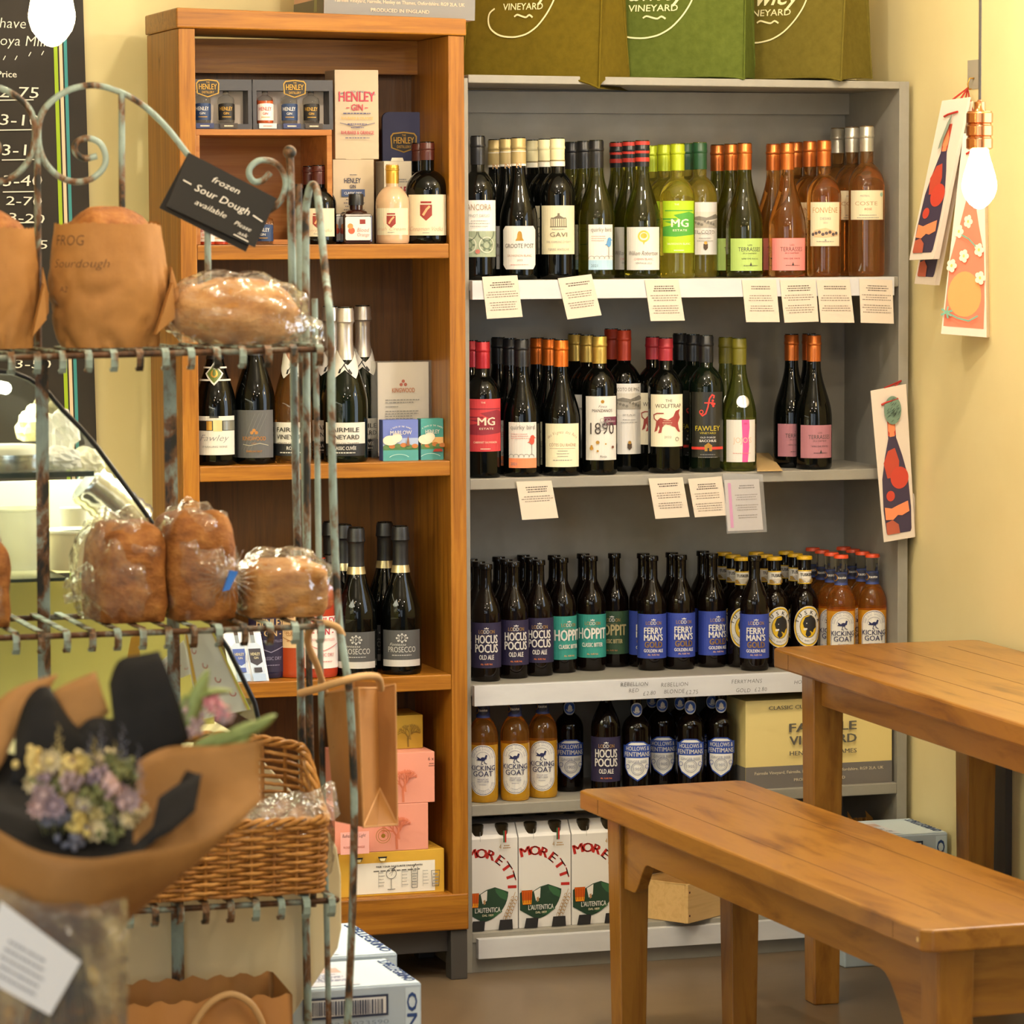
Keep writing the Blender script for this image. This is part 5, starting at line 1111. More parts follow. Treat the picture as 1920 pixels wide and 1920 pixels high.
# ================================================================ pendant bulbs
bulb_m = bpy.data.materials.new('bulb_glow'); bulb_m.use_nodes = True; bt = bulb_m.node_tree; bt.nodes.clear()
em = bt.nodes.new('ShaderNodeEmission'); em.inputs[0].default_value = (1, .72, .38, 1); em.inputs[1].default_value = 120
bo = bt.nodes.new('ShaderNodeOutputMaterial'); bt.links.new(em.outputs[0], bo.inputs[0])
copper = C('#d08a5a', .22, 1.0)
def pendant(u, v, Y, label, ridged=True):
    p = P(u, v, Y); root = thing('pendant_lamp', label, 'lamp', p, 0, 'bare-bulb pendant lamps')   # p: bulb tip
    b = MB(); b.lathe([(.0005, 0), (.008, .002), (.018, .010), (.027, .022), (.0315, .036), (.0320, .046), (.029, .062), (.023, .082), (.018, .098), (.016, .110)], bulb_m, 28); b.build('bulb', root, 60)
    s_ = MB(); z = .110; q = [(.012, z-.002)]
    for i in range(3): q += [(.0215, z), (.0245, z+.002), (.0245, z+.019), (.0225, z+.021), (.0225, z+.0225)]; z += .0235
    q += [(.012, z), (.010, z+.004), (.010, z+.016), (.004, z+.018), (.004, z+.02)]; s_.lathe(q, copper, 26); s_.build('socket', root, 40)
    c_ = MB(); c_.tube([(0, 0, z+.018), (0, 0, 2.75-p.z)], .0028, C('#4a4238', .8), 8); c_.build('cord', root, 60)
pendant(1836, 392, -1.05, 'pendant bulb with ridged copper socket by the side wall')
pendant(98, 86, -2.05, 'pendant bulb glowing in front of the chalkboard menu')

# ================================================================ water boxes
ice, ice_t, blu = C('#b4c4d4', .5), C('#cfe0ee', .5), C('#2c4a86', .5)
def water_box(x0, x1, y0, y1, h, label, front=True, rz=0):
    root = thing('water_box', label, 'box', ((x0+x1)/2, (y0+y1)/2, 0), R(rz), 'pale blue water boxes'); W_, D_ = (x1-x0)/2, (y1-y0)/2
    b = MB(); b.box(-W_, W_, -D_, D_, 0, h, ice); b.build('carton', root, bevel=.003)
    t = MB(); pr = Pr(t, flat((0, 0, h+.0004), (1, 0, 0), (0, 1, 0), .001)); w_, d_ = W_*1000, D_*1000
    pr.r(-w_+2, -d_+2, w_-2, d_-2, ice_t).t('S.PELLEGRINO', w_-22, 0, 19, blu, 2*d_-40, .02, 0, 'c', -90)  # paler top panel: light falling on the box is put into the colour
    pr.r(-w_+14, -d_+16, w_*.15, d_-30, C('#d8dcea', .5)).r(-w_+18, d_*.1, w_*.1, d_*.45, C('#c8b0a8', .5)).dash(-w_+18, w_*.1, d_*-.05, 7, 9, 3, blu, 5, False)
    for i in range(5): pr.p([(-w_*.35+16*math.cos(R(90+72*i)), d_*.72+16*math.sin(R(90+72*i))), (-w_*.35+6*math.cos(R(126+72*i)), d_*.72+6*math.sin(R(126+72*i))), (-w_*.35, d_*.72), (-w_*.35+6*math.cos(R(54+72*i)), d_*.72+6*math.sin(R(54+72*i)))], C('#c8402c', .5))
    t.build('top_lettering', root, 'flat')
    f = MB(); pr = Pr(f, flat((0, -D_-.0004, 0), (1, 0, 0), (0, 0, 1), .001)); hh = h*1000
    pr.r(w_-28, 4, w_-3, hh-6, ice_t).t('S.PELLEGRINO', w_-8, hh*.5, 17, blu, hh-30, .02, 0, 'c', 90)
    nv = C('#2a3450', .6); pr.r(-w_+30, hh-50, w_-58, hh-14, nv).r(-w_+34, hh-46, w_-62, hh-18, C('#e4e4e6', .5)); rd = random.Random(8); x = -w_+42
    while x < w_-70: wd = rd.choice((1.2, 2, 3)); pr.r(x, hh-44, x+wd, hh-20, nv); x += wd+rd.choice((1.5, 2.5))
    pr.t('8002270023590', -10, hh-62, 7, C('#7a8aa4', .6), 2*w_-100).t('EAN', w_-72, hh-74, 5, nv, 14).t('FRAGILE', w_-46, hh-78, 6.5, nv, 30, .012).t('TÖRÉKENY', w_-46, hh-89, 6.5, nv, 34, .012).t('FRÁGIL', w_-46, hh-100, 6.5, nv, 28, .012).t('ΕΥΘΡΑΥΣΤΟ', w_-46, hh-111, 6.5, nv, 36, .012)
    pr.dash(-w_+4, -w_+64, hh-80, 9, 8, 4, C('#5a6a84', .6), 9, False).r(-w_+72, hh-150, w_-72, hh-82, nv).r(-w_+75, hh-147, w_-75, hh-85, C('#e4e4e6', .5)); x = -w_+84
    while x < w_-84: wd = rd.choice((1.2, 2, 3)); pr.r(x, hh-145, x+wd, hh-90, nv); x += wd+rd.choice((1.5, 2.5))
    f.build('front_lettering', root, 'flat')
    return root
a_ = PZ(790, 1843, .295); b_ = PZ(783, 1783, .295)
water_box(a_.x-.235, a_.x, a_.y, a_.y+.22, .295, 'pale blue water box in front, beside the bread rack')
c_ = PZ(716, 1768, .300)
water_box(c_.x-.235, c_.x, a_.y+.235, a_.y+.235+.30, .300, 'second pale blue water box, behind the front one')
d_ = PZ(1796, 1560, .275)
d_.x = .990
water_box(d_.x-.235, d_.x, d_.y, min(d_.y+.24, -.004), .275, 'grey-blue water box under the table by the side wall')

# ================================================================ chalkboard menu on the back wall
YW = .322
bbm = noisy('chalkboard', [(.35, '#2b2723'), (.65, '#352f2a')], (5, 5, 5), 5, .7)
def ub(u, v): return u + .0305*(v-300)
def W(u, v, dy=0): return P(ub(u, v), v, YW+dy)
cbd = thing('chalkboard_menu', 'tall black chalkboard price menu with coloured stripes', 'chalkboard', (P(0, 600, YW).x, YW, 0))
def off(p_): return p_ - cbd.location
b = MB(); b.prism([off(P(u, v, YW-.012)) for u, v in ((ub(-430, -420), -420), (ub(165, -420), -420), (ub(165, 1250), 1250), (ub(-430, 1250), 1250))], (0, .014, 0), bbm); b.build('board', cbd)
for u0, u1, h in ((107, 114, '#a8c81e'), (117, 123, '#f0d8b8'), (126, 132, '#3f9aa0')):
    b = MB(); b.prism([off(P(ub(u, v), v, YW-.013)) for u, v in ((u0, -400), (u1, -400), (u1, 1240), (u0, 1240))], (0, .0008, 0), C(h, .6)); b.build('painted_stripe', cbd)
ck = MB(); o_ = P(0, 300, YW-.0135); kb2 = (P(100, 300, YW).x-P(0, 300, YW).x)/100
def mb_(x, y, l): v = 300-y; q = P(ub(x, v), v, YW-.0135-.0002*l); return off(q)
pr = Pr(ck, mb_)
def chalk_t(st, u, v, h, sl=.1, w_=None, bold=-.008): pr.t(st, u, 300-v, h, chalk, w_, bold, sl, 'l', random.uniform(-3, 3))
chalk_t('We have', -42, 50, 19, .15); chalk_t('Soya Milk', -6, 84, 19, .15); pr.t('Price', 0, 300-145, 12, chalk, 36, .012, 0, 'l')
for u, v in ((12, 112), (34, 112), (60, 105), (84, 103)): pr.line([(u, 300-v), (u+4, 300-v+7)], 1.6, chalk)
for st, v, u, ln in (('2-75', 182, 2, 188), ('3-10', 234, 2, 244), ('3-10', 291, 4, 300), ('3-40', 349, 4, 360), ('2-70', 384, 8, 0), ('3-20', 415, 12, 418), ('3-65', 466, 16, 0), ('3-50', 690, 16, 0)):
    chalk_t(st, u, v, 20 if v < 360 else 16, .08, 74 if v < 360 else 68, .0)
    if ln: pr.line([(u, 300-ln), (u+64, 300-ln+1)], 2, chalk)
ck.build('chalk_lettering', cbd, 'flat')

# ================================================================ glass display counter
YC_ = -1.47; cream = noisy('cream_laminate', [(.3, '#d9cba4'), (.7, '#e0d4b0')], (3, 3, 3), 3, .45); olive = C('#b3ab5e', .6)
dc = thing('display_counter', 'curved glass food counter with cream base behind the bread rack', 'counter', (0, 0, 0))
arc_ = [(-340, 800), (-250, 745), (-150, 712), (-60, 700), (0, 699), (25, 701), (55, 713), (90, 738), (117, 770), (150, 803), (180, 838), (217, 888), (242, 922), (268, 957), (335, 1056), (403, 1182), (428, 1218), (454, 1270), (478, 1320), (487, 1360)]
pane = [P(u, v, YC_) for u, v in arc_]
clr = film('clear_pane', (.97, 1, .97), .06, .02, 0, 5, .02)
b = MB(); b.prism(pane+[P(487, 1420, YC_), P(-340, 1420, YC_)], (0, .006, 0), clr); b.build('end_glass', dc)
b = MB(); b.tube([p+Vector((0, .003, .002)) for p in pane], .0042, C('#15181a', .35), 8); b.build('edge_trim', dc, 60)
b = MB(); b.grid([[p+Vector((0, .008, 0)) for p in pane], [p+Vector((0, 1.45, 0)) for p in pane]], clr); b.build('curved_glass', dc, 60)
zdk = P(480, 1400, YC_).z
fx = P(487, 1400, YC_).x
MB().box(-1.75, fx+.0, YC_+.012, -.02, zdk-.03, zdk, cream).build('deck', dc)
MB().box(-1.75, fx-.06, YC_+.03, -.02, .06, zdk-.03, cream).build('base', dc)
MB().box(-1.72, P(400, 1180, YC_+.30).x, YC_+.30, YC_+.315, zdk, P(200, 1085, YC_+.3).z, olive).build('inner_panel', dc)
ep = [(-340, 1420), (487, 1420), (600, 1540), (618, 1562), (632, 1590), (640, 1640), (641, 1740), (634, 1778), (605, 1822), (552, 1900), (500, 1975), (-340, 2300)]
b = MB(); b.prism([P(u, v, YC_-.016) for u, v in ep], (0, .026, 0), cream); b.build('end_panel', dc, bevel=.003)
b = MB(); b.box(-1.72, -1.04, YC_+.06, YC_+.075, .10, zdk-.06, cream); b.build('panel_moulding', dc)
sh1z = P(80, 886, YC_+.02).z; sh2z = P(95, 1073, YC_+.2).z; edge_g = C('#1d2a22', .25)
b = MB(); b.box(-1.6, P(174, 886, YC_+.02).x, YC_+.02, YC_+.75, sh1z-.007, sh1z, film('shelf_glass', (.93, .97, .93), .08, .03, 0, 5, .03)); b.build('glass_shelf', dc)
b = MB(); b.box(-1.6, P(174, 886, YC_+.02).x+.002, YC_+.0175, YC_+.0195, sh1z-.008, sh1z+.001, edge_g); b.build('shelf_edge', dc)
b = MB(); b.box(-1.6, P(124, 1073, YC_+.1).x, YC_+.1, YC_+.28, sh2z-.006, sh2z, edge_g); b.build('glass_shelf', dc)
MB().box(-1.6, P(226, 980, YC_+.46).x, YC_+.46, YC_+.47, P(150, 1073, YC_+.46).z, P(150, 900, YC_+.46).z, C('#efe6c0', .6)).build('inner_back', dc)
sl = bpy.data.materials.new('strip_light'); sl.use_nodes = True; nn = sl.node_tree.nodes['Principled BSDF']; nn.inputs['Emission Color'].default_value = (1, .95, .72, 1); nn.inputs['Emission Strength'].default_value = 9
q_ = P(10, 728, YC_+.05)
b = MB(); b.tube([q_, q_+Vector((0, 1.3, 0))], .010, sl, 12); b.build('strip_light', dc, 60)
lamp('counter_strip_lamp', 'AREA', q_+Vector((-.02, .5, -.02)), 26, (1, .95, .74), .5, .9, q_+Vector((-.1, .5, -1)))
# things inside the counter
steel = C('#c4c4c4', .22, 1.0); cw_ = C('#efe8d2', .6)
def cyl_thing(name, label, cat, u, v, Y, r, h, mat, lip=True, parts=()):
    p = P(u, v, Y); root = thing(name, label, cat, p)
    b = MB(); b.lathe([(r*.97, 0), (r, .003), (r, h-.004), (r*1.03, h-.003), (r*1.03, h), (r*.96, h), (r*.94, .004), (.0005, .004)] if lip else [(r, 0), (r, h), (.0005, h)], mat, 26); b.build('vessel', root, 50)
    for pn, prof_, mt in parts: b = MB(); b.lathe(prof_, mt, 22); b.build(pn, root, 50)
    return root
cyl_thing('cake_tin', 'round silver cake tin on the counter\'s glass shelf', 'tin', 20, 880, YC_+.14, .055, .026, steel, True, [('cake', [(.050, .02), (.050, .034), (.044, .040), (.0005, .042)], cw_)])
tubm = film('tub_plastic', (.98, .98, .94), .18, .15, .1, 20, .30)
cyl_thing('plastic_tub', 'clear plastic tub beneath the counter\'s glass shelf', 'tub', 35, 1066, YC_+.18, .046, .10, tubm)
cyl_thing('paper_bowl_stack', 'pale stack of paper bowls inside the glass counter', 'bowls', 142, 1066, YC_+.22, .048, .062, C('#e4d4b0', .6), False, [('bowl_rim', [(.052, .062), (.052, .066), (.046, .066), (.0005, .05)], cw_)])
cyl_thing('coffee_cup', 'small white cup with black marks inside the counter', 'cup', 138, 1012, YC_+.36, .022, .055, WH)
fr_ = thing('foil_roll', 'fat silver foil duct leaning against the curved glass', 'roll', (0, 0, 0))
a_ = P(160, 905, YC_+.30); b_ = P(262, 985, YC_+.30); dv = (b_-a_)
b = MB(); b.tube([a_+dv*(i/14) for i in range(15)], [.036+.003*(i % 2) for i in range(15)], steel, 18); b.build('foil_tube', fr_, 40)
def crumple(name, label, c_, rx, ry, rz_, mat, seed, cat='paper'):
    b = MB(); rows = []
    for i in range(13):
        th = math.pi*i/12; r_ = []
        for j in range(22):
            ph = 2*math.pi*j/22; d = Vector((math.sin(th)*math.cos(ph), math.sin(th)*math.sin(ph), math.cos(th))); k_ = 1+.35*noise.noise(d*2.6+Vector((seed, 0, 0)))
            r_.append(c_+Vector((d.x*rx*k_, d.y*ry*k_, max(d.z*rz_*k_, -rz_*.7))))
        rows.append(r_)
    b.grid(rows, mat, True); return tag(b.build(name), label, cat)
crumple('tissue_paper', 'cream crumpled tissue paper high inside the glass counter', P(165, 868, YC_+.20), .026, .03, .024, cw_, 3)
crumple('paper_wrap', 'bright white wrapping filling the glass crown by the chalkboard', P(112, 812, YC_+.26), .030, .03, .040, WH, 14)
crumple('paper_wrap', 'lower white wrapping on the counter\'s glass shelf', P(112, 862, YC_+.16), .036, .03, .022, WH, 17)
crumple('tissue_paper', 'yellowish crumpled wrapping at the counter\'s glass crown', P(66, 800, YC_+.34), .030, .03, .034, C('#e4d8a8', .7), 9)
# leaflets pushed against the end glass
for (q_, mt, lb, seed) in (
    (((246, 1195), (262, 1190), (262, 1235), (238, 1236)), C('#e0a52a', .6), 'yellow card strip behind the counter glass', 1),
    (((345, 1205), (430, 1178), (500, 1370), (300, 1255)), C('#ece8e4', .6), 'white floral napkin pressed against the counter glass', 2),
    (((296, 1247), (345, 1200), (362, 1262), (318, 1280)), C('#e4e2e6', .6), 'folded white napkin corner behind the rack strap', 3)):
    if seed == 2: q_ = ((346, 1190), (398, 1180), (470, 1330), (372, 1350))
    pts = [P(u, v, YC_+.012+.004*seed) for u, v in q_]; b = MB(); b.prism(pts, (0, .001, 0), mt)
    if seed > 1:
        mq = lambda x, y, l: (pts[0]*(1-x)+pts[1]*x)*(1-y)+(pts[3]*(1-x)+pts[2]*x)*y+Vector((0, -.0004-.0001*l, 0)); pr = Pr(b, mq)
        if seed == 2: pr.r(.02, 0, .10, 1, C('#e0b040', .6)).r(.92, 0, .99, 1, C('#e0c080', .6)).r(.955, 0, .99, 1, C('#d8d020', .6))
        for i in range(4): x, y = .2+.2*i % .7, .2+.19*i; pr.ring(x, y, .05, .07, C('#c8583c', .6), 0, 230, 14, .6)
    tag(b.build('paper_napkin', None, 'flat'), lb, 'paper')
# ================================================================ iron bread rack
RB, RF = -1.50, -1.74
iron = noisy('distressed_iron', [(.40, '#23241f'), (.46, '#6b4a2c'), (.53, '#84968f'), (.72, '#9db0aa')], (20, 20, 11), 6, .55, .2, .002, .4, .4)
iron_r = noisy('rusty_iron', [(.32, '#2a1f16'), (.48, '#5c3b20'), (.64, '#7f8a80'), (.8, '#6b4826')], (22, 22, 22), 6, .6, .2, .002, .3, .5)
rk = thing('bread_rack', 'distressed blue iron bread rack with scrolled top', 'rack', (0, 0, 0))
def smooth(pts, n=4):
    """rounded path through points"""
    pts = [Vector(p) for p in pts]; out = []
    for i in range(len(pts)-1):
        p0, p1, p2, p3 = pts[max(i-1, 0)], pts[i], pts[i+1], pts[min(i+2, len(pts)-1)]
        for k in range(n): t = k/n; out.append(.5*((2*p1)+(p2-p0)*t+(2*p0-5*p1+4*p2-p3)*t*t+(3*p1-p0-3*p2+p3)*t**3))
    return out+[pts[-1]]
def rod(name, px, Y, r, mat=iron, sm=True, flat_=1.0, mirror=False):
    pts = []
    for q in px:
        u, v = q[0], q[1]; y = q[2] if len(q) > 2 else Y
        if mirror: u = 136-u-.012*(v-300)*2
        pts.append(P(u, v, y))
    b = MB(); b.tube(smooth(pts) if sm else pts, r, mat, 9, flat_); return b.build(name, rk, 60)
scroll = [(181, 293), (157, 297), (141, 284), (143, 268), (163, 259), (187, 268), (198, 292), (194, 315), (172, 335), (140, 341), (108, 329), (84, 303), (73, 271), (73, 233), (84, 204), (108, 181), (140, 165), (178, 160), (216, 169), (248, 184), (280, 207), (315, 242), (350, 287), (400, 350), (445, 392), (490, 400), (522, 382), (535, 352), (533, 328), (522, 310), (504, 301), (484, 302), (469, 315), (468, 330), (478, 341), (493, 338), (507, 324)]
for mi in (False, True):
    rod('scroll', scroll, RB, .0052, mirror=mi)
    rod('upright_bar', [(228, 175), (229, 400), (231, 655)], RB, .0054, mirror=mi)
    rod('upright_bar', [(388, 340), (390, 500), (392, 655)], RB, .0054, mirror=mi)
    cpo = rod('corner_post', [(544, 290), (548, 500), (553, 800), (562, 1180), (573, 1700), (580, 2015)], RB, .0066, mirror=mi)
    rod('side_strap', [(560, 345), (565, 660), (578, 1180), (588, 1700)], RB-.02, .0056, mirror=mi)
    u_, v_ = 543, 285
    if mi: u_ = 136-543-.012*(285-300)*2
    b = MB(); c_ = P(u_, v_, RB); b.lathe([(.011*math.sin(math.pi*i/10)+.0002, -.011*math.cos(math.pi*i/10)) for i in range(11)], iron, 16, c_); b.build('ball_finial', cpo, 60)
    rod('hoop_leg', [(576, 1180, RB-.07), (575, 800, RB-.06), (573, 440, RB-.05), (577, 368, RB-.06), (586, 346, RB-.07), (595, 362, RB-.09), (602, 430, RB-.12), (611, 520, RB-.17), (617, 575, RF), (621, 640, RF), (622, 800, RF-.01), (627, 1000, RF-.01), (635, 1160, RF-.02), (646, 1235, RF-.04), (656, 1310, RF-.05), (664, 1500, RF-.05), (661, 1700, RF-.05), (652, 1920, RF-.05), (648, 2020, RF-.05)], RB, .0062, mirror=mi)
    rod('inner_leg', [(590, 560, RB-.12), (594, 800, RB-.12), (600, 1180, RB-.12), (606, 1500, RB-.12), (612, 1700, RB-.13), (618, 2015, RB-.13)], RB, .0048, mirror=mi)
rod('centre_bar', [(70, 270), (71, 450), (72, 655)], RB, .0056)
for u, du in ((78, 9), (318, 14), (-190, -4)):
    b = MB(); pts = [P(u+du*(v-690)/1000, v, RB-.004) for v in (668, 1000, 1300, 1700, 1990)]; b.tube(pts, .0105, iron, 4, .25); b.build('flat_strap', rk)
SHV = ((671, 655), (1196, 1174), (1722, 1688)); hook_us = ([19+48.1*i for i in range(-9, 13)], [28+47.5*i for i in range(-9, 13)], [241+47.2*i for i in range(-14, 9)])
shelf_z = []
for k, (va, vb) in enumerate(SHV):
    f_ = RF-.03*k
    fv = lambda u: va+(vb-va)*u/600
    pl_, pr_ = P(-470, fv(-470), f_), P(608+12*k, fv(608), f_)
    dz = Vector((0, RB-f_+.004, 0))
    for off_ in (Vector(), dz): b = MB(); b.tube([pl_+off_, pr_+off_], .0048, iron_r, 8); b.build('shelf_rail', rk, 60)
    for e in (pl_, pr_): b = MB(); b.tube([e, e+dz], .0045, iron_r, 8); b.build('shelf_rail', rk, 60)
    shelf_z.append((pl_.z+pr_.z)/2+.010)
    for u in hook_us[k]:
        a_ = P(u, fv(u), f_); x = a_.x; z = a_.z+.0065
        pts = [(x, RB+.004, z)]+[(x, f_+.03, z), (x, f_-.004, z+.001), (x, f_-.013, z-.004), (x, f_-.015, z-.013), (x, f_-.013, z-.024), (x, f_-.007, z-.031), (x, f_-.001, z-.028)]
        b = MB(); ps = [Vector(p) for p in pts]
        rows = []
        for i, p in enumerate(ps):
            t = (ps[min(i+1, len(ps)-1)]-ps[max(i-1, 0)]).normalized(); n_ = Vector((0, -t.z, t.y))*.0014
            rows.append([p+Vector((-.0055, 0, 0))-n_, p+Vector((.0055, 0, 0))-n_, p+Vector((.0055, 0, 0))+n_, p+Vector((-.0055, 0, 0))+n_])
        b.grid(rows, iron, True); b.face(rows[0][::-1], iron); b.face(rows[-1], iron)
        b.build('shelf_slat', rk)

# chalk sign clipped on the scroll
cs = thing('chalk_sign', 'small black chalk sign hung on the rack scroll', 'sign', (0, 0, 0)); blk = C('#1a1816', .7)
qs = [P(u, v, RB-.02) for u, v in ((312, 386), (354, 286), (519, 372), (478, 464))]
b = MB(); b.prism(qs, (0, .003, 0), blk); b.build('slate', cs)
qb = [P(u, v, RB-.010) for u, v in ((299, 390), (352, 290), (508, 372), (461, 472))]
b = MB(); b.prism(qb, (0, .003, 0), C('#161412', .7)); b.build('backing_card', cs)
Xs = (qs[3]-qs[0]).normalized(); Ys = (qs[1]-qs[0]).normalized(); b = MB(); pr = Pr(b, flat(qs[0]+Vector((0, -.0006, 0)), Xs, Ys, (qs[3]-qs[0]).length/183))
pr.t('frozen', 88, 76, 11, chalk, 56, -.004, .25).t('Sour Dough', 92, 48, 13, chalk, 112, -.004, .2).t('available', 78, 25, 10, chalk, 64, -.008, .25).t('Please', 146, 22, 8, chalk, 34, -.008, .3).t('ask', 152, 9, 7, chalk, 20, -.008, .3)
pr.line([(10, 56), (26, 55)], 2, chalk).line([(156, 52), (176, 49)], 2, chalk).line([(136, 5), (166, 4)], 1.6, chalk); b.build('chalk_lettering', cs, 'flat')

# ================================================================ bread
crust = noisy('crust', [(.30, '#673810'), (.48, '#8c5520'), (.64, '#a46c32'), (.78, '#bd9256')], (24, 24, 34), 7, .7, 1.0, .010)
crust_p = noisy('pale_crust', [(.28, '#85501f'), (.48, '#a8763c'), (.68, '#bd915a'), (.8, '#d2b286')], (22, 22, 40), 7, .75, 1.0, .010)
plastic = film('bread_bag', (1, .99, .96), .17, .09, 1.0, 22, .05)
def blob(c_, rx, ry, rz_, mat, seed=0, amp=.06, e=.75, flat_z=-.72, b=None, nu=26, nv=18, fr=2.2, tilt=0):
    b = b or MB(); rows = []; pw = lambda x, q: math.copysign(abs(x)**q, x)
    for i in range(nv+1):
        th = math.pi*i/nv; r_ = []
        for j in range(nu):
            ph = 2*math.pi*j/nu; d = Vector((pw(math.sin(th), e)*pw(math.cos(ph), e), pw(math.sin(th), e)*pw(math.sin(ph), e), pw(math.cos(th), e)))
            k_ = 1+amp*noise.noise(d*fr+Vector((seed*3.7, seed, 0)))
            x, z = d.x*rx*k_, max(d.z*rz_*k_, flat_z*rz_)
            r_.append(c_+Vector((x*math.cos(tilt)-z*math.sin(tilt), d.y*ry*k_, x*math.sin(tilt)+z*math.cos(tilt))))
        rows.append(r_)
    b.grid(rows, mat, True); return b
sc1 = 1/scale(-.98, RB-.1)
z1, z2, z3_ = shelf_z
def paper_loaf(u, r, h, label, seed, txt):
    p = P(u, 600, -1.615); root = thing('wrapped_loaf', label, 'bread', (p.x, -1.615, z1), 0, 'bread on the top rack shelf')
    b = MB(); rows = []; N = 72
    for i in range(27):
        t = i/26; r_ = []
        for j in range(N):
            a = 2*math.pi*j/N; d = Vector((math.cos(a), math.sin(a), 0)); base = .84+.17*math.sin(min(t*1.7, 1)*math.pi*.5) - .13*max(0, t-.55)/.45
            c1 = 1-2*abs(noise.noise(Vector((d.x*1.9+t*1.4, d.y*1.9, t*2.6+seed)))); c2 = 1-2*abs(noise.noise(Vector((d.x*4-t*2, d.y*4, t*4+seed*3))))
            rr = r*(base-(.10*max(c1, 0)**3+.05*max(c2, 0)**4)*max(0, 1.05-t)); z = h*t*.90
            if i == 26: z += h*.035*noise.noise(Vector((d.x*1.5, d.y*1.5, seed)))+.0022*(j % 2)
            r_.append((rr*math.cos(a), rr*.86*math.sin(a), z))
        rows.append(r_)
    b.grid(rows, kraft, True); b.face(rows[0][::-1], kraft); b.build('paper_bag', root, 55)
    blob(Vector((0, 0, h*.64)), r*.84, r*.72, h*.40, crust, seed, .06, .95, -.7).build('loaf', root, 60)
    fl = MB(); fl.prism([(r*.90, -.03, .03), (r*1.10, -.035, .055), (r*1.12, -.03, .085), (r*.98, -.035, .125)], (.004, .03, 0), kraft); fl.prism([(r*.62, -.075, .02), (r*.98, -.06, .045), (r*.94, -.062, .10)], (.0, .02, 0), kraft); fl.build('paper_fold', root)
    if txt:
        l = MB(); rad = r*.985
        def mp(x, y, l_): a = x/1000/rad; return Vector(((rad+.007)*math.sin(a), -(rad+.007)*.86*math.cos(a), h*.55+y/1000))
        pr = Pr(l, mp, 10); ik = C('#3a2c22', .8); pr.t('FROG', -76, 42, 16, ik, 50, -.012, .15).t('Sourdough', -60, 8, 13, ik, 92, -.014, .3).t('A2', -88, -30, 9, ik, 16, -.012, .2); l.build('pen_lettering', root, 'flat')
    return root
paper_loaf(204, .095, .212, 'sourdough in kraft paper with pen writing, whole in view', 2, True)
paper_loaf(-6, .068, .205, 'paper-wrapped sourdough cut off by the picture edge', 5, False)
def bagged(label, c_, rx, ry, rz_, mat, seed, bag=(1.12, 1.1, 1.1), boff=(0, 0, 0), e=.7, grp='bagged bread on the second rack shelf', extra=None, tail=None, fz=-.72, tilt=0):
    base = c_.z+fz*rz_; root = thing('bagged_loaf', label, 'bread', (c_.x, c_.y, base), 0, grp); o = Vector((0, 0, c_.z-base))
    blob(o, rx, ry, rz_, mat, seed, .10, e, fz, tilt=tilt).build('loaf', root, 60)
    b = blob(o+Vector(boff), rx*bag[0], ry*bag[1], rz_*bag[2], plastic, seed+4, .17, .85, fz/bag[2]+.002, None, 56, 40, 3.6, tilt)
    if tail:
        rows = []
        for i in range(6): t = i/5; rows.append([o+Vector(tail[0])+Vector(tail[1])*t+Vector((0, .045*math.cos(a)*(1-t*.6), .03*math.sin(a)*(1-t*.55)+.008*math.sin(a*5)*t)) for a in [2*math.pi*j/18 for j in range(18)]])
        b.grid(rows, plastic, True)
    b.build('plastic_bag', root, 70)
    if extra: extra(root, o)
    return root
pc = P(442, 594, -1.64)
bagged('flat floury loaf in clear plastic on the top rack shelf', Vector((pc.x, -1.64, z1+.050)), .105, .075, .056, crust_p, 11, (1.08, 1.1, 1.12), (.0, 0, 0), .95, 'bread on the top rack shelf', None, ((.085, 0, -.02), (.055, 0, -.012)), -.86, -.05)
def at2(u): return P(u, 1090, -1.66).x
def tie(root, o):
    b = MB(); b.hexa([(.020, -.108, -.022), (.030, -.110, -.020), (.030, -.104, -.020), (.020, -.102, -.022), (.032, -.108, .010), (.044, -.110, .008), (.044, -.104, .008), (.032, -.102, .010)], C('#2a6cc8', .4))
    ob = b.build('blue_clip', root); ob.location = o
    g = MB(); rd = random.Random(2)
    for i in range(26):
        a = 2*math.pi*i/26; q0 = Vector((.031, -.100, -.004)); q1 = q0+Vector((.055*math.cos(a), .02+.01*rd.random(), .052*math.sin(a))); g.tube([o+q0, o+(q0*.5+q1*.5)+Vector((0, -.004, 0)), o+q1], [.0022, .0014, .0006], plastic, 5)
    g.build('gathered_neck', root, 60)
def tin_loaf(label, u0, u1, vt, seed, mat, extra=None, bag=(1.12, 1.06, 1.12), boff=(0, 0, 0), tail=None):
    x0, x1 = at2(u0), at2(u1); zt = P((u0+u1)/2, vt, -1.66).z; rz_ = (zt-z2)/1.72
    return bagged(label, Vector(((x0+x1)/2, -1.645, z2+.72*rz_)), (x1-x0)/2, .085, rz_, mat, seed, bag, boff, .5, extra=extra, tail=tail)
tin_loaf('tall brown tin loaf in clear plastic, open bag flaring', 168, 306, 978, 1, crust, None, (1.2, 1.08, 1.12), (-.012, 0, .004), ((-.055, 0, 0), (-.04, 0, -.02)))
tin_loaf('tin loaf in plastic gathered with a blue clip', 300, 438, 958, 2, crust, tie, (1.08, 1.08, 1.10))
tin_loaf('round paler loaf in cloudy plastic at the rack end', 452, 608, 1050, 6, crust_p, None, (1.12, 1.08, 1.26), (.004, 0, .006))
tin_loaf('bagged loaf almost wholly cut by the picture edge', -70, 12, 1010, 8, crust)

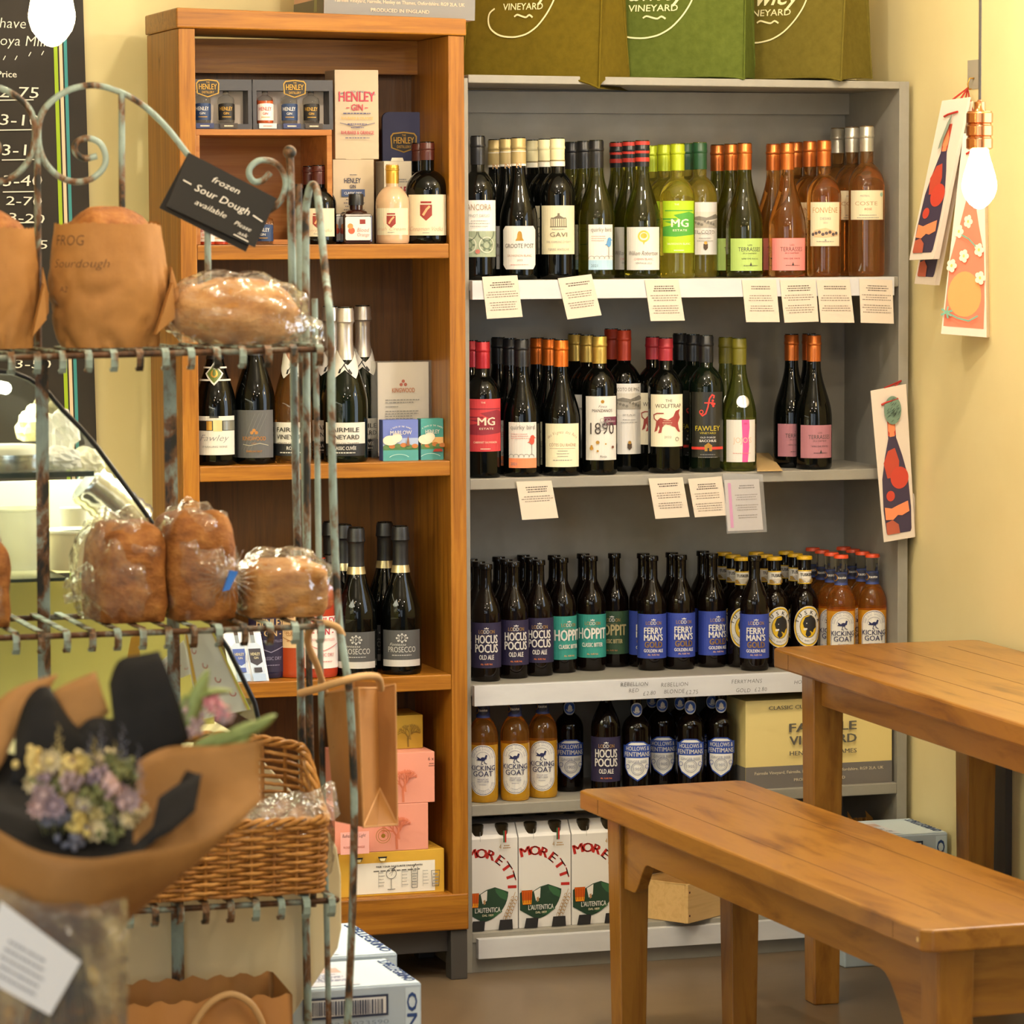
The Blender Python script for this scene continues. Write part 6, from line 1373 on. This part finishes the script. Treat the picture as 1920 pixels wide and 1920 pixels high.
# ================================================================ wicker basket with bread
wk = noisy('wicker', [(.25, '#8a5a22'), (.5, '#b8803c'), (.75, '#cf9a54')], (40, 40, 40), 4, .5, .2, .002)
wk2 = noisy('wicker_dark', [(.25, '#7a4c1c'), (.5, '#a06a2c'), (.75, '#b8803c')], (40, 40, 40), 4, .5, .2, .002)
bxl, bxr = P(226, 1610, -1.80).x, P(617, 1610, -1.80).x; by0, by1 = -1.815, -1.60
bz = z3_+.002; bh = P(420, 1545, -1.80).z-bz
bsk = thing('wicker_basket', 'shallow wicker basket of bread with raised back', 'basket', (0, 0, 0))
cor = .035; per = []
def rrect(x0, x1, y0, y1, c_, n=7):
    pts = []
    for cx, cy, a0 in ((x1-c_, y0+c_, -90), (x1-c_, y1-c_, 0), (x0+c_, y1-c_, 90), (x0+c_, y0+c_, 180)):
        for i in range(n+1): a = R(a0+90*i/n); pts.append(Vector((cx+c_*math.cos(a), cy+c_*math.sin(a), 0)))
    return pts
def resample(pts, n):
    L_ = [0]
    for a, b in zip(pts, pts[1:]+pts[:1]): L_.append(L_[-1]+(b-a).length)
    out = []; j = 0; pp = pts+pts[:1]
    for i in range(n):
        d = L_[-1]*i/n
        while L_[j+1] < d: j += 1
        t = (d-L_[j])/max(L_[j+1]-L_[j], 1e-9); out.append(pp[j].lerp(pp[j+1], t))
    return out
NS = 28; NP = NS*6
ring = resample(rrect(bxl, bxr, by0, by1, cor), NP); cen = Vector(((bxl+bxr)/2, (by0+by1)/2, 0))
back_h = P(545, 1372, by1).z-bz
def wall_h(p): t = (p.y-by0)/(by1-by0); s_ = min(max((t-.12)/.7, 0), 1); s_ = s_*s_*(3-2*s_); return bh+(back_h-bh)*s_*(.80+.2*math.sin(math.pi*min(max((p.x-bxl)/(bxr-bxl), 0), 1)))
b = MB(); NR = 17
for k in range(NR):
    t = (k+.5)/NR; pts = []
    for i, p in enumerate(ring):
        ph = (i/6)*math.pi+(k % 2)*math.pi; n_ = (p-cen); n_ = Vector((n_.x*.35, n_.y, 0)).normalized()
        q = p*1.0+n_*(.0035*math.sin(ph)-.006*(1-t)); q.z = bz+wall_h(p)*t+random.uniform(-.0006, .0006); pts.append(q)
    b.tube(pts, .0031+.0005*(k % 3 == 0), wk if k % 2 else wk2, 6, 1.0, False, True)
b.build('wicker_weave', bsk, 60)
b = MB()
for i in range(NS):
    p = ring[i*6+3]; n_ = (p-cen); n_ = Vector((n_.x*.35, n_.y, 0)).normalized(); b.tube([p-n_*.006+Vector((0, 0, bz)), p+Vector((0, 0, bz+wall_h(p)))], .003, wk2, 6)
b.build('wicker_ribs', bsk, 60)
b = MB()
for ph0 in (0, 2.1, 4.2):
    pts = []
    for i, p in enumerate(ring): a = i*.55+ph0; n_ = (p-cen); n_ = Vector((n_.x*.35, n_.y, 0)).normalized(); pts.append(p+n_*(.005*math.cos(a))+Vector((0, 0, bz+wall_h(p)+.005*math.sin(a))))
    b.tube(pts, .0038, wk, 6, 1, False, True)
b.build('braided_rim', bsk, 60)
MB().box(bxl+.01, bxr-.01, by0+.012, by1-.012, bz, bz+.006, wk2).build('basket_floor', bsk)
def inb(u, dy, r, h, s_, mat, label): bagged(label, Vector((P(u, 1500, -1.70).x, -1.70+dy, bz+.012+h*.72)), r, .07, h, mat, s_, (1.1, 1.1, 1.15), (0, 0, 0), .9, 'bagged bread in the wicker basket')
inb(545, .02, .062, .066, 21, crust, 'dark roll in plastic against the basket\'s raised back')
inb(425, 0, .060, .060, 24, crust_p, 'pale bagged bread in the basket behind the bouquet paper')
inb(300, 0, .060, .052, 27, crust, 'bagged bread at the basket end hidden by the bouquet')
cr = MB(); rows = []
for i in range(9):
    r_ = []
    for j in range(30):
        t = j/29; x = P(450, 1550, -1.8).x*(1-t)+P(632, 1500, -1.8).x*t; s_ = i/8
        r_.append(Vector((x, by0-.006+.07*s_, bz+bh-.008+.036*math.sin(s_*2.6)+.022*noise.noise(Vector((t*7, s_*3, 2)))+.018*t)))
    rows.append(r_)
cr.grid(rows, film('loose_film', (1, 1, .97), .22, .1, 1.0, 40, .10)); tag(cr.build('plastic_bag', None, 70), 'loose clear plastic bag spilling over the basket front', 'plastic bag')

# ================================================================ paper carrier bags
kraft2 = noisy('carrier_paper', [(.3, '#a8743c'), (.6, '#b98248'), (.8, '#c08a50')], (4, 4, 4), 4, .65, .2, .004)
pb = thing('paper_bag', 'narrow kraft carrier bag hanging off the rack leg', 'bag', (0, 0, 0), 0, 'kraft carrier bags')
YA, YM_, YR = -1.60, -1.74, -1.66
A0, A1, B0, B1, C0, C1 = P(607, 1300, YA), P(628, 1540, YA), P(672, 1290, YM_), P(681, 1551, YM_), P(741, 1283, YR), P(745, 1546, YR)
mid0 = P(708, 1290, YR+.02); midk = P(712, 1478, YR+.02); bm0 = P(708, 1549, YR-.02)
b = MB(); b.grid([[A1, (A1+B1)/2, B1], [(A0+A1)/2, (A0+A1+B0+B1)/4+Vector((-.002, -.003, 0)), (B0+B1)/2], [A0, (A0+B0)/2, B0]], kraft2)
b.face([B0, B1, midk, mid0], kraft2); b.face([mid0, midk, C1, C0], kraft2); b.face([B1, bm0, midk], kraft2); b.face([bm0, C1, midk], kraft2)
dk_ = Vector((.0, .10, 0)); b.face([C0, C1, C1+Vector((-.05, .06, 0)), C0+Vector((-.05, .06, 0))], kraft2); b.face([A0, A1, C1+Vector((-.05, .06, 0)), C0+Vector((-.05, .06, 0))], kraft2); b.face([A1, B1, bm0, C1, C1+Vector((-.05, .06, 0))], kraft2)
b.build('bag_body', pb, 'flat'); e_ = MB()
for q in ([B0, B1], [C0, C1], [B1, midk], [midk, C1], [B1, C1], [A0, B0, mid0, C0]): e_.tube(q, .0016, C('#c8955c', .6), 6)
e_.build('folded_edges', pb, 60)
st_ = C('#c39a66', .7); h_ = MB(); h_.tube(smooth([P(610, 1300, YA), P(595, 1250, -1.66), P(577, 1205, -1.70), P(584, 1178, -1.74), P(606, 1168, -1.77), P(632, 1176, -1.77), P(642, 1192, -1.765)]), .0056, st_, 9); h_.build('rope_handle', pb, 60)
h_ = MB(); h_.tube(smooth([P(562, 1300, -1.77), P(600, 1290, -1.80), P(645, 1276, -1.825), P(680, 1268, -1.80), P(708, 1270, -1.74), P(714, 1292, -1.70)]), .0060, st_, 9); h_.build('rope_handle', pb, 60)
l = MB(); qx = (B0-A0).normalized(); qz = (A1-A0).normalized(); pr = Pr(l, flat(A0+Vector((0, -.004, 0)), qx, -qz, .001)); ik = C('#4a3a2a', .8)
for y in (-92, -104, -140, -160, -178): pr.dash(16, 40, y, 2, 6, 5, ik, int(-y), True)
l.build('stamped_lettering', pb, 'flat')
pb2 = thing('paper_bag', 'wide kraft carrier bag with blue tissue at the floor', 'bag', (0, 0, 0), 0, 'kraft carrier bags')
qa, qb_ = P(238, 1886, -1.72), P(548, 1878, -1.72); zt_ = qa.z
b = MB(); x0, x1 = qa.x, qb_.x
rim = [(x0+(x1-x0)*i/24, -1.72-.004*math.sin(i*.9), zt_+.004*math.sin(i*1.7)) for i in range(25)]; rimb = [(x, -1.60+.004*math.sin(x*90), z+.012) for x, y, z in rim]
b.grid([rim, [(x, y-.01, .0) for x, y, z in rim]], kraft2); b.grid([rimb, [(x, y+.01, .0) for x, y, z in rimb]], kraft2)
for i in (0, 24): b.grid([[rim[i], rimb[i]], [(rim[i][0], -1.73, 0), (rim[i][0], -1.59, 0)]], kraft2)
b.face([(x0, -1.73, .001), (x1, -1.73, .001), (x1, -1.59, .001), (x0, -1.59, .001)], kraft2); b.build('bag_body', pb2, 60)
h_ = MB(); h_.tube(smooth([P(352, 1950, -1.726), P(368, 1915, -1.735), P(395, 1880, -1.74), P(432, 1864, -1.74), P(468, 1880, -1.74), P(490, 1915, -1.735), P(498, 1950, -1.726)]), .0058, st_, 9); h_.build('rope_handle', pb2, 60)
crumple('tissue_paper', 'turquoise tissue paper poking out of the wide carrier bag', P(446, 1926, -1.665), .032, .03, .026, C('#5ab4c8', .6), 4)
# ================================================================ dried-flower bouquet up front
BY = -3.50
def at(u, v, d=0): return P(u, v, BY+d)
bq = thing('bouquet', 'dried-flower bouquet in black tissue and kraft paper, up front', 'bouquet', (0, 0, 0))
black_t = noisy('black_tissue', [(.3, '#1a1816'), (.7, '#2b2724')], (12, 12, 12), 4, .75, .5, .006, .2)
def loft(name, top, bot, mat, rows=8, belly=0.0, parent=bq, thick=.0008, wob=.004):
    """sheet between two paths of (u, v, depth)"""
    n = max(len(top), len(bot))*3
    def rs(path):
        pts = smooth([at(*q) for q in path], 4); L_ = [0]
        for a, c_ in zip(pts, pts[1:]): L_.append(L_[-1]+(c_-a).length)
        out = []
        for i in range(n):
            d = L_[-1]*i/(n-1); j = 0
            while j < len(pts)-2 and L_[j+1] < d: j += 1
            t = min(max((d-L_[j])/max(L_[j+1]-L_[j], 1e-9), 0), 1); out.append(pts[j].lerp(pts[j+1], t))
        return out
    A, B_ = rs(top), rs(bot); b = MB(); g = []
    for k in range(rows+1):
        t = k/rows; g.append([a.lerp(c_, t)+Vector((0, -belly*math.sin(math.pi*t), 0))+Vector((0, wob*noise.noise(a*18+Vector((0, 0, k*.6))), wob*.5*noise.noise(a*23+Vector((k*.5, 0, 0))))) for a, c_ in zip(A, B_)])
    b.grid(g, mat); ob = b.build(name, parent, 70)
    md = ob.modifiers.new('thickness', 'SOLIDIFY'); md.thickness = thick
    return ob
# kraft sheet: front bowl, far flap, upper flap
loft('kraft_wrap', [(-80, 1490, .02), (-10, 1552, -.03), (70, 1596, -.07), (165, 1612, -.09), (250, 1600, -.075), (330, 1585, -.05), (420, 1560, -.02), (492, 1500, .02)], [(30, 1770, .0), (70, 1775, -.02), (110, 1780, -.025), (150, 1775, -.02), (185, 1765, 0), (200, 1755, .02), (210, 1745, .03), (215, 1735, .04)], kraft, 8, .02)
loft('kraft_flap', [(258, 1428, .02), (300, 1406, .035), (345, 1398, .045), (420, 1396, .05), (493, 1388, .05)], [(250, 1648, -.06), (300, 1630, -.05), (360, 1600, -.03), (430, 1555, -.015), (492, 1500, .02)], kraft, 8, -.01)
loft('kraft_flap', [(82, 1308, .10), (120, 1285, .10), (180, 1262, .10)], [(145, 1372, .08), (175, 1360, .08), (206, 1338, .08)], kraft, 4)
loft('kraft_flap', [(-60, 1400, .10), (-20, 1330, .12), (40, 1285, .13), (110, 1265, .14)], [(-60, 1500, .04), (0, 1440, .07), (30, 1380, .10), (70, 1330, .12)], kraft, 4)
# black tissue: bowl inside the kraft, standing sheets behind the flowers
loft('tissue_bowl', [(-60, 1500, .0), (-10, 1560, -.02), (60, 1600, -.05), (140, 1625, -.072), (210, 1620, -.066), (275, 1590, -.052), (335, 1530, -.03), (374, 1452, .0)], [(-20, 1400, .09), (40, 1420, .10), (110, 1440, .10), (160, 1450, .10), (210, 1450, .10), (250, 1445, .09), (280, 1440, .08), (300, 1435, .07)], black_t, 8, -.03)
loft('tissue_sheet', [(205, 1285, .08), (222, 1240, .085), (260, 1226, .085), (298, 1218, .08)], [(215, 1470, .06), (260, 1450, .055), (310, 1420, .05), (356, 1388, .05)], black_t, 8, .012)
loft('tissue_sheet', [(28, 1372, .085), (50, 1310, .09), (88, 1285, .09), (130, 1345, .085), (160, 1372, .08)], [(20, 1470, .06), (70, 1480, .06), (120, 1480, .06), (170, 1470, .06), (215, 1440, .06)], black_t, 7, .01)
loft('tissue_sheet', [(140, 1372, .075), (170, 1345, .075), (215, 1350, .07)], [(160, 1460, .06), (200, 1460, .06), (240, 1440, .06)], black_t, 5, .01)
loft('tissue_corner', [(298, 1496, -.03), (335, 1470, -.02), (378, 1450, -.01)], [(280, 1580, -.055), (320, 1560, -.05), (366, 1520, -.035)], black_t, 4)
# flowers: each head a mesh of its own
pal = ['#dcc27a', '#e6d2a0', '#c8a868', '#b89c98', '#a48c92', '#cdaaa4', '#80804e', '#d4ba6a', '#75747f']
fm = [noisy('petal_%d' % i, [(.3, h), (.7, h)], (30, 30, 30), 2, .8) for i, h in enumerate(pal)]
stem_m = C('#7d7a4a', .7); leaf_m = noisy('leaf', [(.3, '#7d8a4a'), (.7, '#98a462')], (20, 20, 20), 3, .6)
rd = random.Random(12); root_p = at(120, 1690, .03)
def head(c_, r, mat, kind_):
    b = MB()
    if kind_ == 0:      # strawflower: rings of petals
        for k_ in range(3):
            nq = 9-2*k_
            for i in range(nq):
                a = 2*math.pi*(i+.5*k_)/nq; d = Vector((math.cos(a), -.55-.25*k_, math.sin(a))).normalized(); s_ = Vector((-math.sin(a), 0, math.cos(a)))
                l_ = r*(1-.22*k_); b.face([c_, c_+d*l_*.55+s_*l_*.26, c_+d*l_, c_+d*l_*.55-s_*l_*.26], mat)
        blob(c_+Vector((0, -r*.35, 0)), r*.3, r*.3, r*.3, mat, 1, .1, 1, -1, b, 8, 6)
    elif kind_ == 1:    # cluster of small buds
        for i in range(16):
            d = Vector((rd.gauss(0, .5), rd.gauss(0, .5), rd.gauss(0, .5))); blob(c_+d*r*.8, r*.24, r*.24, r*.3, mat, i, .15, 1, -1, b, 7, 5)
    else:               # feathery spike
        for i in range(18):
            t = i/17; p = c_+Vector((.1*r*math.sin(i), -.1*r, (t-.3)*r*2.4)); a = i*2.4; d = Vector((math.cos(a), math.sin(a), .8)); b.face([p, p+d*r*.30*(1.1-t)+Vector((r*.06, 0, 0)), p+d*r*.5*(1.1-t), p+d*r*.30*(1.1-t)-Vector((r*.06, 0, 0))], mat)
    fh = b.build('flower_head', bq, 60)
    s_ = MB(); s_.tube(smooth([root_p+Vector((rd.uniform(-.02, .02), rd.uniform(-.01, .02), 0)), root_p.lerp(c_, .6)+Vector((0, .012, 0)), c_+Vector((0, .004, 0))], 3), .0009, stem_m, 5); s_.build('stem', fh, 60)
spots = [(62, 1432, 0, 1), (92, 1425, 1, 0), (120, 1440, 0, 1), (148, 1430, 7, 0), (60, 1468, 1, 0), (80, 1490, 3, 0), (104, 1472, 6, 1), (132, 1462, 3, 1), (160, 1470, 6, 2), (186, 1450, 4, 2), (100, 1510, 4, 0), (128, 1498, 0, 1), (150, 1508, 1, 0), (172, 1530, 0, 0), (196, 1502, 6, 1), (222, 1488, 5, 0), (240, 1500, 3, 0), (216, 1530, 6, 1), (178, 1556, 1, 0), (150, 1545, 7, 1), (204, 1560, 6, 1), (120, 1535, 8, 1), (170, 1420, 8, 2), (232, 1450, 6, 1), (262, 1475, 3, 2), (250, 1530, 6, 2), (176, 1492, 6, 1), (205, 1475, 5, 1), (84, 1450, 4, 1), (70, 1512, 5, 0), (140, 1575, 8, 1), (230, 1410, 8, 2), (110, 1400, 0, 2), (190, 1400, 8, 2), (260, 1440, 8, 2)]
for u, v, c_, k_ in spots: head(at(u, v, -.035+rd.uniform(-.01, .02)), rd.uniform(.013, .018), fm[c_], k_)
for i in range(46):
    a, q = rd.uniform(0, 6.28), math.sqrt(rd.random()); head(at(158+118*q*math.cos(a), 1492+82*q*math.sin(a), -.02+rd.uniform(-.012, .03)), rd.uniform(.009, .014), fm[rd.choice((0, 1, 1, 3, 4, 5, 6, 6, 7, 8))], rd.choice((0, 1, 1, 2)))
for u, v, c_, k_ in ((345, 1330, 5, 0), (395, 1315, 5, 0), (410, 1330, 5, 1), (370, 1360, 3, 1), (352, 1365, 5, 0), (425, 1345, 3, 1)): head(at(u, v, .06), .013, noisy('pink_petal', [(.3, '#d8848a'), (.7, '#e8a8a8')], (30, 30, 30), 2, .8) if u == 395 or u == 410 else fm[c_], k_)
def leaf(px, w_):
    pts = smooth([at(u, v, .055) for u, v in px], 4); b = MB(); n = len(pts); rows = []
    for i, p in enumerate(pts):
        t = i/(n-1); d = (pts[min(i+1, n-1)]-pts[max(i-1, 0)]).normalized(); s_ = d.cross(Vector((0, 1, 0))).normalized(); q = w_*math.sin(math.pi*min(max(t, .02), .98))**.8
        rows.append([p-s_*q+Vector((0, .002, 0)), p+Vector((0, -.002, 0)), p+s_*q+Vector((0, .002, 0))])
    b.grid(rows, leaf_m); ob = b.build('leaf', bq, 70); md = ob.modifiers.new('thickness', 'SOLIDIFY'); md.thickness = .0008
for px, w_ in (([(348, 1372), (365, 1320), (392, 1255)], .010), ([(350, 1330), (390, 1300), (440, 1296)], .005), ([(400, 1400), (440, 1378), (485, 1352)], .008), ([(440, 1385), (485, 1362), (518, 1340)], .007), ([(360, 1400), (400, 1390), (440, 1372)], .008), ([(330, 1390), (336, 1350), (350, 1300)], .007), ([(400, 1400), (430, 1405), (470, 1380)], .007)): leaf(px, w_)
# cellophane, vase, card, little stand
vs = thing('glass_vase', 'clear glass vase of stems holding the front bouquet', 'vase', (at(112, 1800).x, BY, .64))
vr = (at(236, 1800).x-at(-12, 1800).x)/2
vg = film('vase_glass', (.86, .84, .80), .14, .06, .2, 12, .02); zv = at(112, 1650).z-.64
b = MB(); b.lathe([(.0005, .0), (vr*.9, .0), (vr, .01), (vr, zv*.7), (vr*.97, zv), (vr*.93, zv), (vr*.95, .012), (.0005, .012)], vg, 36); b.build('vase_body', vs, 60)
for i in range(64):
    a = rd.uniform(0, 6.28); r_ = vr*.85*math.sqrt(rd.random()); q0 = vs.location+Vector((r_*math.cos(a), r_*math.sin(a), .015)); b = MB(); b.tube([q0, q0.lerp(root_p, .6), root_p+Vector((rd.uniform(-.02, .02), 0, 0))], rd.uniform(.0014, .0040), rd.choice([stem_m, C('#8a8270', .7), C('#5a5636', .7), C('#5c5448', .7), C('#453d34', .7)]), 6); b.build('cut_stem', bq, 60)
loft('cellophane', [(-40, 1640, -.06), (60, 1690, -.08), (150, 1690, -.08), (236, 1640, -.05)], [(-20, 1930, -.075), (60, 1935, -.085), (150, 1935, -.085), (238, 1930, -.06)], film('cellophane', (.93, .91, .88), .16, .14, 1.0, 22, .05), 8, .012)
for u, v, c_ in ((172, 1832, '#e8c84a'), (20, 1905, '#d8a84a'), (60, 1910, '#c8903c'), (120, 1912, '#d8b050'), (185, 1780, '#b8a060')): blob(at(u, v, .01), .008, .008, .011, C(c_, .6), u, .2, 1, -1, None, 10, 8).build('flower_bud', bq, 60)
tc_ = MB(); qd = [at(u, v, -.10) for u, v in ((2, 1690), (152, 1803), (94, 1904), (-40, 1830))]; tc_.prism(qd, (0, .0008, 0), C('#ece8e4', .6)); pr = Pr(tc_, flat(qd[3]+Vector((0, -.0006, 0)), (qd[2]-qd[3]), (qd[0]-qd[3]), .001)); pr.dash(14, 70, 46, 5, 9, 3, C('#a8a4a4', .7), 3)
tag(tc_.build('gift_card', None, 'flat'), 'white printed card tucked against the bouquet vase', 'card')
stn = thing('plant_stand', 'small wooden stand under the bouquet vase', 'stand', (vs.location.x, BY, 0))
MB().lathe([(.13, .615), (.135, .62), (.135, .634), (.13, .639)], oak_x, 32).build('stand_top', stn, 50)
MB().lathe([(.09, 0), (.09, .02), (.025, .04), (.022, .60), (.05, .616)], oak_z, 24).build('pedestal', stn, 50)
for o in ():
    if o.type == 'MESH' and o.parent is None and o.get('kind') != 'structure' and not o.get('label'): print('UNLABELLED', o.name)
